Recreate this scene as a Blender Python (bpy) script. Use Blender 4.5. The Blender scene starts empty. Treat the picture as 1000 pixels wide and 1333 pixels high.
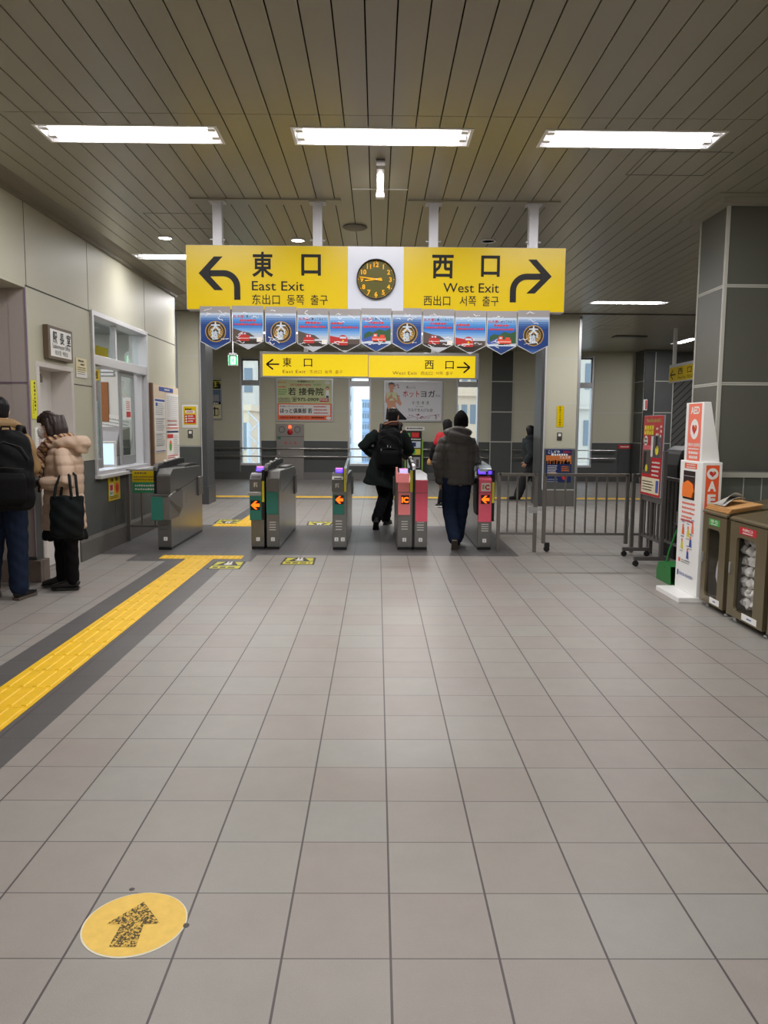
import bpy, bmesh, math, random
import numpy as np
from mathutils import Vector, Matrix, Quaternion
random.seed(7)
C = bpy.context.scene.collection
PI = math.pi

# ------------------------------------------------------------------ camera
H_CAM = 1.456
pt, yw, rl = 0.11033314, 0.00922996, -0.00717426
cp, sp, cy, sy, cr, sr = math.cos(pt), math.sin(pt), math.cos(yw), math.sin(yw), math.cos(rl), math.sin(rl)
fwd = Vector((sy*cp, cy*cp, -sp)); rgt = Vector((cy, -sy, 0)); dwn = fwd.cross(rgt)
r2 = rgt*cr + dwn*sr; d2 = dwn*cr - rgt*sr
cd = bpy.data.cameras.new('camera'); cam = bpy.data.objects.new('camera', cd); C.objects.link(cam)
cd.sensor_fit = 'HORIZONTAL'; cd.sensor_width = 36.0; cd.lens = 36.0*1007.5/1000.0
cd.clip_start = 0.05; cd.clip_end = 500
cam.matrix_world = Matrix(((r2.x, -d2.x, -fwd.x, 0), (r2.y, -d2.y, -fwd.y, 0), (r2.z, -d2.z, -fwd.z, H_CAM), (0, 0, 0, 1)))
sc = bpy.context.scene
sc.camera = cam

# ------------------------------------------------------------------ world, exposure, lamp powers
LAMP_W = 39.0        # each fluorescent ceiling light
REAR_LAMPS = 0.6     # the added, unseen rows overhead and behind the viewpoint
FAR_LAMPS = 1.5      # the rows beyond the gates, the added hidden lamps among them
OFFICE_W = 60.0
EXPOSURE = 0.0
sc.view_settings.view_transform = 'Standard'
sc.view_settings.look = 'None'
sc.view_settings.gamma = 1.0
sc.view_settings.use_curve_mapping = False
sc.view_settings.exposure = EXPOSURE
w = bpy.data.worlds.new('overcast'); sc.world = w; w.use_nodes = True
bg = w.node_tree.nodes['Background']
bg.inputs[0].default_value = (0.86, 0.93, 1.0, 1); bg.inputs[1].default_value = 2.3

# ------------------------------------------------------------------ materials
def S(*c):
    o = []
    for v in c:
        v = v/255.0
        o.append(v/12.92 if v <= 0.04045 else ((v+0.055)/1.055)**2.4)
    return tuple(o)
def new_mat(name):
    m = bpy.data.materials.new(name); m.use_nodes = True
    return m, m.node_tree.nodes, m.node_tree.links, m.node_tree.nodes['Principled BSDF']
def mat(name, col, rough=0.5, metal=0.0, spec=0.5, noise=0.0, nscale=8.0, bump=0.0, bscale=60.0, emit=None, estr=0.0, stretch=None):
    m, N, L, P = new_mat(name)
    P.inputs['Base Color'].default_value = (*col[:3], 1)
    P.inputs['Roughness'].default_value = rough
    P.inputs['Metallic'].default_value = metal
    P.inputs['Specular IOR Level'].default_value = spec
    if noise or bump:
        tc = N.new('ShaderNodeTexCoord'); mp = N.new('ShaderNodeMapping')
        L.new(tc.outputs['Object'], mp.inputs['Vector'])
        if stretch: mp.inputs['Scale'].default_value = stretch
    if noise:
        n = N.new('ShaderNodeTexNoise'); n.inputs['Scale'].default_value = nscale; n.inputs['Detail'].default_value = 4
        L.new(mp.outputs[0], n.inputs['Vector'])
        r = N.new('ShaderNodeMapRange'); r.inputs['From Min'].default_value = 0.25; r.inputs['From Max'].default_value = 0.75
        r.inputs['To Min'].default_value = 1-noise; r.inputs['To Max'].default_value = 1+noise
        L.new(n.outputs['Fac'], r.inputs['Value'])
        mx = N.new('ShaderNodeMix'); mx.data_type = 'RGBA'; mx.blend_type = 'MULTIPLY'; mx.inputs[0].default_value = 1
        mx.inputs[6].default_value = (*col[:3], 1)
        L.new(r.outputs[0], mx.inputs[7]); L.new(mx.outputs[2], P.inputs['Base Color'])
    if bump:
        n2 = N.new('ShaderNodeTexNoise'); n2.inputs['Scale'].default_value = bscale; n2.inputs['Detail'].default_value = 3
        L.new(mp.outputs[0], n2.inputs['Vector'])
        b = N.new('ShaderNodeBump'); b.inputs['Strength'].default_value = bump; b.inputs['Distance'].default_value = 0.01
        L.new(n2.outputs['Fac'], b.inputs['Height']); L.new(b.outputs[0], P.inputs['Normal'])
    if emit is not None:
        P.inputs['Emission Color'].default_value = (*emit[:3], 1); P.inputs['Emission Strength'].default_value = estr
    return m
def glass_mat(name, tint=(0.9, 0.95, 0.95), gloss=1.0):
    m, N, L, P = new_mat(name)
    N.remove(P)
    out = N['Material Output']
    t = N.new('ShaderNodeBsdfTransparent'); t.inputs[0].default_value = (*tint, 1)
    g = N.new('ShaderNodeBsdfGlossy'); g.inputs['Roughness'].default_value = 0.02; g.inputs[0].default_value = (gloss, gloss, gloss, 1)
    lw = N.new('ShaderNodeLayerWeight'); lw.inputs[0].default_value = 0.5
    pw = N.new('ShaderNodeMath'); pw.operation = 'POWER'; pw.inputs[1].default_value = 5.0; L.new(lw.outputs['Facing'], pw.inputs[0])
    f = N.new('ShaderNodeMath'); f.operation = 'MULTIPLY_ADD'; f.inputs[1].default_value = 0.8; f.inputs[2].default_value = 0.04; L.new(pw.outputs[0], f.inputs[0])
    x = N.new('ShaderNodeMixShader')
    L.new(f.outputs[0], x.inputs[0]); L.new(t.outputs[0], x.inputs[1]); L.new(g.outputs[0], x.inputs[2]); L.new(x.outputs[0], out.inputs[0])
    return m

M = {}
M['cream'] = mat('cream_panel', S(188, 186, 166), 0.5, spec=0.4, noise=0.02, nscale=1.2)
M['taupe'] = mat('taupe_panel', S(170, 160, 155), 0.5, noise=0.02, nscale=1.5)
M['darkpanel'] = mat('charcoal_panel', S(82, 85, 84), 0.5, spec=0.35, noise=0.05, nscale=3)
M['colpanel'] = mat('pillar_panel', S(92, 93, 86), 0.42, noise=0.05, nscale=2)
M['base'] = mat('baseboard_grey', S(100, 97, 92), 0.5, noise=0.05)
M['seam'] = mat('dark_seam', S(70, 68, 62), 0.8)
M['whiteseam'] = mat('light_joint', S(190, 190, 182), 0.5)
M['ceil'] = mat('ceiling_slat', S(150, 146, 130), 0.33, spec=0.75, noise=0.03, nscale=1.5)
M['ceilgap'] = mat('ceiling_gap', S(40, 38, 32), 0.9)
M['alu'] = mat('aluminium', S(178, 180, 182), 0.35, metal=0.6, spec=0.5)
M['alulight'] = mat('light_aluminium', S(205, 205, 208), 0.4, metal=0.3)
M['steel'] = mat('brushed_steel', S(136, 136, 136), 0.28, metal=0.9, noise=0.05, nscale=30, stretch=(1, 1, 8))
M['steelside'] = mat('polished_steel_side', S(168, 164, 158), 0.2, metal=0.95, noise=0.03, nscale=4)
M['steeldark'] = mat('dark_steel', S(112, 108, 104), 0.35, metal=0.8)
M['rail'] = mat('rail_steel', S(176, 174, 170), 0.25, metal=0.9)
M['fence'] = mat('fence_steel', S(132, 128, 124), 0.38, metal=0.75, noise=0.05)
M['black'] = mat('black_plastic', S(22, 22, 23), 0.35)
M['matteblack'] = mat('matte_black', S(18, 18, 19), 0.5, spec=0.25)
M['rubber'] = mat('black_rubber', S(26, 25, 24), 0.7)
M['white'] = mat('white_paint', S(238, 238, 236), 0.35)
M['offwhite'] = mat('off_white', S(225, 222, 214), 0.5)
M['paper'] = mat('paper', S(226, 224, 220), 0.7)
M['yellow'] = mat('sign_yellow', S(214, 184, 0), 0.3, spec=0.32)
M['signwhite'] = mat('sign_white', S(202, 206, 218), 0.25, spec=0.6)
M['ink'] = mat('sign_black', S(28, 26, 28), 0.5, spec=0.2)
M['greyink'] = mat('sign_grey_ink', S(120, 100, 40), 0.5)
M['red'] = mat('print_red', S(196, 40, 38), 0.5)
M['orange'] = mat('print_orange', S(232, 96, 46), 0.45)
M['green'] = mat('print_green', S(70, 160, 70), 0.5)
M['blue'] = mat('print_blue', S(56, 80, 160), 0.5)
M['lampwhite'] = mat('lamp_reflector', S(240, 240, 242), 0.4)
M['tube'] = mat('fluorescent_tube', (1, 1, 1), 0.4, emit=(1.0, 0.97, 0.99), estr=9)
M['glass'] = glass_mat('window_glass')
M['glassdim'] = glass_mat('bin_window_plastic', (0.9, 0.91, 0.91), 0.8)

# ------------------------------------------------------------------ mesh helpers
class MB:
    """Collects faces in world (or local) coordinates and links them as one mesh object."""
    def __init__(s, xf=None):
        s.v = []; s.f = []; s.mi = []; s.mats = []; s.sm = []; s.xf = xf
    def idx(s, m):
        if isinstance(m, str): m = M[m]
        if m not in s.mats: s.mats.append(m)
        return s.mats.index(m)
    def add(s, verts, faces, m, smooth=False):
        k = len(s.v); i = s.idx(m)
        if s.xf is not None: verts = [s.xf @ Vector(p) for p in verts]
        s.v += [tuple(p) for p in verts]
        for f in faces:
            s.f.append([k+a for a in f]); s.mi.append(i); s.sm.append(smooth)
        return s
    def box(s, x0, x1, y0, y1, z0, z1, m):
        if x0 > x1: x0, x1 = x1, x0
        if y0 > y1: y0, y1 = y1, y0
        if z0 > z1: z0, z1 = z1, z0
        v = [(x0,y0,z0),(x1,y0,z0),(x1,y1,z0),(x0,y1,z0),(x0,y0,z1),(x1,y0,z1),(x1,y1,z1),(x0,y1,z1)]
        return s.add(v, [(0,3,2,1),(4,5,6,7),(0,1,5,4),(1,2,6,5),(2,3,7,6),(3,0,4,7)], m)
    def prism(s, poly, axis, a, b, m, smooth=False):
        """poly in the two other axes (order x,y,z without axis), extruded along axis from a to b."""
        n = len(poly)
        def P(u, v, t):
            return {'x': (t, u, v), 'y': (u, t, v), 'z': (u, v, t)}[axis]
        vs = [P(u, v, a) for u, v in poly] + [P(u, v, b) for u, v in poly]
        fs = [list(range(n))[::-1], list(range(n, 2*n))] + [(i, (i+1) % n, n+(i+1) % n, n+i) for i in range(n)]
        area = sum(poly[i][0]*poly[(i+1) % n][1]-poly[(i+1) % n][0]*poly[i][1] for i in range(n))
        flip = (area < 0) != (axis == 'y')
        if (b < a): flip = not flip
        if flip: fs = [list(f)[::-1] for f in fs]
        return s.add(vs, fs, m, smooth)
    def tube(s, pts, r, m, seg=10, cap=True):
        pts = [Vector(p) for p in pts]; n = len(pts)
        rs = r if isinstance(r, (list, tuple)) else [r]*n
        vs = []; up = None
        for i, p in enumerate(pts):
            t = (pts[min(i+1, n-1)]-pts[max(i-1, 0)]).normalized()
            if up is None:
                a = Vector((0, 0, 1)) if abs(t.z) < 0.9 else Vector((1, 0, 0))
                up = (a - t*a.dot(t)).normalized()
            else:
                up = (up - t*up.dot(t)).normalized()
            q = t.cross(up)
            for k in range(seg):
                an = 2*PI*k/seg
                vs.append(p + (up*math.cos(an) + q*math.sin(an))*rs[i])
        fs = []
        for i in range(n-1):
            for k in range(seg):
                a = i*seg+k; b = i*seg+(k+1) % seg
                fs.append((a, b, b+seg, a+seg))
        s.add(vs, fs, m, True)
        if cap:
            s.add(vs[:seg], [list(range(seg))[::-1]], m); s.add(vs[-seg:], [list(range(seg))], m)
        return s
    def lathe(s, c, prof, m, seg=24, axis='z'):
        vs = []; n = len(prof)
        for (r, h) in prof:
            for k in range(seg):
                a = 2*PI*k/seg
                if axis == 'z': vs.append((c[0]+r*math.cos(a), c[1]+r*math.sin(a), c[2]+h))
                elif axis == 'y': vs.append((c[0]+r*math.cos(a), c[1]+h, c[2]-r*math.sin(a)))
                else: vs.append((c[0]+h, c[1]+r*math.cos(a), c[2]+r*math.sin(a)))
        fs = []
        for i in range(n-1):
            for k in range(seg):
                a = i*seg+k; b = i*seg+(k+1) % seg
                fs.append((a, b, b+seg, a+seg))
        s.add(vs, fs, m, True)
        if prof[0][0] > 1e-5: s.add(vs[:seg], [list(range(seg))[::-1]], m)
        if prof[-1][0] > 1e-5: s.add(vs[-seg:], [list(range(seg))], m)
        return s
    def ball(s, c, rx, ry, rz, m, seg=16, rings=10):
        vs = []; fs = []
        for i in range(rings+1):
            t = PI*i/rings
            for k in range(seg):
                a = 2*PI*k/seg
                vs.append((c[0]+rx*math.sin(t)*math.cos(a), c[1]+ry*math.sin(t)*math.sin(a), c[2]-rz*math.cos(t)))
        for i in range(rings):
            for k in range(seg):
                a = i*seg+k; b = i*seg+(k+1) % seg
                fs.append((a, b, b+seg, a+seg))
        return s.add(vs, fs, m, True)
    def build(s, name, parent=None, bevel=0.0, local=False, origin=None):
        me = bpy.data.meshes.new(name)
        V = [Vector(p) for p in s.v]
        if parent is not None and not local:
            inv = parent['_inv'] if False else world_of(parent).inverted()
            V = [inv @ p for p in V]
        off = Vector((0, 0, 0))
        if parent is None:
            if origin is not None: off = Vector(origin)
            elif V:
                xs = [p.x for p in V]; ys = [p.y for p in V]; zs = [p.z for p in V]
                off = Vector(((min(xs)+max(xs))/2, (min(ys)+max(ys))/2, min(zs)))
            V = [p-off for p in V]
        me.from_pydata(V, [], s.f)
        for m in s.mats: me.materials.append(m)
        me.polygons.foreach_set('material_index', s.mi)
        me.polygons.foreach_set('use_smooth', s.sm)
        me.update()
        o = bpy.data.objects.new(name, me); C.objects.link(o)
        o.location = off
        if parent is not None: o.parent = parent
        if bevel:
            b = o.modifiers.new('edge', 'BEVEL'); b.width = bevel; b.segments = 2; b.limit_method = 'ANGLE'; b.angle_limit = math.radians(40)
        return o
def world_of(o):
    m = Matrix.LocRotScale(o.location, o.rotation_euler, None)
    return (world_of(o.parent) @ m) if o.parent else m
def tag(o, label=None, cat=None, group=None, kind=None):
    if label: o['label'] = label
    if cat: o['category'] = cat
    if group: o['group'] = group
    if kind: o['kind'] = kind
    return o
def thing(name, label, cat, loc=(0, 0, 0), rotz=0.0, group=None):
    o = bpy.data.objects.new(name, None); C.objects.link(o)
    o.empty_display_size = 0.1; o.location = loc; o.rotation_euler = (0, 0, rotz)
    return tag(o, label, cat, group)
def struct(name, mb, bevel=0.0):
    return tag(mb.build(name, None, bevel), kind='structure')
def dup(root, loc, label):
    r = root.copy(); C.objects.link(r); r.location = loc; r['label'] = label
    for ch in list(root.children):
        c = ch.copy(); C.objects.link(c); c.parent = r
        for g in list(ch.children):
            d = g.copy(); C.objects.link(d); d.parent = c
    return r

_txt = {}
def text_mesh(s, bold):
    k = (s, bold)
    if k not in _txt:
        c = bpy.data.curves.new('lettering', 'FONT'); c.body = s; c.size = 1.0; c.offset = bold; c.resolution_u = 3
        o = bpy.data.objects.new('lettering', c)
        me = o.to_mesh()
        V = np.array([v.co[:] for v in me.vertices], float).reshape(-1, 3)
        F = [list(p.vertices) for p in me.polygons]
        o.to_mesh_clear(); bpy.data.objects.remove(o); bpy.data.curves.remove(c)
        _txt[k] = (V, F)
    return _txt[k]
class PL(MB):
    """Printed matter on a plane: origin o, right vector u, up vector v (metres)."""
    def __init__(s, o, u=(1, 0, 0), v=(0, 0, 1)):
        super().__init__()
        s.o = Vector(o); s.u = Vector(u).normalized(); s.w = Vector(v).normalized(); s.n = s.u.cross(s.w)
    def P(s, a, b, l): return s.o + s.u*a + s.w*b + s.n*l
    def poly(s, pts, m, l=0.001):
        ar = sum(pts[i][0]*pts[(i+1) % len(pts)][1]-pts[(i+1) % len(pts)][0]*pts[i][1] for i in range(len(pts)))
        if ar < 0: pts = pts[::-1]
        return s.add([s.P(a, b, l) for a, b in pts], [list(range(len(pts)))], m)
    def rect(s, a0, b0, a1, b1, m, l=0.001):
        return s.poly([(a0, b0), (a1, b0), (a1, b1), (a0, b1)], m, l)
    def slab(s, a0, b0, a1, b1, d, m, l=0.0):
        q = [(a0, b0), (a1, b0), (a1, b1), (a0, b1)]
        vs = [s.P(a, b, l) for a, b in q] + [s.P(a, b, l+d) for a, b in q]
        return s.add(vs, [(3,2,1,0),(4,5,6,7),(0,1,5,4),(1,2,6,5),(2,3,7,6),(3,0,4,7)], m)
    def slabpoly(s, pts, d, m, l=0.0):
        ar = sum(pts[i][0]*pts[(i+1) % len(pts)][1]-pts[(i+1) % len(pts)][0]*pts[i][1] for i in range(len(pts)))
        if ar < 0: pts = pts[::-1]
        n = len(pts)
        vs = [s.P(a, b, l) for a, b in pts] + [s.P(a, b, l+d) for a, b in pts]
        return s.add(vs, [list(range(n))[::-1], list(range(n, 2*n))]+[(i, (i+1) % n, n+(i+1) % n, n+i) for i in range(n)], m)
    def disc(s, a, b, r, m, l=0.001, seg=32, rb=None, d=0.0):
        rb = rb or r
        pts = [(a+r*math.cos(2*PI*k/seg), b+rb*math.sin(2*PI*k/seg)) for k in range(seg)]
        return s.slabpoly(pts, d, m, l-d) if d else s.poly(pts, m, l)
    def ring(s, a, b, r0, r1, m, l=0.001, seg=32):
        vs = [s.P(a+r0*math.cos(2*PI*k/seg), b+r0*math.sin(2*PI*k/seg), l) for k in range(seg)] + \
             [s.P(a+r1*math.cos(2*PI*k/seg), b+r1*math.sin(2*PI*k/seg), l) for k in range(seg)]
        return s.add(vs, [(k, seg+k, seg+(k+1) % seg, (k+1) % seg) for k in range(seg)], m)
    def line(s, pts, wd, m, l=0.001):
        for (a, b), (c, d) in zip(pts, pts[1:]):
            t = Vector((c-a, d-b)); t.normalize(); q = Vector((-t.y, t.x))*wd/2
            s.poly([(a+q.x, b+q.y), (a-q.x, b-q.y), (c-q.x, d-q.y), (c+q.x, d+q.y)], m, l)
        return s
    def text(s, t, a, b, h, m, bold=0.0, al='C', wd=None, l=0.002, rot=0.0):
        """a,b: anchor (left/centre/right, baseline); h: em height; wd: forces the width."""
        V, F = text_mesh(t, bold)
        if len(V) == 0: return s
        x0, x1 = V[:, 0].min(), V[:, 0].max()
        kx = h if wd is None else wd/max(x1-x0, 1e-6)
        W = (x1-x0)*kx
        st = {'L': 0, 'C': -W/2, 'R': -W}[al]
        cr_, sr_ = math.cos(rot), math.sin(rot)
        vs = []
        for p in V:
            x = (p[0]-x0)*kx+st; y = p[1]*h
            vs.append(s.P(a+x*cr_-y*sr_, b+x*sr_+y*cr_, l))
        return s.add(vs, F, m)
    def vtext(s, t, a, b, h, m, bold=0.0, l=0.002, step=1.08):
        for i, ch in enumerate(t):
            s.text(ch, a, b-i*h*step-h*0.85, h, m, bold, 'C', None, l)
        return s
    def lines(s, a0, b0, a1, n, pitch, th, m, l=0.002, seed=0, gaps=True):
        """Rows of small print, too small to read."""
        R = random.Random(seed)
        for i in range(n):
            y = b0-i*pitch; x = a0; e = a1-(R.random()*0.25*(a1-a0) if gaps else 0)
            while x < e:
                wd = min(th*(0.6+R.random()*0.6), e-x)
                s.rect(x, y, x+wd, y+th*(0.75+0.25*R.random()), m, l); x += wd+th*0.3
        return s
# ================================================================== FLOOR
def floor_material():
    m, N, L, P = new_mat('floor_tiles')
    def math_(op, a, b=None, c=None):
        n = N.new('ShaderNodeMath'); n.operation = op
        for i, x in enumerate((a, b, c)):
            if x is None: continue
            if isinstance(x, (int, float)): n.inputs[i].default_value = x
            else: L.new(x, n.inputs[i])
        return n.outputs[0]
    geo = N.new('ShaderNodeNewGeometry'); sep = N.new('ShaderNodeSeparateXYZ'); L.new(geo.outputs['Position'], sep.inputs[0])
    X, Y = sep.outputs[0], sep.outputs[1]
    gx = math_('DIVIDE', math_('SUBTRACT', X, 0.0455), 0.3); gy = math_('DIVIDE', math_('SUBTRACT', Y, 0.18075), 0.3)
    fx = math_('FRACT', gx); fy = math_('FRACT', gy)
    dx = math_('MULTIPLY', math_('MINIMUM', fx, math_('SUBTRACT', 1.0, fx)), 0.3)
    dy = math_('MULTIPLY', math_('MINIMUM', fy, math_('SUBTRACT', 1.0, fy)), 0.3)
    lx = math_('LESS_THAN', dx, 0.0034); ly = math_('LESS_THAN', dy, 0.0024)
    cid = N.new('ShaderNodeCombineXYZ'); L.new(math_('FLOOR', gx), cid.inputs[0]); L.new(math_('FLOOR', gy), cid.inputs[1])
    wn = N.new('ShaderNodeTexWhiteNoise'); wn.noise_dimensions = '2D'; L.new(cid.outputs[0], wn.inputs['Vector'])
    def box(x0, x1, y0, y1):
        a = math_('MULTIPLY', math_('GREATER_THAN', X, x0), math_('LESS_THAN', X, x1))
        b = math_('MULTIPLY', math_('GREATER_THAN', Y, y0), math_('LESS_THAN', Y, y1))
        return math_('MULTIPLY', a, b)
    # dark granite: band under the gates, borders of the tactile path
    zone = box(-3.2, 1.62, 8.65, 11.3)
    for q in ((-2.27, -1.59, -8, 8.7), (-2.27, -1.59, 11.2, 15.6), (-2.7, -1.35, 8.22, 8.7), (-6, 9.5, 15.35, 15.6)):
        zone = math_('MAXIMUM', zone, box(*q))
    far = math_('MULTIPLY', math_('GREATER_THAN', Y, 16.1), 0.45)
    zone = math_('MAXIMUM', zone, far)
    n1 = N.new('ShaderNodeTexNoise'); n1.inputs['Scale'].default_value = 5; n1.inputs['Detail'].default_value = 6; n1.inputs['Roughness'].default_value = 0.7
    n2 = N.new('ShaderNodeTexNoise'); n2.inputs['Scale'].default_value = 240; n2.inputs['Detail'].default_value = 2
    L.new(geo.outputs['Position'], n1.inputs['Vector']); L.new(geo.outputs['Position'], n2.inputs['Vector'])
    v = math_('ADD', math_('MULTIPLY', wn.outputs['Value'], 0.10), 0.95-0.05)
    v = math_('ADD', v, math_('MULTIPLY', math_('SUBTRACT', n1.outputs['Fac'], 0.5), 0.22))
    v = math_('ADD', v, math_('MULTIPLY', math_('SUBTRACT', n2.outputs['Fac'], 0.5), 0.22))
    ramp = N.new('ShaderNodeMix'); ramp.data_type = 'RGBA'; L.new(zone, ramp.inputs[0])
    tint = N.new('ShaderNodeMix'); tint.data_type = 'RGBA'; L.new(wn.outputs['Value'], tint.inputs[0])
    tint.inputs[6].default_value = (*S(156, 148, 142), 1); tint.inputs[7].default_value = (*S(150, 148, 142), 1)
    L.new(tint.outputs[2], ramp.inputs[6]); ramp.inputs[7].default_value = (*S(94, 92, 92), 1)
    mul = N.new('ShaderNodeMix'); mul.data_type = 'RGBA'; mul.blend_type = 'MULTIPLY'; mul.inputs[0].default_value = 1
    L.new(ramp.outputs[2], mul.inputs[6]); L.new(v, mul.inputs[7])
    gr = N.new('ShaderNodeMix'); gr.data_type = 'RGBA'
    L.new(math_('MAXIMUM', math_('MULTIPLY', lx, 0.92), math_('MULTIPLY', ly, 0.75)), gr.inputs[0])
    L.new(mul.outputs[2], gr.inputs[6]); gr.inputs[7].default_value = (*S(64, 56, 58), 1)
    L.new(gr.outputs[2], P.inputs['Base Color'])
    P.inputs['Roughness'].default_value = 0.42; P.inputs['Specular IOR Level'].default_value = 0.4
    b = N.new('ShaderNodeBump'); b.inputs['Strength'].default_value = 0.25; b.inputs['Distance'].default_value = 0.004
    L.new(math_('SUBTRACT', math_('MULTIPLY', n2.outputs['Fac'], 0.3), math_('MAXIMUM', lx, ly)), b.inputs['Height'])
    L.new(b.outputs[0], P.inputs['Normal'])
    return m
M['floor'] = floor_material()
f = MB(); f.box(-6.2, 9.7, -4.2, 21.2, -0.2, 0, 'floor'); struct('floor', f)

# ================================================================== CEILING
CZ = 3.47
FIX = []      # (x0,x1,y0,y1) openings for the recessed fluorescent lamps
for cx in (-1.73, 0.02, 1.76): FIX.append((cx-0.622, cx+0.622, 5.51, 5.84))
for cx in (-1.73, 0.02, 1.76): FIX.append((cx-0.622, cx+0.622, 1.5, 1.83))  # added row, out of view, to light the near floor
for cx in (-1.73, 0.02, 1.76): FIX.append((cx-0.622, cx+0.622, -2.5, -2.17))  # second added row behind the viewpoint, for the same near floor
for cx in (-2.345, 0.55): FIX.append((cx-0.592, cx+0.592, 9.5, 9.78))
for cx in (-2.42, 4.05): FIX.append((cx-0.625, cx+0.625, 12.64, 12.90))
FIX.append((7.0, 7.26, 17.6, 18.85))
FIX.append((-0.2, 1.05, 12.64, 12.90))  # added lamp, placed out of sight to brighten the area past the gates
for cx in (-2.0, 0.9): FIX.append((cx-0.62, cx+0.62, 17.1, 17.4))  # added pair, hidden by the signs, lifting the dark far concourse
def subtract(rects, h):
    out = []
    for (a, b, c, d) in rects:
        x0, x1, y0, y1 = max(a, h[0]), min(b, h[1]), max(c, h[2]), min(d, h[3])
        if x0 >= x1 or y0 >= y1: out.append((a, b, c, d)); continue
        if a < x0: out.append((a, x0, c, d))
        if x1 < b: out.append((x1, b, c, d))
        if c < y0: out.append((x0, x1, c, y0))
        if y1 < d: out.append((x0, x1, y1, d))
    return out
cm = MB()
pitch, gap = 0.1605, 0.008
segs = [(-4.2, 0.44), (0.446, 5.30), (5.306, 10.14), (10.146, 14.0), (14.03, 17.5), (17.506, 21.0)]
k0 = int(math.floor((-6.1+0.074)/pitch))
x = -0.074 + k0*pitch
while x < 9.6:
    for (y0, y1) in segs:
        if y1 < 7.7 and (x < -3.1 or x > 4.4): continue
        if y1 < 11 and x < -3.1: continue
        rs = [(x+gap/2, x+pitch-gap/2, y0, y1)]
        for h in FIX: rs = subtract(rs, h)
        for (a, b, c, d) in rs: cm.box(a, b, c, d, CZ, CZ+0.012, 'ceil')
    x += pitch
cm.box(-6.2, 9.7, -4.2, 21.2, CZ+0.13, CZ+0.3, 'ceilgap')
struct('ceiling', cm)
t = MB(); t.box(-6, 9.5, 13.99, 14.035, CZ-0.02, CZ+0.1, 'base'); struct('trim_1', t)
# cornice along the left wall
t = MB(); t.prism([(-3.15, CZ-0.06), (-3.11, CZ-0.06), (-3.10, CZ-0.03), (-2.99, CZ-0.012), (-2.95, CZ), (-2.95, CZ+0.01), (-3.15, CZ+0.01)], 'y', -4.0, 12.26, mat('cornice', S(122, 116, 102), 0.5))
struct('trim_2', t)

# ================================================================== LEFT WALL (plane x = -3.15)
WX = -3.15
def wall_face(mb, y0, y1, z0, z1, m, d=0.16): mb.box(WX-d, WX, y0, y1, z0, z1, m)
lw = MB()
wall_face(lw, -4.0, 12.26, 2.69, CZ+0.13, 'cream')               # band over everything
wall_face(lw, -4.0, 4.6, 1.06, 2.69, 'cream'); wall_face(lw, -4.0, 4.6, 0, 1.06, 'darkpanel')
wall_face(lw, 7.11, 7.27, 1.06, 2.69, 'cream'); wall_face(lw, 7.11, 7.27, 0, 1.06, 'darkpanel')
wall_face(lw, 7.27, 8.11, 2.02, 2.69, 'cream')
wall_face(lw, 8.11, 8.68, 1.06, 2.69, 'cream'); wall_face(lw, 8.11, 8.68, 0, 1.06, 'darkpanel')
wall_face(lw, 8.68, 10.71, 0, 0.87, 'darkpanel')
wall_face(lw, 10.71, 12.26, 1.06, 2.69, 'cream'); wall_face(lw, 10.71, 12.26, 0, 1.06, 'darkpanel')
for y in (4.0, 7.13, 8.63, 10.69): lw.box(WX-0.002, WX+0.0015, y-0.004, y+0.004, 2.69, CZ-0.05, 'seam')
for (y0, y1) in ((7.11, 8.66), (10.72, 12.26)): lw.box(WX-0.002, WX+0.002, y0, y1, 2.675, 2.688, 'seam')
lw.box(WX-0.002, WX+0.002, 8.13, 8.66, 1.862, 1.872, 'seam')
lw.box(WX-0.002, WX+0.002, 8.13, 8.66, 1.052, 1.062, 'seam')
for y in (9.3, 10.0): lw.box(WX-0.002, WX+0.0015, y-0.003, y+0.003, 0.23, 0.87, 'seam')
lw.box(WX-0.01, WX+0.004, 12.235, 12.262, 0, CZ-0.05, 'alu')
struct('wall_left', lw)
# recess with its return wall facing the camera
rw = MB()
rw.box(-4.4, WX-0.16, 7.11, 7.26, 0.23, 2.69, 'taupe'); rw.box(-4.4, WX-0.16, 7.105, 7.26, 0, 1.04, 'taupe')
rw.box(WX-0.16, WX-0.004, 7.106, 7.112, 0.23, 2.69, 'taupe')
rw.box(-4.4, WX-0.002, 7.1, 7.106, 1.82, 1.832, mat('mauve_joint', S(120, 100, 120), 0.5))
rw.box(WX-0.012, WX+0.002, 7.098, 7.112, 0.23, 2.67, mat('corner_joint', S(140, 122, 140), 0.5))
rw.box(-4.4, WX-0.16, 4.6, 7.26, 2.66, 2.8, 'cream'); rw.box(WX-0.16, WX-0.001, 4.6, 7.11, 2.66, 2.69, 'cream')
rw.box(-4.55, -4.4, 4.5, 7.26, 0, 2.8, 'taupe'); rw.box(-4.4, WX-0.16, 4.45, 4.6, 0, 2.8, 'taupe')
struct('wall_recess', rw)
bb = MB()
brown = mat('stone_baseboard', S(112, 98, 90), 0.5, noise=0.1, nscale=12)
bb.box(-4.4, WX+0.06, 7.05, 7.104, 0, 0.2, brown); bb.box(WX, WX+0.06, 7.104, 7.25, 0, 0.2, brown)
struct('baseboard_recess', bb, 0.006)
bb = MB(); bb.prism([(WX, 0), (WX+0.03, 0), (WX+0.03, 0.2), (WX+0.015, 0.235), (WX, 0.235)], 'y', 8.13, 12.26, 'base'); struct('baseboard_left', bb)
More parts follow.
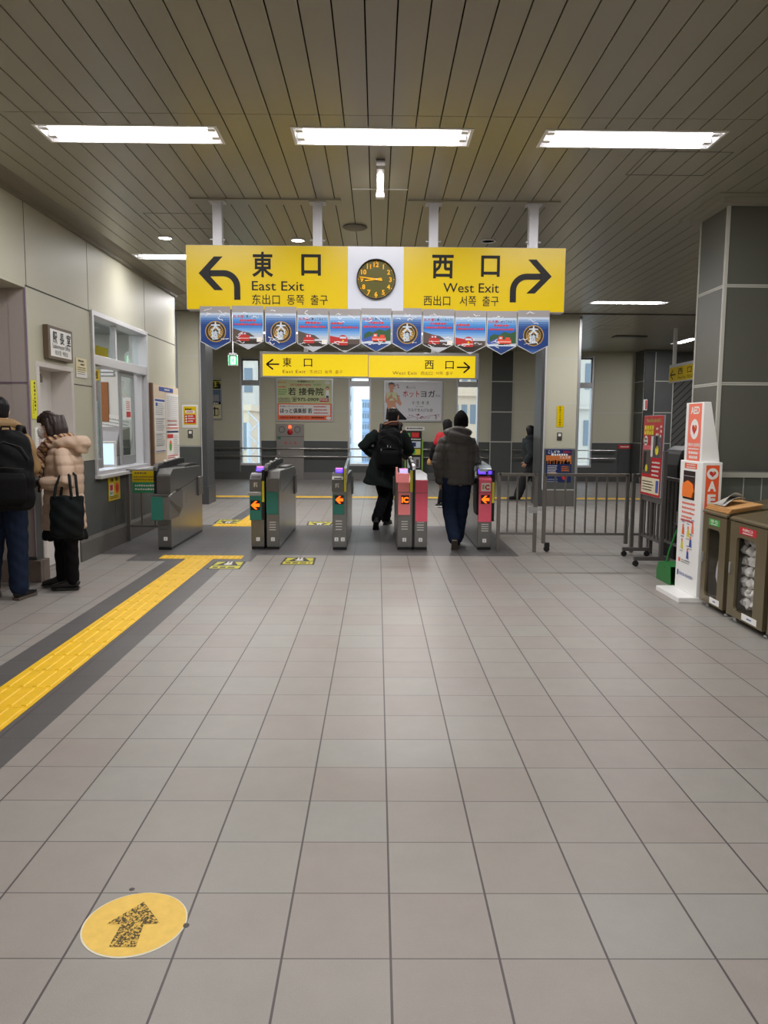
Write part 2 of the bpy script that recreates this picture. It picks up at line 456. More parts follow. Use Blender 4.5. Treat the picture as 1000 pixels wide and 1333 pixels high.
# station office door
dj = MB()
jm = mat('door_frame', S(206, 200, 196), 0.45)
for (y0, y1) in ((7.25, 7.31), (8.06, 8.12)): dj.box(WX-0.26, WX+0.012, y0, y1, 0, 1.985, jm)
dj.box(WX-0.26, WX+0.012, 7.25, 8.12, 1.985, 2.03, jm)
struct('door_1', dj, 0.004)
dl = MB(); dl.box(WX-0.25, WX-0.2, 7.31, 8.06, 0.006, 1.985, mat('door_leaf', S(222, 220, 216), 0.4))
dleaf = tag(dl.build('door_leaf', None, 0.003), kind='structure')
cl = MB(); cl.box(WX-0.2, WX-0.14, 7.45, 7.72, 1.86, 1.92, 'steeldark'); cl.tube([(WX-0.15, 7.7, 1.93), (WX-0.12, 7.5, 1.935), (WX-0.16, 7.33, 1.95)], 0.009, 'steeldark')
cl.build('door_closer', dleaf)
hd = MB(); hd.lathe((WX-0.2, 7.98, 1.0), [(0.026, 0), (0.026, 0.012), (0.01, 0.014), (0.01, 0.05), (0.026, 0.055), (0.022, 0.075), (0, 0.078)], 'alu', 16, 'x')
hd.build('door_knob', dleaf)
# ticket window: frame, transom, sliding sashes, glass
wf = MB()
def frame(mb, y0, y1, z0, z1, t, x0, x1, m):
    mb.box(x0, x1, y0, y0+t, z0, z1, m); mb.box(x0, x1, y1-t, y1, z0, z1, m)
    mb.box(x0, x1, y0+t, y1-t, z0, z0+t, m); mb.box(x0, x1, y0+t, y1-t, z1-t, z1, m)
frame(wf, 8.67, 10.72, 0.88, 2.70, 0.05, WX-0.17, WX+0.025, 'alulight')
wf.box(WX-0.15, WX+0.015, 8.72, 10.67, 2.12, 2.225, 'alulight')
wf.box(WX-0.12, WX-0.06, 9.66, 9.71, 2.225, 2.65, 'alulight')
wf.box(WX-0.1, WX-0.04, 10.6, 10.68, 0.93, 2.12, 'alulight')
struct('window_1', wf, 0.003)
def sash(name, y0, y1, xo, label):
    s = MB(); frame(s, y0, y1, 0.95, 2.115, 0.055, xo-0.03, xo, 'alu'); s.box(xo-0.03, xo, y0+0.05, y1-0.05, 1.0, 1.06, 'alu')
    o = tag(s.build('window_sash', None, 0.003), kind='structure')
    g = MB(); g.box(xo-0.018, xo-0.012, y0+0.05, y1-0.05, 1.0, 2.07, 'glass'); g.build('pane', o)
sash('window_sash', 8.73, 9.03, WX-0.03, None); sash('window_sash', 9.83, 10.4, WX-0.075, None)
g = MB(); g.box(WX-0.1, WX-0.094, 8.72, 9.66, 2.22, 2.66, 'glass'); g.box(WX-0.1, WX-0.094, 9.71, 10.67, 2.22, 2.66, 'glass'); struct('window_2', g)
ct = MB(); ct.box(WX-0.6, WX+0.075, 8.66, 10.74, 0.845, 0.885, mat('counter_top', S(196, 196, 196), 0.35)); struct('trim_counter', ct, 0.006)
# the office behind the ticket window
ow = mat('office_wall', S(216, 214, 210), 0.7)
of = MB()
of.box(-6.0, -5.9, 7.3, 12.2, 0, 3.0, ow); of.box(-5.9, WX-0.17, 12.1, 12.2, 0, 3.0, ow); of.box(-5.9, WX-0.3, 7.28, 7.36, 0, 3.0, ow)
of.box(-5.9, WX-0.16, 7.3, 12.2, 2.82, 2.9, mat('office_ceiling', S(150, 154, 156), 0.7))
struct('wall_office', of)

# ================================================================== BACK-LEFT WALL, PILLARS (y = 14.3)
def pillar(name, x0, x1, y0, y1, corner='both'):
    p = MB()
    p.box(x0, x1, y0, y1, 1.075, CZ+0.1, 'cream'); p.box(x0, x1, y0, y1, 0, 1.055, 'darkpanel')
    p.box(x0-0.002, x1+0.002, y0-0.002, y1+0.002, 1.053, 1.078, 'alu')
    for z in (1.89, 2.70): p.box(x0+0.02, x1-0.02, y0-0.002, y0+0.01, z-0.008, z+0.008, 'whiteseam')
    p.box(x0, x1-0.03, y0-0.022, y0, 0, 0.30, 'base'); p.box(x0, x1-0.03, y0-0.024, y0, 0.30, 0.315, 'whiteseam')
    return p
cornm = mat('corner_cover', S(92, 94, 96), 0.35, metal=0.5)
p = pillar('wall_back_left', -6.0, -3.2, 14.3, 14.85)
p.box(-3.215, -3.12, 14.26, 14.86, 0, CZ+0.1, cornm); p.box(-3.225, -3.21, 14.255, 14.29, 0, CZ, 'alulight')
p.box(-3.235, -3.10, 14.24, 14.86, 0, 0.33, cornm)
p.box(-3.66, -3.63, 14.27, 14.3, 0, CZ, 'alu')
struct('wall_back_left', p)
p = pillar('pillar_right', 3.04, 3.68, 14.3, 14.9)
p.box(3.0, 3.06, 14.285, 14.91, 0, CZ+0.1, cornm); p.box(3.05, 3.075, 14.28, 14.3, 0, CZ, 'alulight')
p.box(3.655, 3.70, 14.28, 14.91, 0, CZ+0.1, 'alu'); p.box(2.985, 3.05, 14.26, 14.92, 0, 0.33, cornm)
struct('pillar_right', p)

# ================================================================== FAR WALL (y = 21) with four tall windows
BY = 21.0
WIN = [(-3.70, -3.13, 0.38, 3.26), (-0.79, -0.17, 0.38, 3.26), (2.11, 2.74, 0.38, 3.26), (5.32, 5.82, 0.38, 3.36)]
bw = MB()
xs = [-6.0] + [v for q in WIN for v in q[:2]] + [9.6]
for a, b in zip(xs[0::2], xs[1::2]):
    bw.box(a, b, BY, BY+0.25, 1.07, CZ+0.1, 'cream'); bw.box(a, b, BY, BY+0.25, 0, 1.05, 'darkpanel')
    bw.box(a, b, BY-0.003, BY+0.1, 1.048, 1.072, 'whiteseam')
    for z in (1.86, 2.67): bw.box(a+0.01, b-0.01, BY-0.002, BY+0.1, z-0.015, z+0.015, 'whiteseam')
for (a, b, z0, z1) in WIN:
    bw.box(a, b, BY, BY+0.25, 0, z0, 'darkpanel'); bw.box(a, b, BY, BY+0.25, z1, CZ+0.1, 'cream')
    bw.box(a-0.012, a-0.004, BY-0.002, BY+0.02, 0, 3.3, 'whiteseam')
# dark panelled pilaster strips
for (a, b) in ((3.06, 3.62), (-6.0, -5.2)):
    bw.box(a, b, BY-0.03, BY, 0, CZ+0.05, M['darkpanel']); bw.box(a-0.02, a, BY-0.035, BY, 0, CZ, 'whiteseam'); bw.box(b, b+0.02, BY-0.035, BY, 0, CZ, 'whiteseam')
    for z in (1.06, 1.86, 2.67): bw.box(a, b, BY-0.034, BY, z-0.014, z+0.014, 'whiteseam')
struct('wall_back', bw)
bbm = MB(); bbm.box(-6.0, 6.9, BY-0.04, BY, 0, 0.2, 'steel'); struct('baseboard_back', bbm)
# the further pillar and the raked panelling behind it
p = MB(); p.box(6.92, 7.68, 20.3, BY, 0, 3.42, 'darkpanel'); p.box(6.9, 7.7, 20.25, BY, 3.42, CZ+0.02, 'colpanel')
for z in (1.06, 1.86, 2.67): p.box(6.915, 7.685, 20.295, BY, z-0.01, z+0.01, 'whiteseam')
for xx in (6.92, 7.2, 7.68): p.box(xx-0.01, xx+0.01, 20.292, 20.31, 0, 3.42, 'whiteseam')
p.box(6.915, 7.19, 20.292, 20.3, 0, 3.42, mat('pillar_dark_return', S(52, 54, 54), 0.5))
struct('pillar_far', p)
rk = MB(); rk.box(7.68, 9.6, 20.9, BY, 0, CZ+0.05, mat('raked_panel', S(116, 116, 114), 0.35))
def clipline(c):
    pts = []
    for (xx, zz) in ((7.69, 7.69-c), (9.6, 9.6-c)): pass
    lo = max(7.69, c+0.02); hi = min(9.6, c+2.95)
    return (lo, lo-c), (hi, hi-c)
for i in range(26):
    c = 4.75+i*0.19
    (xa, za), (xb, zb) = clipline(c)
    if xb-xa < 0.05: continue
    rk.add([(xa, 20.893, za+0.02), (xa, 20.893, za-0.02), (xb, 20.893, zb-0.02), (xb, 20.893, zb+0.02)], [(0, 1, 2, 3)], 'seam')
struct('wall_raked', rk)
# windows in the far wall
for i, (a, b, z0, z1) in enumerate(WIN):
    m = MB()
    t = 0.05; m.box(a, a+t, BY+0.02, BY+0.24, z0, z1, 'alulight'); m.box(b-t, b, BY+0.02, BY+0.24, z0, z1, 'alulight')
    m.box(a+t, b-t, BY+0.02, BY+0.24, z0, z0+0.06, 'alulight'); m.box(a+t, b-t, BY+0.02, BY+0.24, z1-t, z1, 'alu')
    m.box(a+t, b-t, BY+0.03, BY+0.2, 2.52, 2.66, 'alu')
    m.box(a+t, a+t+0.035, BY+0.06, BY+0.12, 2.66, z1-t, 'steeldark'); m.box(b-t-0.03, b-t, BY+0.06, BY+0.12, 2.66, z1-t, 'steeldark'); m.box(a+t, b-t, BY+0.06, BY+0.12, z1-t-0.035, z1-t, 'steeldark')
    wo = tag(m.build('window_%d' % (i+3), None, 0.003), kind='structure')
    g = MB(); g.box(a+t, b-t, BY+0.09, BY+0.096, z0+0.05, z1-t, 'glass'); g.build('pane', wo)

# ================================================================== BIG PILLAR ON THE RIGHT, SIDE WALLS
p = MB()
p.box(3.08, 4.5, 7.04, 7.62, 0, CZ+0.1, 'colpanel')
for z in (0.98, 1.86, 2.72): p.box(3.077, 4.5, 7.036, 7.63, z-0.014, z-0.002, 'whiteseam'); p.box(3.077, 4.5, 7.036, 7.63, z+0.002, z+0.014, 'whiteseam')
p.box(3.072, 3.10, 7.032, 7.06, 0, CZ-0.06, 'whiteseam'); p.box(3.074, 3.09, 7.60, 7.625, 0, CZ-0.06, 'whiteseam')
p.box(3.00, 4.5, 6.95, 7.7, CZ-0.065, CZ-0.012, mat('pillar_crown', S(160, 156, 144), 0.45)); p.box(2.93, 4.5, 6.86, 7.78, CZ-0.012, CZ+0.01, 'ceil')
struct('pillar_front', p)
# low boxed ledge round the foot of the pillar
lg = MB(); lgm = mat('ledge_grey', S(104, 108, 104), 0.5)
lg.prism([(2.86+0.1, 0), (4.5, 0), (4.5, 1.04), (2.96, 1.04)], 'y', 6.72, 7.03, lgm)
lg.box(2.95, 4.5, 6.70, 7.03, 1.04, 1.075, 'base'); lg.box(2.945, 4.5, 6.69, 6.705, 1.035, 1.08, 'whiteseam')
for xx in (3.2, 3.36, 3.6): lg.box(xx-0.004, xx+0.004, 6.715, 6.725, 0, 1.035, 'whiteseam')
struct('ledge', lg)
rwl = MB(); rwl.box(4.5, 4.65, -4.0, 7.62, 0, CZ+0.12, 'cream'); rwl.box(4.5, 9.6, 7.5, 7.62, 0, CZ+0.12, 'cream'); rwl.box(9.55, 9.7, 7.6, 21.2, 0, CZ+0.12, 'darkpanel')
struct('wall_right', rwl)
rwl = MB(); rwl.box(-6.0, 4.65, -4.2, -4.0, 0, CZ+0.12, 'cream'); struct('wall_behind', rwl)
rwl = MB(); rwl.box(-6.2, -6.0, 7.2, 21.2, 0, CZ+0.12, 'cream'); struct('wall_far_left', rwl)

# ================================================================== LAMPS
def ceiling_lamp(r, label, group, sockets=True):
    x0, x1, y0, y1 = r
    cx, cy_ = (x0+x1)/2, (y0+y1)/2
    t = thing('ceiling_light', label, 'ceiling light', (cx, cy_, CZ-0.004), 0, group)
    fr = MB()
    e = 0.016; z0, z1 = CZ-0.004, CZ+0.012
    fr.box(x0-0.004, x1+0.004, y0-0.004, y0+e, z0, z1, 'white'); fr.box(x0-0.004, x1+0.004, y1-e, y1+0.004, z0, z1, 'white')
    fr.box(x0-0.004, x0+e, y0+e, y1-e, z0, z1, 'white'); fr.box(x1-e, x1+0.004, y0+e, y1-e, z0, z1, 'white')
    fr.build('frame', t)
    tr = MB(); i = 0.016; zt = CZ+0.1
    a, b, c, d = x0+i, x1-i, y0+i, y1-i
    tr.add([(a, c, CZ), (b, c, CZ), (b, d, CZ), (a, d, CZ), (a+.02, c+.02, zt), (b-.02, c+.02, zt), (b-.02, d-.02, zt), (a+.02, d-.02, zt)],
           [(4, 5, 6, 7), (0, 4, 7, 3), (1, 2, 6, 5), (0, 1, 5, 4), (3, 7, 6, 2)], 'lampwhite')
    tr.build('reflector', t)
    lng = (x1-x0) > (y1-y0)
    for s_ in (-1, 1):
        tb = MB(); sks = []
        if lng:
            yy = cy_+s_*(y1-y0)*0.23
            tb.tube([(x0+0.075, yy, CZ+0.025), (x1-0.075, yy, CZ+0.025)], 0.016, 'tube', 10)
            for xx in (x0+0.05, x1-0.05): sks.append(MB()); sks[-1].box(xx-0.025, xx+0.025, yy-0.022, yy+0.022, CZ+0.003, CZ+0.1, 'white')
        else:
            xx = cx+s_*(x1-x0)*0.23
            tb.tube([(xx, y0+0.075, CZ+0.025), (xx, y1-0.075, CZ+0.025)], 0.016, 'tube', 10)
            for yy in (y0+0.05, y1-0.05): sks.append(MB()); sks[-1].box(xx-0.022, xx+0.022, yy-0.025, yy+0.025, CZ+0.003, CZ+0.1, 'white')
        tb.build('tube', t)
        for sk in sks: sk.build('socket', t)
    ld = bpy.data.lights.new('lamp_light', 'AREA'); ld.shape = 'RECTANGLE'
    ld.size = (x1-x0)-(0.2 if lng else 0.06); ld.size_y = (y1-y0)-(0.06 if lng else 0.2); ld.energy = LAMP_W*(REAR_LAMPS if cy_ < 2.5 else 0.5 if (cx < -2 and cy_ < 11) else FAR_LAMPS if cy_ > 12 else 1.0); ld.color = (1.0, 0.97, 0.97)
    lo = bpy.data.objects.new('lamp_light', ld); C.objects.link(lo); lo.parent = t; lo.location = (0, 0, 0.006)
names = ['fluorescent ceiling light, left one of the front row of three', 'fluorescent ceiling light, middle one of the front row, over the clock sign',
         'fluorescent ceiling light, right one of the front row of three']
names += ['fluorescent ceiling light overhead, outside the picture'] * 6
names += ['fluorescent ceiling light beside the left wall, half behind the yellow exit sign', 'fluorescent ceiling light hidden behind the yellow exit sign',
          'fluorescent ceiling light past the left wall, only its end showing beside the yellow sign', 'fluorescent ceiling light to the right of the yellow exit sign',
          'fluorescent ceiling light seen end on at far right above the small West Exit sign',
          'fluorescent ceiling light hidden above the smaller yellow sign'] + ['fluorescent ceiling light of the far concourse hidden behind the signs']*2
for r, n in zip(FIX, names): ceiling_lamp(r, n, 'fluorescent ceiling lights')

def downlight(cx, cy_, lit, label):
    t = thing('downlight', label, 'downlight', (cx, cy_, CZ-0.012), 0, 'round downlights')
    m = MB(); m.lathe((cx, cy_, CZ-0.012), [(0.075, 0.02), (0.085, 0.0), (0.078, -0.004), (0.066, 0.004)], 'white', 24); m.build('ring', t)
    d = MB(); d.lathe((cx, cy_, CZ-0.008), [(0.0, 0.0), (0.066, 0.0)], M['downlit'] if lit else M['downoff'], 24); d.build('lens', t)
M['downlit'] = mat('downlight_lens', (1, 1, 1), 0.4, emit=(1, 0.98, 0.95), estr=9)
M['downoff'] = mat('downlight_unlit', S(120, 118, 108), 0.3)
downlight(-2.31, 8.67, True, 'lit round downlight over the left wall window')
downlight(-0.88, 8.72, True, 'lit round downlight between the hanging posts of the east exit sign')
downlight(1.19, 8.67, False, 'unlit round downlight behind the west exit sign')
t = MB(); t.lathe((7.72, 20.893, 2.255), [(0.0, 0.0), (0.07, 0.0), (0.075, -0.02), (0.06, -0.025), (0, -0.025)], 'downlit', 20, 'y'); tag(t.build('wall_lamp'), 'small lit lamp on the raked panelling at far right', 'lamp')
t = MB(); t.lathe((-0.24, 8.14, CZ-0.02), [(0.115, 0.02), (0.125, 0.012), (0.11, 0.0), (0.0, 0.0)], mat('speaker_grille', S(128, 124, 110), 0.6), 28)
tag(t.build('ceiling_speaker'), 'flat round grey speaker on the ceiling above the clock', 'speaker')
# small lamp in front of the clock
t = thing('spot_lamp', 'small white tube lamp on the ceiling in front of the clock sign', 'lamp', (0.01, 6.5, CZ-0.08))
m = MB(); m.box(-0.022, 0.045, 6.12, 6.2, CZ-0.05, CZ, 'steeldark'); m.box(-0.018, 0.04, 6.2, 6.86, CZ-0.04, CZ-0.0, 'white'); m.build('body', t)
m = MB(); m.tube([(0.011, 6.35, CZ-0.05), (0.011, 6.84, CZ-0.05)], 0.017, 'tube', 10); m.build('tube', t)
m = MB(); m.box(-0.025, 0.048, 6.84, 6.91, CZ-0.075, CZ, 'white'); m.build('end_cap', t)
m = MB(); m.box(-0.226, 0.247, 6.865, 6.88, CZ-0.006, CZ, 'white'); m.build('crossbar', t)
# access hatches in the slatted ceiling
def hatch(x0, x1, y0, y1, label):
    m = MB(); e = 0.008
    m.box(x0, x1, y0, y0+e, CZ-0.002, CZ+0.004, 'base'); m.box(x0, x1, y1-e, y1, CZ-0.002, CZ+0.004, 'base')
    m.box(x0, x0+e, y0, y1, CZ-0.002, CZ+0.004, 'base'); m.box(x1-e, x1, y0, y1, CZ-0.002, CZ+0.004, 'base')
    tag(m.build('ceiling_hatch'), label, 'hatch', 'ceiling access hatches')
hatch(-2.26, -1.6, 7.7, 8.28, 'square access hatch outline in the ceiling above the left wall')
hatch(1.97, 2.6, 5.9, 6.44, 'square access hatch outline in the ceiling behind the right front light')
hatch(4.4, 5.0, 15.6, 16.2, 'square access hatch outline in the far ceiling behind the pale pillar')
# office light
ld = bpy.data.lights.new('office_light', 'AREA'); ld.shape = 'RECTANGLE'; ld.size = 1.6; ld.size_y = 2.6; ld.energy = OFFICE_W
lo = bpy.data.objects.new('office_light', ld); C.objects.link(lo); lo.location = (-4.7, 9.9, 2.8)
# ================================================================== BIG HANGING SIGN WITH CLOCK (y = 7.2)
SY = 7.2
sg = thing('hanging_sign', 'large yellow East Exit and West Exit hanging sign with a round clock in the middle', 'sign', (-0.02, SY+0.06, 2.496))
b = MB(); b.box(-1.737, 1.695, SY, SY+0.12, 2.497, 3.068, 'alulight'); b.build('cabinet', sg, 0.004)
SX0, SZ0, KP = -1.737, 3.068, 0.006935
def sx(px): return (px-242)*KP
def sz(py_, px=489): return 0.571-(py_-(318+(px-242)*0.0105))*KP
L_ = PL((SX0, SY, 2.497))
L_.rect(0.004, 0.004, 1.461, 0.567, 'yellow', 0.0012); L_.build('east_panel', sg)
L_ = PL((SX0, SY, 2.497)); L_.rect(1.965, 0.004, 3.428, 0.567, 'yellow', 0.0012); L_.build('west_panel', sg)
L_ = PL((SX0, SY, 2.497)); L_.rect(1.461, 0.004, 1.965, 0.567, 'signwhite', 0.003); L_.build('clock_panel', sg)
T = PL((SX0, SY, 2.497))
def curve_arrow(pts): return pts
def arc(cx, cy_, r, a0, a1, n=10):
    return [(cx+r*math.cos(math.radians(a0+(a1-a0)*i/n)), cy_+r*math.sin(math.radians(a0+(a1-a0)*i/n))) for i in range(n+1)]
def C3(x, y): px, py_ = 230+x/3.704, 240+y/3.704; return (sx(px), sz(py_, px))
def C4(x, y): px, py_ = 480+x/3.704, 240+y/3.704; return (sx(px), sz(py_, px))
A_ = PL(T.o)
T, T0 = A_, T
T.poly([C3(105, 423), C3(180, 345), C3(222, 345), C3(160, 409), C3(160, 437), C3(222, 503), C3(180, 503)], 'ink', 0.003)
def band(outer, inner):
    for i in range(len(outer)-1): T.poly([outer[i], outer[i+1], inner[i+1], inner[i]], 'ink', 0.003)
oc = [C3(158, 409), C3(225, 409)]+[C3(225+80*math.sin(a), 489-80*math.cos(a)) for a in [math.radians(d) for d in range(10, 91, 10)]]+[C3(305, 549)]
ic = [C3(158, 438), C3(225, 438)]+[C3(225+50*math.sin(a), 489-50*math.cos(a)) for a in [math.radians(d) for d in range(10, 91, 10)]]+[C3(275, 549)]
band(oc, ic)
A_.build('arrow', sg); T = PL(T0.o)
T.poly([C4(886, 442), C4(810, 362), C4(770, 362), C4(832, 428), C4(832, 457), C4(765, 522), C4(806, 522)], 'ink', 0.003)
oc = [C4(834, 428), C4(765, 428)]+[C4(765-80*math.sin(a), 508-80*math.cos(a)) for a in [math.radians(d) for d in range(10, 91, 10)]]+[C4(685, 564)]
ic = [C4(834, 457), C4(765, 457)]+[C4(765-50*math.sin(a), 507-50*math.cos(a)) for a in [math.radians(d) for d in range(10, 91, 10)]]+[C4(715, 564)]
band(oc, ic)
T.build('arrow', sg); T = T0
def at(px, py_): return sx(px), sz(py_, px)
def tx(s, px0, px1, base, h, bold=0.0):
    a, c = at(px0, base); T.text(s, a, c, h, 'ink', bold, 'L', sx(px1)-sx(px0), 0.003)
tx('東', 328, 355.5, 356, 0.232, 0.022); tx('口', 392, 417.5, 355, 0.225, 0.022)
tx('East Exit', 327.5, 395.5, 376, 0.118, 0.004); tx('东出口  동쪽  출구', 327.5, 426.5, 393, 0.098, 0.004)
T.build('east_lettering', sg); T = PL(T0.o)
tx('西', 562.5, 590.5, 358, 0.232, 0.022); tx('口', 626.5, 651, 357, 0.225, 0.022)
tx('West Exit', 577.5, 650.5, 379, 0.118, 0.004); tx('西出口   서쪽  출구', 552, 650.5, 395, 0.098, 0.004)
T.build('west_lettering', sg)
for i, px0 in enumerate((282, 413, 565, 695.5)):
    xc = (-1.455, -0.552, 0.497, 1.402)[i]
    p = MB(); p.box(xc-0.042, xc+0.042, SY+0.02, SY+0.1, 3.066, CZ-0.012, mat('post_white', S(214, 214, 222), 0.35) if i == 0 else M['post_white'])
    if i == 0: M['post_white'] = p.mats[0]
    p.box(xc-0.075, xc+0.075, SY+0.0, SY+0.12, CZ-0.022, CZ-0.012, 'alulight')
    for dx in (-0.055, 0.055): p.lathe((xc+dx, SY+0.03, 3.12), [(0.012, -0.012), (0.012, 0.012)], 'alu', 10, 'x')
    p.build('post', sg, 0.003)
for x0, x1 in ((-1.69, -0.34), (0.26, 1.63)):
    p = MB(); p.box(x0, x1, SY-0.02, SY+0.14, CZ-0.012, CZ+0.002, 'ceil'); p.build('mounting_plate', sg)
# the clock
CX, CZ_ = at(489.6, 362.6); ck = PL((SX0+CX, SY-0.003, 2.497+CZ_))
cb = thing('wall_clock', 'round clock with olive face and orange numerals in the middle of the large sign', 'clock', (SX0+CX, SY-0.004, 2.497+CZ_-0.178))
R0 = 0.173
m = MB(); m.lathe((SX0+CX, SY-0.001, 2.497+CZ_), [(R0-0.004, 0.0), (R0+0.004, 0.0), (R0+0.004, -0.03), (R0-0.004, -0.03), (R0-0.004, 0.0)], 'black', 48, 'y'); m.build('rim', cb)
face = PL((SX0+CX, SY-0.003, 2.497+CZ_)); face.disc(0, 0, R0-0.002, mat('clock_face', S(84, 80, 18), 0.4, spec=0.25), 0.002, 48); face.build('dial', cb)
num = PL((SX0+CX, SY-0.006, 2.497+CZ_)); om = mat('clock_orange', S(255, 182, 30), 0.5, spec=0.2)
for k in range(1, 13):
    a = math.radians(90-30*k); num.text(str(k), 0.130*math.cos(a), 0.130*math.sin(a)-0.0205, 0.057, om, 0.03, 'C', None, 0.0)
for k in range(60):
    a = math.radians(6*k); r = 0.0055 if k % 5 == 0 else 0.0022
    num.disc(0.161*math.cos(a), 0.161*math.sin(a), r, om, 0.0, 8)
num.build('numerals', cb)
def hand(name, ang, ln, tail, w0, w1, l):
    h = PL((SX0+CX, SY-0.006, 2.497+CZ_)); a = math.radians(90-ang); d = Vector((math.cos(a), math.sin(a))); q = Vector((-d.y, d.x))
    pts = [d*ln+q*w1, d*ln-q*w1, -d*tail-q*w0, -d*tail+q*w0]
    h.slabpoly([(p.x, p.y) for p in pts], 0.002, om, l); h.build(name, cb)
hand('minute_hand', 277.5, 0.152, 0.055, 0.0085, 0.004, 0.006); hand('hour_hand', 263, 0.1, 0.05, 0.0085, 0.0045, 0.003)
g = PL((SX0+CX, SY-0.006, 2.497+CZ_)); g.disc(0, 0, 0.006, 'offwhite', 0.0105, 16, None, 0.004); g.build('hub', cb)

# ================================================================== SECOND SIGN (y = 12), hung from the ceiling
Y2 = 12.0
X20, X21, Z20, Z21 = -1.80, 1.545, 2.185, 2.575
s2 = thing('hanging_sign', 'smaller yellow East Exit and West Exit sign in a grey frame beneath the banners', 'sign', (-0.13, Y2+0.05, Z20))
b = MB(); b.box(X20, X21, Y2, Y2+0.1, Z20, Z21, mat('sign_frame', S(168, 168, 164), 0.4, metal=0.3)); b.build('frame', s2, 0.004)
yb = mat('sign_yellow_bright', S(252, 220, 0), 0.35, emit=S(252, 216, 0), estr=0.5)   # backlit panel
dk = M['ink_brown'] = mat('sign_brown_ink', S(66, 40, 20), 0.5)
k2 = (1.49+1.757)/(619-342)
def u2(px): return (px-342)*k2+(-1.757-X20)
def v2(py_): return (2.535-Z20)-(py_-461.5)*k2
P2 = PL((X20, Y2, Z20)); P2.rect(u2(342), v2(489.3), u2(479), v2(461.3), yb, 0.002); P2.build('east_panel', s2)
P2 = PL((X20, Y2, Z20)); P2.rect(u2(480), v2(490), u2(619), v2(462), yb, 0.002); P2.build('west_panel', s2)
T = PL((X20, Y2, Z20))
T0 = T; T = PL(T0.o); T.line([(u2(347.5), v2(474.3)), (u2(363.5), v2(474.3))], 0.022, 'ink', 0.004); T.line([(u2(355.5), v2(468)), (u2(347), v2(474.3)), (u2(355.5), v2(481))], 0.024, 'ink', 0.0042)
T.build('arrow', s2); T = PL(T0.o); T.line([(u2(595), v2(476.5)), (u2(611.5), v2(476.5))], 0.022, 'ink', 0.004); T.line([(u2(604), v2(470)), (u2(612), v2(476.5)), (u2(604), v2(483.5))], 0.024, 'ink', 0.0042)
T.build('arrow', s2); T = T0
def t2(s, a, c, base, h, m='ink', bo=0.0): T.text(s, u2(a), v2(base), h, m, bo, 'L', u2(c)-u2(a), 0.004)
t2('東', 368, 379.5, 476.5, 0.15, 'ink', 0.008); t2('口', 395.5, 406.5, 476.5, 0.15, 'ink', 0.008)
t2('East Exit', 368, 398, 485.5, 0.07, 'greyink'); t2('东出口  동쪽  출구', 403, 446, 485.5, 0.06, 'greyink')
T.build('east_lettering', s2); T = PL(T0.o)
t2('西', 553, 565, 478, 0.15, 'ink', 0.008); t2('口', 580, 591, 478, 0.15, 'ink', 0.008)
t2('West Exit', 511, 543, 486.3, 0.07, 'greyink'); t2('西出口  서쪽  출구', 548, 590, 486.3, 0.06, 'greyink')
T.build('west_lettering', s2)
for xc in (-1.1, 0.85):
    p = MB(); p.box(xc-0.03, xc+0.03, Y2+0.02, Y2+0.08, Z21, CZ, 'alulight'); p.build('post', s2)

# ================================================================== ROW OF TEN-ODD PENNANTS UNDER THE BIG SIGN
M['bannerblue'] = mat('banner_navy', S(34, 62, 122), 0.25, noise=0.1, nscale=6)
M['bannersky'] = mat('banner_sky', S(70, 130, 205), 0.25)
M['bannermid'] = mat('banner_blue', S(38, 96, 178), 0.25)
M['bannerpale'] = mat('banner_pale', S(196, 208, 220), 0.25)
M['plastic'] = mat('banner_header', S(150, 146, 146), 0.2)
M['silver'] = mat('banner_edge', S(205, 206, 210), 0.25, metal=0.3)
M['traingrey'] = mat('print_grey', S(150, 152, 158), 0.3)
M['trainred'] = mat('print_engine_red', S(180, 44, 42), 0.3)
M['trainor'] = mat('print_engine_orange', S(214, 72, 48), 0.3)
M['treegreen'] = mat('print_tree_green', S(46, 84, 52), 0.3)
M['hill'] = mat('print_hill_brown', S(84, 72, 66), 0.3)
M['gold'] = mat('print_gold', S(176, 140, 70), 0.35)
M['darkemblem'] = mat('print_dark_brown', S(48, 40, 34), 0.35)
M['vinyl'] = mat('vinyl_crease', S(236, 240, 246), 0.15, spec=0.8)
M['navy'] = mat('print_navy', S(26, 44, 96), 0.35)
def _mixc(a, b, t): return tuple(x*(1-t)+y*t for x, y in zip(a, b))
GRAD = {}
def grad_mats(kind):
    if kind not in GRAD:
        st_ = {'E': [(0, (66, 104, 160)), (0.14, (34, 58, 116)), (0.68, (36, 66, 126)), (0.82, (70, 110, 168)), (1, (206, 214, 222))],
               'S': [(0, (176, 180, 188)), (0.38, (186, 194, 206)), (0.52, (110, 160, 214)), (0.66, (40, 104, 184)), (0.8, (76, 140, 206)), (1, (206, 216, 226))]}[kind]
        ms = []
        for i in range(16):
            t = (i+0.5)/16
            for (t0, c0), (t1, c1) in zip(st_, st_[1:]):
                if t0 <= t <= t1: c = _mixc(c0, c1, (t-t0)/(t1-t0)); break
            ms.append(mat('banner_print', S(*c), 0.25))
        GRAD[kind] = ms
    return GRAD[kind]
BYB = 7.198; KB = 7.198/7.12
edges = [(-1.602, -1.328), (-1.313, -1.032), (-1.017, -0.735), (-0.727, -0.446), (-0.440, -0.158), (-0.152, 0.120), (0.126, 0.396), (0.402, 0.688), (0.694, 0.976), (0.982, 1.254), (1.260, 1.547)]
kinds = 'EREBTGERTGE'
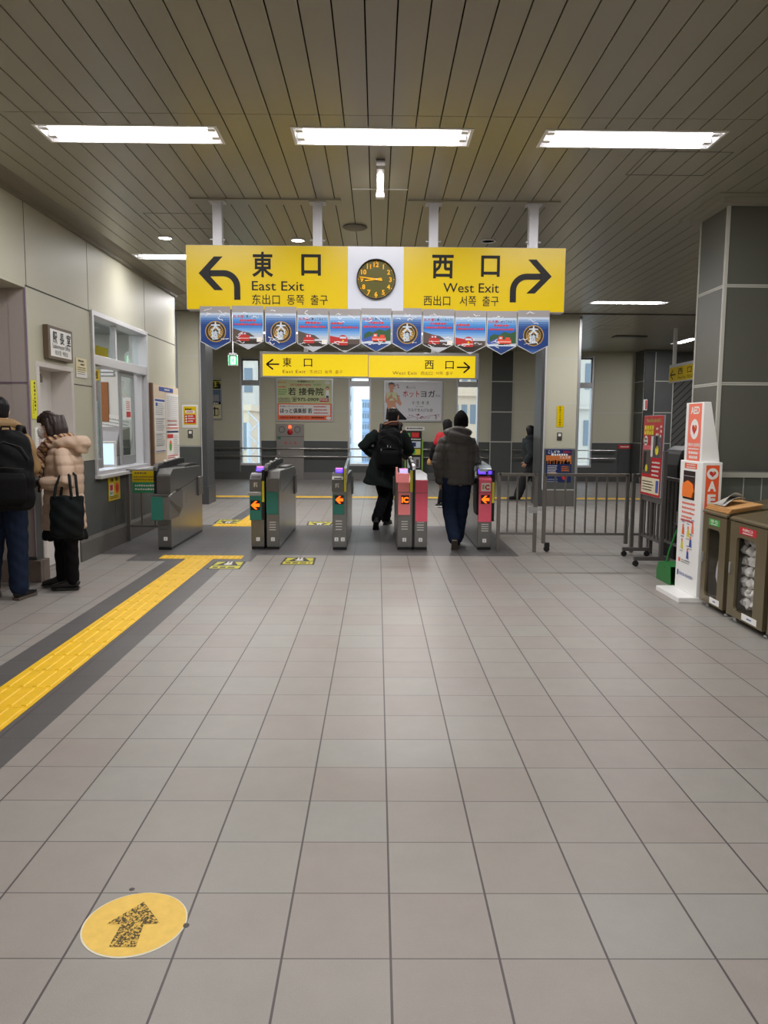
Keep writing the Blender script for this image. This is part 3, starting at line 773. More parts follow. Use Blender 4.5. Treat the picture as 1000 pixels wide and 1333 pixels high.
labels = ['navy pennant with a gold ring emblem, first in the row from the left wall', 'pennant with a red engine and brown hill, second in the row from the left wall',
  'navy pennant with a gold ring emblem, left of the middle, between two red engine pennants', 'pennant with a red engine and brown hill, fourth in the row from the left wall',
  'pennant with an oncoming dark red engine, fifth in the row from the left wall', 'pennant with a red engine before green trees, just below the clock',
  'navy pennant with a gold ring emblem, right of the middle, next to green tree pennant', 'pennant with a red engine and brown hill, fourth in the row from the right end',
  'pennant with an oncoming dark red engine half hidden by creases, third from the right', 'pennant with an orange engine before green trees, second from the right',
  'navy pennant with a gold ring emblem at the right end of the row']
for i, ((x0, x1), kd) in enumerate(zip(edges, kinds)):
    x0 *= KB; x1 *= KB; W = x1-x0; tilt = 0.004*math.sin(i*2.1); dz = -(x0+1.6)*0.0105*0.55 + 0.008*math.sin(i*1.3)
    top, sh, tip = 2.527+dz, 2.211+dz, 2.137+dz
    o = (x0, BYB-0.0015*(i % 3), tip)
    t = thing('pennant', labels[i], 'pennant', ((x0+x1)/2, BYB, tip), 0, 'row of pennants under the exit sign')
    HH = top-tip; hs = sh-tip
    out = [(0, hs), (W/2, 0), (W, hs), (W, HH), (0, HH)]
    c = PL(o); c.slabpoly(out, 0.0015, 'silver', -0.002); c.build('sheet', t)
    hd = PL(o); hd.rect(0.0, HH-0.058, W, HH, 'plastic', 0.0008); hd.build('header', t)
    a = PL(o); e = 0.006
    def ins(z0, z1, m, l):   # horizontal stripe clipped to the pennant outline
        pts = []
        def hw(z): return (W/2-e) if z >= hs+0.004 else max((W/2-e)*(z-0.006)/hs, 0.0005)
        zs = sorted({z0, z1} | ({hs+0.004} if z0 < hs+0.004 < z1 else set()))
        pts = [(W/2-hw(z), z) for z in zs] + [(W/2+hw(z), z) for z in reversed(zs)]
        a.poly(pts, m, l)
    zt = HH-0.06
    R = random.Random(i*11+3)
    if kd == 'E':
        zz_ = [0.008+(zt-0.008)*k/16 for k in range(17)]
        for k in range(16): ins(zz_[k], zz_[k+1], grad_mats('E')[k], 0.0008)
        cx, cz = W/2+0.002, 0.165
        a.disc(cx, cz, 0.094, 'gold', 0.0016, 40); a.disc(cx, cz, 0.087, 'darkemblem', 0.0020, 40); a.ring(cx, cz, 0.062, 0.068, 'gold', 0.0024, 40)
        a.disc(cx, cz-0.012, 0.058, 'gold', 0.0023, 32); a.disc(cx, cz-0.012, 0.03, 'darkemblem', 0.00235, 24)
        for k in range(14):
            an = 2*PI*k/14; a.line([(cx+0.03*math.cos(an), cz-0.012+0.03*math.sin(an)), (cx+0.056*math.cos(an), cz-0.012+0.056*math.sin(an))], 0.004, 'darkemblem', 0.0026)
        a.text('大', cx, cz+0.016, 0.08, 'bannerpale', 0.035, 'C', 0.088, 0.003); a.text('樹', cx, cz-0.066, 0.086, 'bannerpale', 0.02, 'C', 0.084, 0.0034)
    else:
        zz_ = [0.008+(zt-0.008)*k/16 for k in range(17)]
        for k in range(16): ins(zz_[k], zz_[k+1], grad_mats('S')[k], 0.0008)
        if kd == 'G': ins(0.10, 0.225, 'bannermid', 0.0012); ins(0.008, 0.075, 'bannerblue', 0.0012)
        off = 0.0
        if kd != 'T':
            a.text('SL大樹', 0.012, zt-0.045, 0.028, 'red', 0.012, 'L', W*0.34, 0.0022); a.text('に乗ってみよう!', W*0.38, zt-0.043, 0.025, 'navy', 0.008, 'L', W*0.56, 0.0022)
        a.lines(W*(0.05 if kd == 'T' else 0.25), zt-0.078, W*(0.45 if kd == 'T' else 0.74), 1, 0.03, 0.02, 'red', 0.0024, i+50, False); a.lines(W*0.08, zt-0.112, W*0.92, 1, 0.03, 0.018, 'red', 0.0024, i, False)
        if kd in 'RB':
            a.poly([(e, 0.075), (e, 0.19), (W*0.3, 0.165), (W*0.55, 0.15), (W*0.8, 0.1), (W*0.8, 0.075)], 'hill', 0.0014)
            a.rect(W*0.55, 0.10, W*0.95, 0.115, 'bannerpale', 0.0016)
            ins(0.05, 0.085, 'darkemblem', 0.0016)
            a.poly([(W*0.2, 0.078), (W*0.2, 0.128), (W*0.26, 0.13), (W*0.26, 0.155), (W*0.44, 0.155), (W*0.44, 0.13), (W*0.54, 0.126), (W*0.54, 0.078)], 'trainred', 0.002)
            a.rect(W*0.29, 0.136, W*0.34, 0.15, 'bannerpale', 0.0023); a.rect(W*0.38, 0.136, W*0.43, 0.15, 'bannerpale', 0.0023); a.rect(W*0.2, 0.1, W*0.54, 0.104, 'offwhite', 0.0023)
            a.rect(W*0.78, 0.07, W*0.95, 0.11, 'offwhite', 0.0021)
        elif kd == 'T':
            ins(0.05, 0.12, 'hill', 0.0013); ins(0.02, 0.075, 'darkemblem', 0.0016)
            a.poly([(W*0.02, 0.09), (W*0.02, 0.15), (W*0.3, 0.135), (W*0.3, 0.075)], 'trainred', 0.0017)
            a.disc(W*0.44, 0.115, W*0.15, 'trainred', 0.002, 24); a.rect(W*0.29, 0.06, W*0.59, 0.115, 'trainred', 0.0022)
            a.rect(W*0.34, 0.125, W*0.54, 0.142, 'bannerpale', 0.0025); a.rect(W*0.29, 0.088, W*0.59, 0.094, 'offwhite', 0.0025); a.disc(W*0.44, 0.105, 0.009, 'yellow', 0.0028, 12); a.rect(W*0.27, 0.05, W*0.61, 0.065, 'black', 0.0025)
        else:
            a.poly([(W*0.1, 0.1), (W*0.1, 0.16), (W*0.25, 0.185), (W*0.4, 0.175), (W*0.6, 0.205), (W*0.8, 0.19), (W-e, 0.215), (W-e, 0.1)], 'treegreen', 0.0016)
            a.poly([(W*0.05, 0.09), (W*0.38, 0.105), (W*0.38, 0.15), (W*0.05, 0.11)], 'blue', 0.0019)
            a.rect(W*0.36, 0.098, W*0.82, 0.135, 'trainor', 0.0022); a.rect(W*0.4, 0.135, W*0.54, 0.165, 'trainor', 0.0022); a.rect(W*0.62, 0.135, W*0.78, 0.155, 'trainor', 0.0022)
            a.rect(W*0.43, 0.142, W*0.51, 0.156, 'bannerpale', 0.0025); a.rect(W*0.36, 0.113, W*0.82, 0.118, 'offwhite', 0.0025); a.rect(W*0.4, 0.086, W*0.8, 0.098, 'black', 0.0025); ins(0.075, 0.088, 'bannerpale', 0.0021)
    # creases of the clear vinyl sleeve, their shine painted as white strokes
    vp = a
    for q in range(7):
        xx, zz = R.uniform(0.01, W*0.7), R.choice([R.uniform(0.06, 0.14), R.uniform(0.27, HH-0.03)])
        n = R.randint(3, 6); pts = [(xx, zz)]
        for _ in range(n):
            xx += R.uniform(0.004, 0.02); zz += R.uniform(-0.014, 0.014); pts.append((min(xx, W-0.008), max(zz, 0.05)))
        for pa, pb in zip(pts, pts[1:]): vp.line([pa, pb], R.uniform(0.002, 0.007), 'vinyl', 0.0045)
    a.build('print', t)

# ================================================================== EMERGENCY EXIT SIGN
es = thing('exit_sign', 'small green emergency exit sign hanging on a thin rod, left of the smaller yellow sign', 'sign', (-2.397, 13.0, 2.43))
m = MB(); m.box(-2.475, -2.318, 13.0, 13.05, 2.435, 2.608, 'lampwhite'); m.box(-2.46, -2.333, 12.99, 13.06, 2.6, 2.635, 'alu'); m.build('case', es, 0.004)
M['exitgreen'] = mat('exit_green', S(20, 160, 96), 0.4, emit=S(20, 170, 105), estr=0.7); M['exitwhite'] = mat('exit_white', S(230, 245, 236), 0.4, emit=S(220, 250, 235), estr=0.8)
e = PL((-2.475, 13.0, 2.435)); e.rect(0.008, 0.01, 0.149, 0.163, 'exitgreen', 0.001); e.rect(0.045, 0.02, 0.125, 0.153, 'exitwhite', 0.002)
e.disc(0.092, 0.132, 0.010, 'exitgreen', 0.003, 12); e.line([(0.088, 0.118), (0.082, 0.085), (0.098, 0.06), (0.09, 0.03)], 0.013, 'exitgreen', 0.003); e.line([(0.082, 0.085), (0.066, 0.06), (0.056, 0.055)], 0.012, 'exitgreen', 0.003); e.line([(0.068, 0.095), (0.088, 0.115), (0.11, 0.1)], 0.009, 'exitgreen', 0.003)
e.build('pictogram', es)
m = MB(); m.tube([(-2.397, 13.03, 2.63), (-2.397, 13.03, CZ)], 0.008, 'alulight', 8); m.build('rod', es)
m = MB(); m.lathe((-2.397, 13.03, CZ-0.02), [(0.04, 0.02), (0.03, 0.0)], 'alulight', 16); m.build('ceiling_rose', es)

# ================================================================== WEST EXIT SIGN FAR RIGHT (faces the left)
X3 = 5.98
s3 = thing('hanging_sign', 'yellow West Exit sign with left arrow on white posts behind the dark pillar', 'sign', (X3+0.04, 15.1, 2.36))
b = MB(); b.box(X3, X3+0.08, 14.0, 16.05, 2.38, 2.74, 'alulight'); b.build('frame', s3, 0.004)
p = PL((X3, 16.05, 2.38), (0, -1, 0)); p.rect(0.02, 0.02, 2.03, 0.30, 'yellow', 0.002); p.build('panel', s3)
p = PL((X3, 16.05, 2.38), (0, -1, 0)); p.line([(0.1, 0.15), (0.36, 0.15)], 0.026, 'ink', 0.004); p.line([(0.22, 0.24), (0.09, 0.15), (0.22, 0.06)], 0.028, 'ink', 0.0042)
p.text('西', 0.48, 0.15, 0.14, 'ink', 0.012, 'L', 0.24, 0.004); p.text('口', 0.95, 0.15, 0.14, 'ink', 0.012, 'L', 0.2, 0.004)
p.text('West Exit  西出口  서쪽 출구', 0.48, 0.05, 0.075, 'ink', 0.0, 'L', 1.2, 0.004); p.build('lettering', s3)
for yy in (15.9, 14.15):
    m = MB(); m.box(X3+0.01, X3+0.07, yy-0.03, yy+0.03, 2.74, CZ, 'white'); m.build('post', s3)

# ================================================================== LEFT WALL NOTICES
def on_left(y0, z0): return PL((WX+0.003, y0, z0), (0, 1, 0))
o_ = thing('office_sign', 'brown framed white station master office sign above the door', 'sign', (WX+0.02, 7.72, 2.07))
p = on_left(7.43, 2.07); p.slab(0, 0, 0.585, 0.315, 0.05, mat('sign_wood_frame', S(92, 76, 58), 0.5)); p.build('frame', o_, 0.004)
p = on_left(7.43, 2.07); p.rect(0.045, 0.03, 0.545, 0.285, 'white', 0.051); p.build('panel', o_)
p = on_left(7.43, 2.07)
for i, ch in enumerate('駅長室'): p.text(ch, 0.1+i*0.165, 0.165, 0.12, 'ink', 0.02, 'L', 0.1, 0.053)
p.text('Stationmaster Office', 0.295, 0.108, 0.062, 'ink', 0.0, 'C', 0.42, 0.053); p.text('站长室  역장실', 0.295, 0.05, 0.05, 'ink', 0.0, 'C', 0.30, 0.053); p.build('lettering', o_)
def poster(name, label, cat, pl, w_, h_, ground, draw, d=0.003, group=None):
    t = thing(name, label, cat, pl.P(w_/2, 0, 0), 0, group)
    s = PL(pl.o, pl.u, pl.w); s.slab(0, 0, w_, h_, d, ground); s.build('sheet', t)
    q = PL(pl.P(0, 0, d), pl.u, pl.w); draw(q); q.build('print', t)
    return t
def d1(q):
    q.lines(0.06, 0.165, 0.22, 1, 0.03, 0.02, 'ink', 0.001, 1); q.lines(0.12, 0.13, 0.26, 1, 0.03, 0.018, 'ink', 0.001, 2); q.lines(0.03, 0.1, 0.27, 4, 0.022, 0.01, 'greyink', 0.001, 3); q.rect(0, 0, 0.3, 0.06, 'paper', 0.0008)
poster('wall_notice', 'small cream paper notice on the wall between door and ticket window', 'notice', on_left(8.21, 1.945), 0.3, 0.205, mat('cream_paper', S(226, 216, 176), 0.7), d1)
def d2(q):
    [q.lines(0.062, 0.315-k*0.034, 0.088, 1, 0.03, 0.024, 'ink', 0.001, k, False) for k in range(8)]; [q.lines(0.028, 0.16-k*0.022, 0.046, 1, 0.03, 0.015, 'greyink', 0.001, k+9, False) for k in range(6)]
poster('door_notice', 'narrow upright yellow notice on the wall strip left of the office door', 'notice', on_left(7.125, 1.50), 0.115, 0.35, mat('lime_yellow', S(226, 222, 40), 0.6), d2)
def d3(q):
    q.lines(0.08, 0.225, 0.18, 1, 0.1, 0.045, 'ink', 0.001, 1, False); q.lines(0.25, 0.225, 0.36, 1, 0.1, 0.045, 'ink', 0.001, 2, False)
    q.rect(0.03, 0.06, 0.17, 0.2, 'paper', 0.001); q.rect(0.05, 0.12, 0.15, 0.19, 'red', 0.0016); q.rect(0.05, 0.07, 0.1, 0.11, 'green', 0.0016); q.rect(0.11, 0.07, 0.16, 0.11, 'traingrey', 0.0016)
    q.disc(0.3, 0.14, 0.07, 'orange', 0.001, 24); q.disc(0.3, 0.14, 0.045, 'red', 0.0016, 24); q.lines(0.05, 0.045, 0.38, 2, 0.02, 0.01, 'ink', 0.001, 5)
poster('wall_poster', 'yellow poster with red and green pictures on the dark wall below the ticket window', 'poster', on_left(9.06, 0.555), 0.41, 0.29, 'yellow', d3)
# door notices
def d4(q): q.lines(0.015, 0.018, 0.135, 1, 0.1, 0.036, 'ink', 0.001, 2, False)
poster('door_sticker', 'small yellow sticker on the white office door', 'notice', PL((WX-0.2, 7.42, 1.6), (0, 1, 0)), 0.15, 0.07, 'yellow', d4)
pp = PL((WX-0.2, 7.33, 1.58), (0, 1, 0)); pp.slab(0, 0, 0.34, 0.38, 0.002, 'white'); tag(pp.build('door_paper'), 'large plain white sheet stuck on the office door behind the beige coat', 'notice')
m = MB(); m.box(WX, WX+0.02, 7.165, 7.235, 1.0, 1.42, 'white'); 
th_ = m.build('thermometer', None, 0.006); tag(th_, 'tall white thermometer strip on the wall left of the office door', 'thermometer')
q = PL((WX+0.021, 7.165, 1.0), (0, 1, 0)); 
for k in range(16): q.line([(0.015, 0.03+k*0.024), (0.05 if k % 4 == 0 else 0.035, 0.03+k*0.024)], 0.004, 'traingrey', 0.001)
q.line([(0.055, 0.03), (0.055, 0.36)], 0.006, 'red', 0.001); q.build('scale', th_)
m = MB(); m.box(-3.34, -3.24, 7.085, 7.1, 1.22, 1.44, 'yellow'); wn_ = m.build('recess_notice'); tag(wn_, 'yellow notice on the taupe recess wall, half hidden by the black backpack', 'notice')
q = PL((-3.34, 7.085, 1.22)); q.rect(0.015, 0.1, 0.085, 0.2, 'ink', 0.001); q.lines(0.01, 0.07, 0.09, 3, 0.022, 0.012, 'ink', 0.001, 7); q.build('print', wn_)
# notice board
nb = thing('notice_board', 'brown edged beige notice board with timetables at the end of the left wall', 'notice board', (WX, 11.5, 0.89))
p = on_left(10.76, 0.885); p.slab(0, 0, 1.47, 1.13, 0.035, mat('board_beige', S(214, 196, 170), 0.7)); p.build('board', nb)
p = on_left(10.76, 0.885); br = mat('board_brown', S(104, 74, 52), 0.5)
p.slab(-0.03, -0.01, 0.03, 1.14, 0.06, br); p.build('edge_strip', nb)
def sheet(a0, b0, a1, b1, fn, nm='timetable'):
    p = on_left(10.76, 0.885); p.slab(a0, b0, a1, b1, 0.003, 'paper', 0.035); s = p.build(nm, nb)
    q = on_left(10.76, 0.885); q.o = q.P(0, 0, 0.038); fn(q); q.build('print', s)
def f1(q):
    q.rect(0.17, 0.9, 0.67, 0.93, 'blue', 0.001); q.rect(0.17, 0.19, 0.67, 0.2, 'blue', 0.001)
    for j, y in enumerate((0.78, 0.56, 0.34)): q.lines(0.2, y+0.08, 0.64, 6, 0.03, 0.013, 'traingrey', 0.001, j+20)
    q.rect(0.2, 0.83, 0.3, 0.88, 'blue', 0.0012)
    for y in (0.66, 0.44, 0.28): q.line([(0.18, y), (0.66, y)], 0.006, 'traingrey', 0.001)
sheet(0.15, 0.18, 0.69, 0.94, f1)
def f2(q):
    for c in range(7): q.lines(0.78+c*0.09, 0.98, 0.78+c*0.09+0.06, 15, 0.03, 0.013, 'traingrey', 0.001, 30+c, False)
    q.lines(0.78, 0.62, 1.4, 2, 0.06, 0.02, 'red', 0.001, 41); q.rect(0.76, 0.515, 1.42, 0.53, 'red', 0.001)
sheet(0.74, 0.5, 1.44, 1.03, f2)
def f3(q):
    q.rect(0.76, 0.45, 1.42, 0.48, 'navy', 0.001); q.rect(0.77, 0.37, 1.1, 0.43, 'red', 0.001); q.disc(0.95, 0.26, 0.08, 'orange', 0.001, 20); q.disc(0.93, 0.24, 0.06, 'green', 0.0015, 20)
    q.lines(1.12, 0.4, 1.42, 10, 0.03, 0.014, 'traingrey', 0.001, 44); q.lines(0.78, 0.1, 1.42, 2, 0.03, 0.018, 'red', 0.001, 45)
sheet(0.74, 0.05, 1.44, 0.49, f3)
def f4(q): q.lines(0.68, 1.068, 0.95, 1, 0.1, 0.026, 'white', 0.001, 2, False)
p = on_left(10.76, 0.885); p.slab(0.4, 1.05, 1.15, 1.11, 0.003, 'blue', 0.035); hb = p.build('heading', nb); q = on_left(10.76, 0.885); q.o = q.P(0, 0, 0.038); f4(q); q.build('print', hb)

# ================================================================== INSIDE THE TICKET OFFICE
cbm = mat('cork', S(150, 98, 60), 0.9, noise=0.15, nscale=60)
t = thing('cork_board', 'cork board with pinned papers on the office wall seen through the open window', 'notice board', (-4.4, 12.08, 1.5))
p = PL((-5.3, 12.095, 1.5)); p.slab(0, 0, 1.15, 0.6, 0.02, cbm); p.build('board', t)
for (a, b_, c_, d_, m_) in ((0.08, 0.12, 0.62, 0.52, mat('pale_green_paper', S(206, 214, 178), 0.7)),): 
    p = PL((-5.3, 12.095, 1.5)); p.slab(a, b_, c_, d_, 0.003, m_, 0.02); s = p.build('pinned_paper', t); q = PL((-5.3, 12.077, 1.5)); q.lines(a+0.05, d_-0.08, c_-0.04, 6, 0.055, 0.025, 'traingrey', 0.001, 2); q.build('print', s)
def d5(q): q.lines(0.05, 0.62, 0.5, 12, 0.05, 0.022, 'traingrey', 0.001, 4)
poster('wall_paper', 'large tilted sheet of typed paper on the office wall below the cork board', 'paper', PL((-4.42, 12.09, 0.95), (0.98, 0, -0.17), (0.17, 0, 0.98)), 0.55, 0.7, 'paper', d5)
t = thing('picture_frame', 'brown framed paper on the office wall behind the grey machine', 'picture frame', (-4.85, 12.06, 0.82))
p = PL((-5.1, 12.095, 0.82)); p.slab(0, 0, 0.5, 0.62, 0.03, mat('frame_brown', S(120, 76, 46), 0.5)); p.build('frame', t); p = PL((-5.1, 12.065, 0.82)); p.rect(0.06, 0.06, 0.44, 0.56, 'paper', 0.001); p.lines(0.1, 0.5, 0.42, 8, 0.05, 0.02, 'greyink', 0.002, 6); p.build('sheet', t)
vent = MB()
for k in range(4): vent.box(-4.75, -4.05, 12.06, 12.1, 2.2+k*0.055, 2.235+k*0.055, 'alu')
tag(vent.build('air_vent'), 'slatted grey air vent high on the office wall', 'vent', kind='thing')
t = thing('ticket_machine', 'bulky grey office machine behind the monitor in the ticket window', 'office machine', (-3.86, 10.85, 0.6))
m = MB(); gm = mat('machine_grey', S(128, 126, 128), 0.5); m.box(-4.2, -3.5, 10.5, 11.2, 0, 1.02, gm); m.prism([(10.5, 1.02), (11.2, 1.02), (11.2, 1.42), (10.75, 1.36)], 'x', -4.15, -3.55, gm); m.build('body', t, 0.01)
m = MB(); m.box(-4.1, -3.6, 10.4, 10.52, 0.94, 0.97, 'offwhite'); m.build('paper_tray', t)
t = thing('monitor', 'small computer monitor with a pale blue screen in the ticket window', 'monitor', (-3.45, 9.7, 0.885))
mw = Matrix.Translation((-3.47, 9.72, 0.885)) @ Matrix.Rotation(math.radians(14), 4, 'Z')
m = MB(mw); m.box(-0.2, 0.2, 0, 0.05, 0.04, 0.36, 'offwhite'); m.build('casing', t, 0.008)
m = MB(mw); m.box(-0.17, 0.17, -0.003, 0.0, 0.07, 0.33, mat('screen', S(200, 225, 250), 0.3, emit=S(190, 222, 250), estr=0.9)); m.build('screen', t)
m = MB(mw); m.box(-0.1, 0.1, -0.05, 0.1, 0, 0.015, 'offwhite'); m.box(-0.03, 0.03, 0.02, 0.05, 0.01, 0.06, 'offwhite'); m.build('stand', t)
m = MB(); m.box(-3.4, -3.16, 9.35, 9.6, 0.886, 0.9, 'blue'); m.box(-3.4, -3.39, 9.35, 9.6, 0.9, 0.915, 'blue'); m.box(-3.17, -3.16, 9.35, 9.6, 0.9, 0.915, 'blue'); m.box(-3.39, -3.17, 9.35, 9.36, 0.9, 0.915, 'blue'); m.box(-3.39, -3.17, 9.59, 9.6, 0.9, 0.915, 'blue')
tag(m.build('coin_tray'), 'blue coin tray on the ticket window counter', 'tray')
def d6(q): q.rect(0.02, 0.03, 0.19, 0.1, 'red', 0.001); q.lines(0.02, 0.22, 0.19, 5, 0.025, 0.012, 'red', 0.001, 9)
poster('window_notice', 'white paper with red print taped on the right window sash', 'notice', PL((WX-0.07, 10.0, 1.52), (0, 1, 0)), 0.21, 0.28, 'paper', d6)
def d7(q): q.rect(0.02, 0.02, 0.14, 0.1, 'ink', 0.001); q.text('口', 0.08, 0.035, 0.07, 'yellow', 0.02, 'C', None, 0.002)
poster('window_notice', 'yellow sticker at the top of the narrow left window pane', 'notice', PL((WX-0.028, 8.78, 1.95), (0, 1, 0)), 0.2, 0.12, 'yellow', d7)
m = MB(); m.box(WX-0.105, WX-0.1, 8.72, 9.5, 2.228, 2.36, 'yellow'); tag(m.build('sign_strip'), 'plain yellow strip along the lower edge of the transom pane', 'sign')
m = MB(); m.box(WX-0.052, WX-0.05, 8.79, 8.97, 1.02, 1.72, mat('frosted_film', S(196, 212, 210), 0.6)); tag(m.build('frosted_film'), 'pale frosted film on the lower half of the narrow left window pane', 'film')
# ================================================================== TACTILE PAVING
M['tactile'] = mat('tactile_yellow', S(238, 190, 18), 0.5, noise=0.08, nscale=9, bump=0.1)
def bars_tile(mb, x0, y0, s=0.3):
    mb.box(x0+0.001, x0+s-0.001, y0+0.001, y0+s-0.001, 0.0, 0.003, 'tactile')
    for k in range(4):
        xx = x0+s*(k+0.5)/4
        mb.add([(xx-0.016, y0+0.015, 0.003), (xx+0.016, y0+0.015, 0.003), (xx+0.016, y0+s-0.015, 0.003), (xx-0.016, y0+s-0.015, 0.003),
                (xx-0.010, y0+0.021, 0.008), (xx+0.010, y0+0.021, 0.008), (xx+0.010, y0+s-0.021, 0.008), (xx-0.010, y0+s-0.021, 0.008)],
               [(4, 5, 6, 7), (0, 1, 5, 4), (1, 2, 6, 5), (2, 3, 7, 6), (3, 0, 4, 7)], 'tactile')
def dots_tile(mb, x0, y0, sx_=0.3, sy_=0.3):
    mb.box(x0+0.001, x0+sx_-0.001, y0+0.001, y0+sy_-0.001, 0.0, 0.003, 'tactile')
    for i in range(5):
        for j in range(5):
            mb.lathe((x0+sx_*(i+0.5)/5, y0+sy_*(j+0.5)/5, 0.003), [(0.014, 0), (0.009, 0.005)], 'tactile', 8)
m = MB(); y = 8.37
while y > -1.2:
    y -= 0.3; bars_tile(m, -2.085, y)
tag(m.build('tactile_path'), 'yellow ribbed tactile path running along the floor to the left ticket gate', 'tactile paving')
m = MB()
for xx in (-2.385, -2.085, -1.785): dots_tile(m, xx, 8.37, 0.3, 0.22)
tag(m.build('tactile_crossbar'), 'short yellow dotted tactile strip across the path before the left ticket gate', 'tactile paving')
m = MB(); y = 11.42
while y < 15.5: bars_tile(m, -2.085, y); y += 0.3
tag(m.build('tactile_path'), 'yellow ribbed tactile path beyond the ticket gates at the left', 'tactile paving')
m = MB()
for xx in (-2.385, -2.085): dots_tile(m, xx, 11.12)
tag(m.build('tactile_crossbar'), 'short yellow dotted tactile strip just beyond the left ticket gate', 'tactile paving')
m = MB(); x = -5.9
while x < 9.2: bars_tile(m, x, 15.72); x += 0.3
tag(m.build('tactile_path'), 'long yellow tactile line crossing the far concourse beyond the gates', 'tactile paving')
# round floor sticker with speckled arrow
fl = PL((-0.703, 2.131, 0.0), (1, 0, 0), (0, 1, 0))
st = thing('floor_sticker', 'round yellow floor sticker with a worn speckled arrow in the foreground', 'sticker', (-0.703, 2.131, 0))
s = PL(fl.o, fl.u, fl.w); s.disc(0, 0, 0.150, mat('sticker_edge', S(226, 220, 200), 0.5), 0.0012, 56, None, 0.0012); s.disc(0.0, 0.002, 0.146, mat('sticker_yellow', S(236, 196, 92), 0.6, noise=0.08, nscale=30), 0.0016, 56); s.build('disc', st)
sm_, N_, Lk, Pp = new_mat('speckled_arrow')
tcn = N_.new('ShaderNodeTexCoord'); ns = N_.new('ShaderNodeTexNoise'); ns.inputs['Scale'].default_value = 170; ns.inputs['Detail'].default_value = 2
rr = N_.new('ShaderNodeValToRGB'); rr.color_ramp.elements[0].position = 0.46; rr.color_ramp.elements[1].position = 0.56
rr.color_ramp.elements[0].color = (*S(70, 58, 26), 1); rr.color_ramp.elements[1].color = (*S(222, 182, 80), 1)
Lk.new(tcn.outputs['Object'], ns.inputs['Vector']); Lk.new(ns.outputs['Fac'], rr.inputs[0]); Lk.new(rr.outputs[0], Pp.inputs['Base Color']); Pp.inputs['Roughness'].default_value = 0.7
s = PL(fl.o, fl.u, fl.w); ap = [(-0.707, 2.232), (-0.629, 2.129), (-0.675, 2.125), (-0.668, 2.026), (-0.744, 2.026), (-0.741, 2.125), (-0.784, 2.127)]
s.poly([(a+0.703, b-2.131) for a, b in ap], sm_, 0.0024); s.build('arrow', st)
# chewing-gum spots
for (xx, yy, r, lb) in ((-0.765, 2.30, 0.009, 'flat dark gum spot on the floor above the round yellow sticker'), (-0.553, 2.122, 0.012, 'dark gum spot on the floor to the right of the round yellow sticker')):
    m = MB(); m.lathe((xx, yy, 0.0), [(r, 0), (r*0.8, 0.0015), (0, 0.0018)], mat('gum', S(84, 78, 74), 0.7), 14); tag(m.build('gum_spot'), lb, 'gum', 'gum spots')
# trapezoid queue stickers before and behind the gates
M['stickerdark'] = mat('sticker_dark', S(60, 58, 52), 0.6); M['stickeryel'] = mat('sticker_yel', S(206, 198, 60), 0.6)
def gate_sticker(x0, x1, y0, y1, label, flip=False):
    W, D = x1-x0, y1-y0
    t = thing('floor_sticker', label, 'sticker', ((x0+x1)/2, (y0+y1)/2, 0), 0, 'trapezoid stickers by the ticket gates')
    u, v, o = ((1, 0, 0), (0, 1, 0), (x0, y0, 0)) if not flip else ((-1, 0, 0), (0, -1, 0), (x1, y1, 0))
    s = PL(o, u, v); s.slabpoly([(0, 0), (W, 0), (W*0.97, D), (W*0.03, D)], 0.0012, 'stickerdark'); s.build('sheet', t)
    s = PL(o, u, v); s.rect(W*0.06, D*0.06, W*0.94, D*0.42, 'stickeryel', 0.002); s.poly([(W*0.08, D*0.5), (W*0.18, D*0.5), (W*0.36, D*0.92), (W*0.1, D*0.92)], 'stickeryel', 0.002); s.poly([(W*0.82, D*0.5), (W*0.92, D*0.5), (W*0.9, D*0.92), (W*0.64, D*0.92)], 'stickeryel', 0.002)
    s.lines(W*0.14, D*0.14, W*0.86, 1, 0.1, D*0.16, 'stickerdark', 0.003, 3, False)
    s.disc(W*0.5, D*0.62, W*0.13, 'offwhite', 0.002, 20, D*0.1); s.rect(W*0.42, D*0.62, W*0.48, D*0.95, 'offwhite', 0.0024); s.rect(W*0.52, D*0.62, W*0.58, D*0.95, 'offwhite', 0.0024)
    s.build('print', t)
gate_sticker(-1.735, -1.39, 7.77, 8.22, 'yellow and black floor sticker beside the head of the tactile path')
gate_sticker(-1.02, -0.66, 8.05, 8.49, 'yellow and black floor sticker in front of the second lane from the left')
gate_sticker(-2.45, -2.02, 11.45, 11.95, 'yellow and black floor sticker beyond the leftmost lane', True)
gate_sticker(-1.05, -0.66, 11.32, 11.75, 'yellow and black floor sticker beyond the second lane from the left', True)

# ================================================================== TICKET GATES
M['pink'] = mat('gate_pink', S(238, 98, 122), 0.4); M['pinklight'] = mat('gate_salmon', S(250, 142, 142), 0.4)
M['teal'] = mat('gate_teal', S(44, 118, 104), 0.4); M['gatehead'] = mat('gate_head_grey', S(112, 110, 108), 0.45, metal=0.3)
M['fluoyellow'] = mat('gate_yellow_stripe', S(226, 212, 40), 0.4)
M['ledorange'] = mat('led_orange', S(255, 110, 20), 0.4, emit=S(255, 92, 10), estr=2.2); M['ledred'] = mat('led_red', S(200, 30, 10), 0.4, emit=S(220, 30, 10), estr=0.5)
M['ledviolet'] = mat('reader_violet', S(110, 80, 255), 0.3, emit=S(96, 60, 255), estr=1.6); M['ledpale'] = mat('reader_pale', S(170, 170, 240), 0.3, emit=S(160, 150, 255), estr=0.9)
M['ledpink'] = mat('reader_pink', S(255, 140, 220), 0.3, emit=S(255, 120, 220), estr=1.0)
M['railglass'] = mat('gate_rail_clear', S(190, 205, 214), 0.12, spec=0.8)
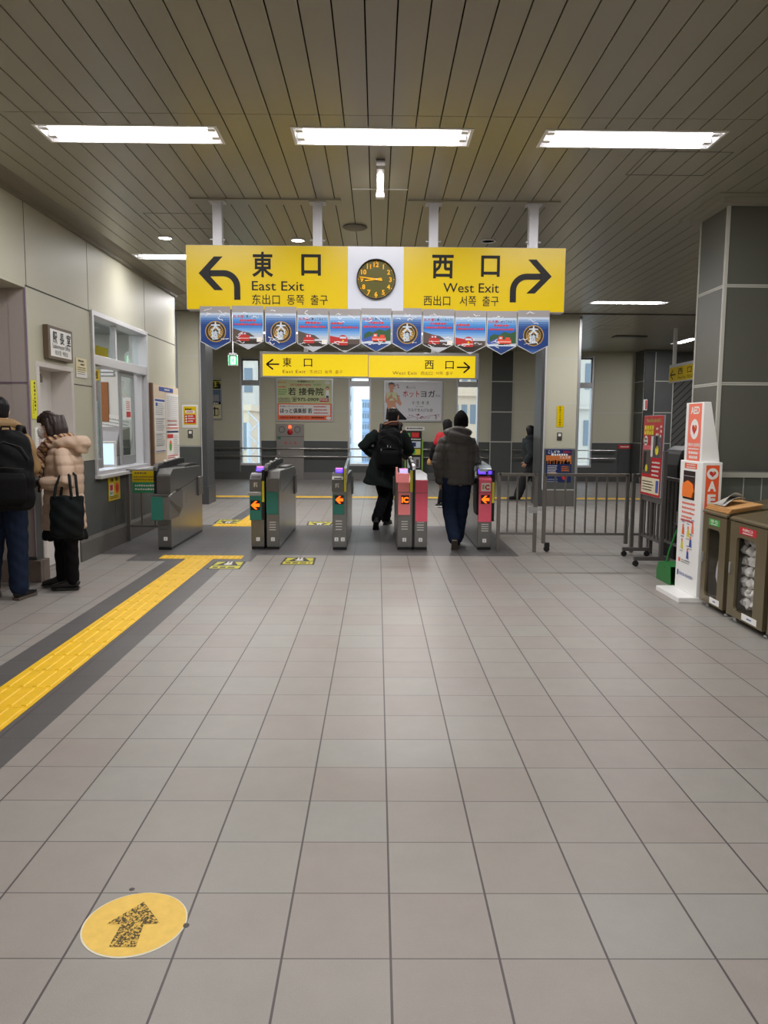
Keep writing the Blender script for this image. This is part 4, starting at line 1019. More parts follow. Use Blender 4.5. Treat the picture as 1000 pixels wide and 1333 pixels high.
def led(t, x0, x1, z0, z1, y, kind):
    q = PL((x0, y, z0)); W, H = x1-x0, z1-z0; q.slab(0, 0, W, H, 0.004, 'black'); s = q.build('led_display', t)
    q = PL((x0, y-0.004, z0))
    q.rect(W*0.06, H*0.06, W*0.94, H*0.94, 'ledred' if kind != 'arrow_red' else 'black', 0.0005) if False else None
    col = 'ledorange'
    if kind == 'IC':
        q.text('IC', W*0.5, H*0.2, H*0.82, col, 0.05, 'C', W*0.86, 0.002)
    else:
        q.poly([(W*0.04, H*0.5), (W*0.5, H*0.92), (W*0.72, H*0.92), (W*0.46, H*0.66), (W*0.96, H*0.66), (W*0.96, H*0.34), (W*0.46, H*0.34), (W*0.72, H*0.08), (W*0.5, H*0.08)], col, 0.002)
    q.build('led_sign', s)
def vents(t, x0, x1, z0, y, n=4, pitch=0.022, m_='offwhite'):
    q = PL((x0, y, z0))
    for k in range(n): q.slab(0, k*pitch, x1-x0, k*pitch+0.009, 0.002, m_)
    q.build('vent_slots', t)
def number(t, x, z, y, ch, w_=0.044):
    q = PL((x-w_/2, y, z)); q.slab(0, 0, w_, w_, 0.001, 'white'); s = q.build('number_sticker', t); q = PL((x-w_/2, y-0.001, z)); q.text(ch, w_/2, w_*0.22, w_*0.75, 'ink', 0.0, 'C', None, 0.0005); q.build('numeral', s)
def reader(t, x0, x1, y0, z0, z1, scr='ledviolet', body='black'):
    m = MB(); d = 0.10
    m.prism([(y0, z0), (y0+d, z0), (y0+d, z1+0.01), (y0+d*0.75, z1+0.01)], 'x', x0, x1, body); s = m.build('card_reader', t, 0.003)
    a = Vector((x0, y0, z0)); up = Vector((0, d*0.75, z1+0.01-z0)); ln = up.length
    q = PL(a, (1, 0, 0), up); W = x1-x0
    q.rect(W*0.1, ln*0.2, W*0.9, ln*0.9, scr, 0.0012); q.rect(W*0.14, ln*0.74, W*0.86, ln*0.92, 'ledpink', 0.0018); q.rect(W*0.25, ln*0.48, W*0.75, ln*0.54, 'ledpale', 0.0018); q.build('reader_screen', s)
def cabinet(t, x0, x1, yF, yB, ztop, side, name='cabinet', zlow=0.40, front_low=True):
    """steel body with a profile that falls away at the far end; side panel seams"""
    m = MB(); m.box(x0+0.004, x1-0.004, yF+0.012, yB-0.012, 0.0, 0.03, 'black'); m.build('plinth', t)
    m = MB()
    m.prism([(yF, 0.03), (yB, 0.03), (yB, ztop-0.10), (yB-0.05, ztop-0.045), (yB-0.12, ztop-0.03), (yF+0.12, ztop), (yF+0.02, ztop-0.06), (yF, ztop-0.08)], 'x', x0, x1, 'steel')
    m.build(name, t, 0.006)
    xs_ = x1 if side > 0 else x0
    u = (0, 1, 0) if side > 0 else (0, -1, 0)
    q = PL((xs_, yF if side > 0 else yB, 0), u)
    Ln = yB-yF
    def U(y): return y-yF if side > 0 else yB-y
    q.line([(U(yF+0.35), 0.05), (U(yF+0.35), ztop-0.30)], 0.004, 'seam', 0.0006); q.line([(U(yF+0.3), ztop-0.27), (U(yB-0.02), ztop-0.17)], 0.007, 'seam', 0.0008); q.line([(U(yF+0.72), 0.48), (U(yF+0.72), 0.60)], 0.01, 'black', 0.0008)
    q.build('side_seam', t)
    m = MB(); xx = (xs_-0.002, xs_+0.022) if side > 0 else (xs_-0.022, xs_+0.002)
    m.box(xx[0], xx[1], yB-0.26, yB-0.02, 0.52, 0.77, 'gatehead'); m.build('sensor_box', t, 0.006)
def guard(t, x0, x1, yF, yB, zF, zm, mat_='matteblack', tip='steel'):
    """arched barrier rail over the cabinet"""
    m = MB(); pr = [(yF, zF-0.18), (yF, zF-0.02), (yF+0.08, zF+0.015), (yF+0.5, zF+(zm-zF)*0.6), (yF+1.0, zm), (yB-0.35, zm), (yB-0.3, zm-0.02), (yB-0.3, zm-0.07), (yF+0.4, zF-0.06), (yF+0.08, zF-0.18)]
    m.prism(pr, 'x', x0, x1, mat_); s = m.build('guard_rail', t, 0.006)
    m = MB(); m.prism([(yF-0.004, zF-0.06), (yF-0.004, zF-0.02), (yF+0.08, zF+0.02), (yF+0.3, zF+(zm-zF)*0.35+0.01), (yF+0.3, zF+(zm-zF)*0.35-0.01), (yF+0.09, zF-0.01), (yF+0.01, zF-0.06)], 'x', x0-0.002, x1+0.002, tip); m.build('rail_nose', s, 0.003)
    for yy in (yF+0.45, yF+0.95):
        zz = zF+0.005+(zm-zF)*(0.56 if yy < yF+0.6 else 0.98); m = MB(); m.ball(((x0+x1)/2, yy, zz), 0.02, 0.028, 0.018, 'offwhite', 12, 8); m.build('lamp_bead', s)

# gate 1 (leftmost, seen from its side)
g1 = thing('ticket_gate', 'leftmost ticket gate, one steel cabinet with a plain teal panel and no arrow', 'ticket gate', (-2.48, 9.7, 0), 0, 'automatic ticket gates')
cabinet(g1, -2.555, -2.395, 8.97, 10.58, 0.945, +1)
m = MB(); m.prism([(8.88, 0.36), (9.32, 0.36), (9.5, 0.44), (9.5, 0.665), (9.3, 0.69), (9.0, 0.66), (8.88, 0.635)], 'x', -2.585, -2.388, 'gatehead'); h = m.build('ticket_slot_housing', g1, 0.008)
q = PL((-2.388, 8.88, 0.36), (0, 1, 0)); q.poly([(0.02, 0.20), (0.42, 0.03), (0.5, 0.06), (0.5, 0.10), (0.4, 0.12), (0.02, 0.24)], 'black', 0.001); q.poly([(0.3, 0.30), (0.56, 0.31), (0.56, 0.325), (0.3, 0.335)], 'black', 0.001); q.build('slot_mark', h)
q = PL((-2.595, 8.875, 0.36)); q.slab(0, 0, 0.135, 0.272, 0.012, 'teal'); q.build('front_panel', g1, 0.003)
q = PL((-2.595, 8.87, 0.635)); q.slab(0, 0, 0.2, 0.022, 0.006, 'steel'); q.build('panel_cap', g1, 0.003)
guard(g1, -2.592, -2.556, 8.98, 10.6, 0.985, 1.03)
m = MB(); m.box(-2.59, -2.558, 8.985, 9.03, 0.64, 0.86, 'black'); m.build('rail_post', g1)
m = MB(); m.prism([(9.75, 0.90), (10.4, 0.905), (10.4, 0.95), (10.1, 0.965), (9.8, 0.955)], 'x', -2.54, -2.42, 'black'); m.build('far_reader', g1, 0.005)
number(g1, -2.465, 0.11, 8.97, '1'); vents(g1, -2.53, -2.43, 0.24, 8.97, 2, 0.05, 'steeldark')
# gate 2 (double cabinet, teal)
g2 = thing('ticket_gate', 'double teal ticket gate with a red left arrow, second from the left', 'ticket gate', (-1.32, 9.9, 0), 0, 'automatic ticket gates')
cabinet(g2, -1.48, -1.325, 9.05, 10.3, 0.84, -1); cabinet(g2, -1.298, -1.148, 9.05, 10.92, 0.925, +1)
q = PL((-1.49, 9.05, 0.35)); q.slab(0, 0, 0.135, 0.288, 0.03, 'teal'); q.build('front_panel', g2, 0.004); q = PL((-1.505, 9.05, 0.638)); q.slab(0, 0, 0.152, 0.045, 0.03, 'alu'); q.build('panel_cap', g2, 0.006)
led(g2, -1.478, -1.368, 0.47, 0.585, 9.02, 'arrow')
m = MB(); m.prism([(9.03, 0.682), (9.2, 0.682), (9.2, 0.90), (9.12, 0.885), (9.03, 0.832)], 'x', -1.49, -1.352, 'gatehead'); m.build('head', g2, 0.005)
q = PL((-1.48, 9.045, 0.845), (1, 0, 0), (0, 0.8, 0.5)); q.rect(0.005, 0, 0.115, 0.04, 'black', 0.004); q.build('ticket_slot', g2)
q = PL((-1.44, 9.03, 0.74)); q.slab(0, 0, 0.012, 0.052, 0.001, 'offwhite'); q.slab(0.03, 0, 0.042, 0.03, 0.001, 'offwhite'); q.slab(0.012, 0.04, 0.042, 0.052, 0.001, 'offwhite'); q.slab(0.012, 0.02, 0.042, 0.03, 0.001, 'offwhite'); q.build('icon', g2)
reader(g2, -1.45, -1.343, 9.2, 0.90, 0.965)
m = MB(); m.box(-1.35, -1.318, 9.045, 9.12, 0.35, 0.94, 'black'); m.build('divider_post', g2, 0.003); q = PL((-1.348, 9.045, 0.565)); q.slab(0, 0, 0.027, 0.245, 0.003, 'fluoyellow'); q.build('yellow_stripe', g2)
q = PL((-1.297, 9.05, 0.418)); q.slab(0, 0, 0.137, 0.265, 0.012, 'teal'); q.build('front_panel', g2, 0.003)
m = MB(); m.prism([(9.035, 0.69), (9.2, 0.69), (9.2, 0.925), (9.13, 0.915), (9.035, 0.84)], 'x', -1.285, -1.145, 'gatehead'); m.build('head', g2, 0.006)
vents(g2, -1.265, -1.19, 0.23, 9.05, 4, 0.03); number(g2, -1.40, 0.1, 9.05, '1'); number(g2, -1.225, 0.1, 9.05, '2')
guard(g2, -1.322, -1.285, 9.07, 10.9, 0.985, 1.02)
m = MB(); m.prism([(9.9, 0.88), (10.6, 0.885), (10.6, 0.93), (9.95, 0.935)], 'x', -1.27, -1.16, 'black'); m.build('far_reader', g2, 0.005)
# gate 3 (single, teal)
g3 = thing('ticket_gate', 'slim single teal ticket gate with an orange left arrow, standing in the middle', 'ticket gate', (-0.44, 9.9, 0), 0, 'automatic ticket gates')
cabinet(g3, -0.522, -0.352, 9.04, 10.9, 0.88, +1)
q = PL((-0.512, 9.04, 0.423)); q.slab(0, 0, 0.13, 0.232, 0.012, 'teal'); q.build('front_panel', g3, 0.003); led(g3, -0.492, -0.392, 0.545, 0.648, 9.028, 'arrow')
m = MB(); m.prism([(9.02, 0.69), (9.2, 0.69), (9.2, 0.91), (9.12, 0.90), (9.02, 0.825)], 'x', -0.528, -0.392, 'gatehead'); m.build('head', g3, 0.005)
q = PL((-0.525, 9.02, 0.832), (1, 0, 0), (0, 0.8, 0.6)); q.rect(0.0, 0, 0.13, 0.055, 'offwhite', 0.003); q.rect(0.02, 0.008, 0.11, 0.03, 'black', 0.004); q.build('ticket_slot', g3)
q = PL((-0.487, 9.02, 0.738)); q.slab(0, 0, 0.012, 0.05, 0.001, 'offwhite'); q.slab(0.03, 0, 0.042, 0.03, 0.001, 'offwhite'); q.slab(0.012, 0.04, 0.042, 0.05, 0.001, 'offwhite'); q.slab(0.012, 0.02, 0.042, 0.03, 0.001, 'offwhite'); q.build('icon', g3)
reader(g3, -0.505, -0.395, 9.13, 0.892, 0.955)
q = PL((-0.386, 9.04, 0.69)); q.slab(0, 0, 0.026, 0.265, 0.02, 'fluoyellow'); q.build('yellow_stripe', g3)
m = MB(); m.prism([(9.03, 0.90), (9.03, 0.965), (9.1, 0.985), (10.0, 1.05), (10.0, 0.98), (9.5, 0.86)], 'x', -0.385, -0.355, 'railglass'); m.build('guard_rail', g3, 0.004)
vents(g3, -0.485, -0.41, 0.24, 9.04, 4, 0.033); number(g3, -0.475, 0.105, 9.04, '2'); number(g3, -0.4, 0.105, 9.04, '3')
# gate 4 (double, pink)
g4 = thing('ticket_gate', 'double pink ticket gate with a glowing IC sign', 'ticket gate', (0.42, 9.9, 0), 0, 'automatic ticket gates')
cabinet(g4, 0.243, 0.420, 9.07, 10.75, 0.88, -1); cabinet(g4, 0.445, 0.597, 9.07, 10.75, 0.895, +1)
q = PL((0.25, 9.07, 0.418)); q.slab(0, 0, 0.143, 0.262, 0.012, 'pinklight'); q.build('front_panel', g4, 0.003); led(g4, 0.283, 0.378, 0.548, 0.652, 9.058, 'IC')
m = MB(); m.prism([(9.05, 0.69), (9.22, 0.69), (9.22, 0.91), (9.13, 0.905), (9.05, 0.80)], 'x', 0.243, 0.379, 'pinklight'); m.build('head', g4, 0.005)
m = MB(); m.prism([(9.05, 0.80), (9.3, 0.85), (9.3, 0.97), (9.2, 0.97)], 'x', 0.222, 0.245, 'pinklight'); m.build('side_fin', g4, 0.004)
reader(g4, 0.255, 0.375, 9.15, 0.885, 0.95, 'ledpale')
q = PL((0.388, 9.07, 0.692)); q.slab(0, 0, 0.03, 0.25, 0.02, 'fluoyellow'); q.build('yellow_stripe', g4)
m = MB(); m.box(0.420, 0.446, 9.075, 9.3, 0.03, 0.95, 'black'); m.build('divider_post', g4)
q = PL((0.453, 9.07, 0.34)); q.slab(0, 0, 0.143, 0.337, 0.018, 'pink'); q.build('front_panel', g4, 0.004); q = PL((0.453, 9.07, 0.683)); q.slab(0, 0, 0.143, 0.148, 0.018, 'pink'); q.build('upper_panel', g4, 0.004)
guard(g4, 0.415, 0.452, 9.09, 10.75, 0.975, 1.05)
vents(g4, 0.29, 0.365, 0.245, 9.07, 4, 0.03); vents(g4, 0.475, 0.555, 0.235, 9.07, 4, 0.03); number(g4, 0.327, 0.1, 9.07, '3'); number(g4, 0.518, 0.1, 9.07, '4')
# gate 5 (single, pink)
g5 = thing('ticket_gate', 'slim single pink ticket gate with an orange arrow, rightmost by the fence', 'ticket gate', (1.28, 9.9, 0), 0, 'automatic ticket gates')
cabinet(g5, 1.196, 1.362, 9.1, 10.9, 0.875, -1)
q = PL((1.2, 9.1, 0.336)); q.slab(0, 0, 0.155, 0.343, 0.016, 'pink'); q.build('front_panel', g5, 0.005); led(g5, 1.226, 1.33, 0.553, 0.66, 9.084, 'arrow')
m = MB(); m.prism([(9.08, 0.685), (9.25, 0.685), (9.25, 0.88), (9.15, 0.875), (9.08, 0.835)], 'x', 1.2, 1.352, 'pink'); m.build('head', g5, 0.006)
q = PL((1.228, 9.08, 0.705)); q.slab(0, 0, 0.108, 0.095, 0.002, 'offwhite'); s = q.build('logo_plate', g5); q = PL((1.228, 9.078, 0.705)); q.rect(0.012, 0.02, 0.034, 0.075, mat('logo_tan', S(188, 150, 90), 0.5), 0.001); q.text('C', 0.07, 0.018, 0.078, 'red', 0.06, 'C', 0.055, 0.001); q.build('logo', s)
reader(g5, 1.188, 1.30, 9.13, 0.885, 0.955); m = MB(); m.box(1.31, 1.36, 9.14, 9.2, 0.89, 0.95, 'black'); m.build('side_reader', g5); q = PL((1.315, 9.14, 0.9)); q.rect(0, 0, 0.04, 0.04, 'ledviolet', 0.001); q.build('side_screen', g5)
m = MB(); m.prism([(9.08, 0.42), (9.35, 0.42), (9.45, 0.5), (9.45, 0.85), (9.08, 0.85), (9.08, 0.8)], 'x', 1.178, 1.198, 'matteblack'); m.build('ticket_slot_housing', g5, 0.006)
q = PL((1.358, 9.1, 0.563)); q.slab(0, 0, 0.026, 0.245, 0.012, 'fluoyellow'); q.build('yellow_stripe', g5); m = MB(); m.box(1.358, 1.388, 9.09, 9.3, 0.345, 0.95, 'black'); m.build('divider_post', g5)
m = MB(); m.prism([(9.14, 0.93), (9.14, 0.97), (9.25, 1.0), (10.1, 1.03), (10.1, 0.97), (9.6, 0.9)], 'x', 1.205, 1.355, 'railglass'); m.build('guard_rail', g5, 0.006)
vents(g5, 1.24, 1.325, 0.225, 9.1, 4, 0.026); number(g5, 1.28, 0.09, 9.1, '5')

# ================================================================== STEEL FENCES
def fence(label, p0, p1, bars, posts=(1, 1), zt=0.925, zb=0.215, th=0.018, foot=0.0):
    p0, p1 = Vector((*p0, 0)), Vector((*p1, 0)); d = (p1-p0); ln = d.length; ang = math.atan2(d.y, d.x)
    xf = Matrix.Translation(p0) @ Matrix.Rotation(ang, 4, 'Z')
    t = thing('railing', label, 'railing', (p0+p1)/2, 0, 'steel railings')
    m = MB(xf); m.box(0, ln, -0.02, 0.02, zt-0.035, zt, 'fence'); m.build('top_rail', t, 0.003)
    m = MB(xf); m.box(0, ln, -0.014, 0.014, zb-0.014, zb+0.014, 'fence'); m.build('bottom_rail', t, 0.003)
    for k, pz_ in ((0, posts[0]), (1, posts[1])):
        if pz_:
            xx = 0.0 if k == 0 else ln; m = MB(xf); m.box(xx-0.02, xx+0.02, -0.02, 0.02, foot, zt, 'fence'); m.build('post', t, 0.003)
    for k in range(bars):
        xx = ln*(k+1)/(bars+1); m = MB(xf); m.box(xx-th/2, xx+th/2, -th/2, th/2, zb, zt-0.03, 'fence'); m.build('bar', t)
    return t
f1_ = fence('short steel railing between the rightmost ticket gate and the swing gate', (1.425, 9.0), (1.855, 9.0), 3)
m = MB(); m.box(1.78, 1.87, 8.975, 8.998, 0.46, 0.53, 'alu'); m.tube([(1.75, 8.98, 0.5), (1.93, 8.98, 0.5)], 0.008, 'alu', 8); m.build('latch', f1_)
f2_ = fence('steel swing gate on castors in the middle of the railing, before the pale pillar', (1.96, 9.0), (2.93, 9.0), 7, foot=0.10)
m = MB(); m.box(1.975, 2.03, 8.975, 9.025, 0.055, 0.11, 'black'); m.lathe((2.0, 8.98, 0.035), [(0.033, 0), (0.033, 0.035)], 'rubber', 16, 'y'); m.build('castor', f2_)
for z in (0.7, 0.35):
    m = MB(); m.lathe((2.95, 8.99, z), [(0.012, -0.05), (0.012, 0.05)], 'alu', 10); m.build('hinge', f2_)
fence('short steel railing right of the swing gate behind the red poster stand', (3.0, 9.0), (3.2, 9.0), 1)
fence('steel railing running towards the dark pillar behind the red poster stand', (3.2, 8.93), (3.2, 7.72), 11)
fence('steel railing between the left wall and the leftmost ticket gate', (-3.11, 9.67), (-2.62, 9.67), 2, zt=0.90, zb=0.19)
t = thing('railing_sign', 'yellow and green notice board hung on the railing by the leftmost ticket gate', 'sign', (-2.9, 9.64, 0.61))
p = PL((-3.045, 9.645, 0.61)); p.slab(0, 0, 0.32, 0.275, 0.006, 'white'); p.build('board', t)
p = PL((-3.045, 9.638, 0.61)); p.rect(0, 0.135, 0.32, 0.275, 'yellow', 0.001); p.rect(0, 0, 0.32, 0.135, mat('board_green', S(40, 140, 92), 0.5), 0.001)
p.lines(0.03, 0.235, 0.18, 1, 0.1, 0.024, 'greyink', 0.002, 5, False); p.lines(0.02, 0.19, 0.31, 2, 0.035, 0.02, 'greyink', 0.002, 3); p.lines(0.03, 0.08, 0.31, 2, 0.045, 0.024, 'offwhite', 0.002, 4); p.build('print', t)

# ================================================================== RED POSTER STAND
ps = thing('poster_stand', 'grey metal poster stand on castors holding a tall red poster', 'poster stand', (3.0, 8.4, 0))
pm_ = mat('stand_grey', S(96, 92, 90), 0.45, metal=0.4)
for yy in (8.70, 8.06):
    m = MB(); m.box(2.985, 3.025, yy-0.022, yy+0.022, 0.1, 1.22, pm_); m.build('upright', ps, 0.003)
    m = MB(); m.box(2.72 if yy < 8.5 else 2.8, 3.1, yy-0.02, yy+0.02, 0.065, 0.105, pm_); ft = m.build('foot', ps, 0.003)
    for xx in ((2.74 if yy < 8.5 else 2.82), 3.08):
        m = MB(); m.lathe((xx, yy, 0.032), [(0.031, -0.012), (0.031, 0.012)], 'rubber', 16, 'y'); m.box(xx-0.012, xx+0.012, yy-0.016, yy+0.016, 0.04, 0.07, 'black'); m.build('castor', ft)
m = MB(); m.box(2.99, 3.02, 8.08, 8.68, 0.655, 0.735, pm_); m.build('cross_bar', ps, 0.003)
m = MB(); m.box(2.995, 3.015, 8.08, 8.68, 0.24, 0.27, pm_); m.build('lower_bar', ps)
for k in range(5):
    m = MB(); yy = 8.17+k*0.105; m.box(2.998, 3.012, yy-0.007, yy+0.007, 0.26, 0.66, pm_); m.build('rod', ps)
pb = PL((2.985, 8.685, 0.72), (0, -1, 0), (0.012, 0, 1)); pb.slab(0, 0, 0.6, 0.875, 0.012, 'silver', -0.004); pp_ = pb.build('poster_board', ps)
q = PL((2.972, 8.685, 0.72), (0, -1, 0), (0.012, 0, 1)); dr = mat('poster_red', S(190, 24, 34), 0.2, spec=0.7)
q.rect(0.006, 0.006, 0.594, 0.87, dr, 0.001); q.rect(0.03, 0.03, 0.57, 0.2, mat('poster_cream', S(226, 214, 184), 0.4), 0.002)
q.lines(0.1, 0.80, 0.52, 1, 0.1, 0.04, 'gold', 0.003, 1, False)
for k in range(4): q.rect(0.04+k*0.075, 0.665, 0.1+k*0.075, 0.765, 'fluoyellow', 0.003); q.rect(0.058+k*0.075, 0.70+0.01*(k % 2), 0.085+k*0.075, 0.722, dr, 0.004)
q.lines(0.4, 0.72, 0.48, 2, 0.06, 0.025, 'offwhite', 0.003, 2); q.lines(0.52, 0.74, 0.57, 3, 0.05, 0.03, 'offwhite', 0.003, 3)
q.rect(0.25, 0.42, 0.575, 0.66, mat('poster_photo', S(84, 78, 84), 0.3, noise=0.6, nscale=14), 0.002); q.rect(0.27, 0.43, 0.33, 0.65, 'offwhite', 0.003); q.disc(0.45, 0.5, 0.05, 'fluoyellow', 0.003, 12); q.rect(0.4, 0.52, 0.46, 0.65, 'ink', 0.003)
q.rect(0.02, 0.24, 0.29, 0.5, M['hill'], 0.0025); q.rect(0.06, 0.28, 0.14, 0.48, 'ink', 0.003); q.disc(0.16, 0.3, 0.04, 'fluoyellow', 0.0035, 12); q.rect(0.02, 0.5, 0.27, 0.55, mat('poster_pink', S(210, 90, 100), 0.4), 0.003)
q.disc(0.1, 0.6, 0.065, 'offwhite', 0.003, 20, 0.055); q.lines(0.06, 0.605, 0.14, 2, 0.04, 0.026, 'ink', 0.004, 2, False)
q.lines(0.33, 0.36, 0.57, 4, 0.045, 0.02, 'offwhite', 0.003, 3); q.lines(0.06, 0.15, 0.42, 4, 0.03, 0.012, 'ink', 0.003, 5); q.rect(0.47, 0.05, 0.55, 0.18, 'blue', 0.003); q.build('print', pp_)
# dark machine seen behind the railing
t = thing('scrubber', 'black rounded cleaning machine standing behind the railing by the dark pillar', 'cleaning machine', (3.52, 8.7, 0))
m = MB(); m.prism([(3.3, 0.0), (3.75, 0.0), (3.75, 1.1), (3.68, 1.2), (3.56, 1.255), (3.42, 1.255), (3.33, 1.2), (3.3, 1.05)], 'y', 8.45, 8.95, mat('scrubber_black', S(16, 16, 17), 0.45, spec=0.3)); m.build('body', t, 0.03)
m = MB(); m.box(3.36, 3.44, 8.44, 8.46, 1.06, 1.12, 'paper'); m.build('sticker', t)
m = MB(); m.tube([(3.4, 8.43, 0.95), (3.48, 8.40, 0.97), (3.56, 8.43, 0.95)], 0.012, 'alu', 8); m.build('handle', t)

# ================================================================== AED STAND
ax = thing('aed_stand', 'white upright AED cabinet stand with orange panels beside the bins', 'AED stand', (2.78, 6.58, 0))
M['aedorange'] = mat('aed_orange', S(238, 92, 44), 0.4); M['aedsalmon'] = mat('aed_salmon', S(243, 120, 96), 0.4)
m = MB(); m.box(2.53, 2.93, 6.345, 6.87, 0.0, 0.045, 'white'); m.build('base_plate', ax, 0.006)
m = MB(); m.box(2.68, 2.845, 6.35, 6.82, 0.045, 1.18, 'white'); m.build('cabinet', ax, 0.005)
m = MB(); m.prism([(2.69, 1.18), (2.845, 1.18), (2.83, 1.28), (2.75, 1.675), (2.69, 1.675)], 'y', 6.41, 6.775, 'white'); m.build('top_display', ax, 0.004)
fu = (0, -1, 0)
def aed_heart(q, cx, cz, r):
    q.disc(cx, cz, r, 'white', 0.0016, 36); h = r*0.62
    pts = []
    for k in range(41):
        tt = 2*PI*k/40; X_ = 16*math.sin(tt)**3; Y_ = 13*math.cos(tt)-5*math.cos(2*tt)-2*math.cos(3*tt)-math.cos(4*tt)
        pts.append((cx+X_/17*h, cz+Y_/17*h))
    q.poly(pts[:-1], mat('aed_heart', S(205, 40, 50), 0.4) if 'aed_heart' not in M else M['aed_heart'], 0.0022)
    q.poly([(cx+h*0.75, cz+h*0.95), (cx+h*0.1, cz+h*0.35), (cx+h*0.32, cz+h*0.28), (cx-h*0.05, cz-h*0.3), (cx+h*0.55, cz+h*0.4), (cx+h*0.33, cz+h*0.47)], 'fluoyellow', 0.0028)
M['aed_heart'] = mat('aed_heart', S(205, 40, 50), 0.4)
q = PL((2.69, 6.775, 1.18), fu); q.rect(0.06, 0.004, 0.33, 0.485, 'aedsalmon', 0.001); W = 0.195
q.text('AED', 0.197, 0.40, 0.085, 'white', 0.03, 'C', 0.18, 0.002); aed_heart(q, 0.197, 0.27, 0.085)
q.text('自動体外式除細動器', 0.197, 0.125, 0.034, 'white', 0.01, 'C', 0.25, 0.002); q.lines(0.085, 0.098, 0.31, 1, 0.1, 0.014, 'white', 0.002, 1, False); q.lines(0.10, 0.06, 0.295, 1, 0.1, 0.024, 'white', 0.002, 2, False); q.lines(0.11, 0.022, 0.285, 1, 0.1, 0.026, 'white', 0.002, 3, False)
q.build('display_print', ax)
q = PL((2.68, 6.82, 0.0), fu)
q.rect(0.10, 1.115, 0.36, 1.16, 'aedorange', 0.001); q.lines(0.14, 1.142, 0.33, 2, 0.02, 0.011, 'white', 0.002, 7, False)
for k in range(4): q.lines(0.085, 0.805-k*0.04, 0.355-0.05*(k == 3), 1, 0.1, 0.019, 'aedsalmon', 0.002, k, False)
q.build('door_print', ax); q = PL((2.68, 6.82, 0.0), fu)
q.lines(0.07, 0.655, 0.34, 1, 0.1, 0.02, 'red', 0.002, 7, False)
R = random.Random(4); cols = ['blue', 'orange', 'red', 'fluoyellow', 'aedsalmon', 'traingrey']
for (a, b_) in ((0.13, 0.57), (0.24, 0.56), (0.3, 0.48), (0.12, 0.44), (0.25, 0.37), (0.33, 0.6)):
    q.disc(a, b_+0.045, 0.016, 'aedsalmon', 0.002, 10); q.poly([(a-0.025, b_-0.03), (a+0.03, b_-0.035), (a+0.02, b_+0.03), (a-0.015, b_+0.035)], cols[R.randrange(5)], 0.002); q.lines(a-0.04, b_-0.055, a+0.045, 1, 0.02, 0.01, 'traingrey', 0.002, R.randrange(99)); q.lines(a-0.03, b_+0.075, a+0.04, 1, 0.02, 0.008, 'blue', 0.002, R.randrange(99))
q.rect(0.06, 0.29, 0.1, 0.325, 'aedorange', 0.002); q.lines(0.12, 0.31, 0.33, 2, 0.018, 0.01, 'traingrey', 0.002, 8)
q.build('instructions', ax); q = PL((2.68, 6.82, 0.0), fu)
q.rect(0.045, 0.168, 0.075, 0.215, 'blue', 0.002); q.text('NIHON KOHDEN', 0.09, 0.175, 0.04, 'blue', 0.005, 'L', 0.29, 0.002)
q.build('maker_name', ax)
q = PL((2.68, 6.82, 0.0), fu); q.rect(0.085, 0.85, 0.335, 1.095, mat('aed_window_dark', S(52, 36, 34), 0.25), 0.0015); wn = q.build('window', ax)
q = PL((2.68, 6.82, 0.0), fu); q.slabpoly([(0.10, 0.87), (0.10, 0.98), (0.19, 1.01), (0.29, 0.985), (0.32, 0.92), (0.3, 0.87)], 0.012, mat('aed_bag', S(240, 120, 30), 0.6, bump=0.4, bscale=20), 0.0016); q.line([(0.1, 1.05), (0.33, 1.05)], 0.006, 'traingrey', 0.003); q.build('orange_bag', wn)
q = PL((2.68, 6.82, 0.0), fu); q.slab(-0.012, 0.6, 0.006, 0.72, 0.01, 'steeldark'); q.build('door_handle', ax)
q = PL((2.68, 6.35, 0.0)); q.rect(0.03, 0.55, 0.14, 1.155, 'aedorange', 0.001); aed_heart(q, 0.085, 1.085, 0.047)
for k, ch in enumerate('AED'): q.text(ch, 0.085, 0.945-k*0.11, 0.11, 'white', 0.05, 'C', 0.07, 0.002)
q.build('side_print', ax)

# ================================================================== DUSTPAN
dp = thing('dustpan', 'green long handled dustpan on the floor behind the AED stand', 'dustpan', (2.8, 7.25, 0))
dg = mat('dustpan_green', S(30, 120, 50), 0.4)
m = MB(); m.prism([(7.06, 0.004), (7.42, 0.004), (7.43, 0.10), (7.38, 0.17), (7.22, 0.2), (7.08, 0.17)], 'x', 2.735, 2.74, dg); m.prism([(7.06, 0.004), (7.42, 0.004), (7.43, 0.10), (7.38, 0.17), (7.22, 0.2), (7.08, 0.17)], 'x', 3.0, 3.005, dg)
m.box(2.735, 3.005, 7.06, 7.42, 0.0, 0.006, dg); m.prism([(7.42, 0.0), (7.43, 0.10), (7.38, 0.17), (7.22, 0.2), (7.08, 0.17), (7.075, 0.175), (7.22, 0.206), (7.385, 0.175), (7.437, 0.10), (7.427, 0.0)], 'x', 2.735, 3.005, dg); m.build('scoop', dp)
m = MB(); m.tube([(2.74, 7.22, 0.14), (2.76, 7.2, 0.3), (2.86, 7.12, 0.72)], 0.009, dg, 8); m.build('handle', dp)
m = MB(); m.tube([(2.855, 7.13, 0.69), (2.93, 7.10, 0.735)], 0.012, 'black', 8); m.box(2.79, 2.83, 7.13, 7.19, 0.53, 0.57, 'black'); m.build('grip', dp)

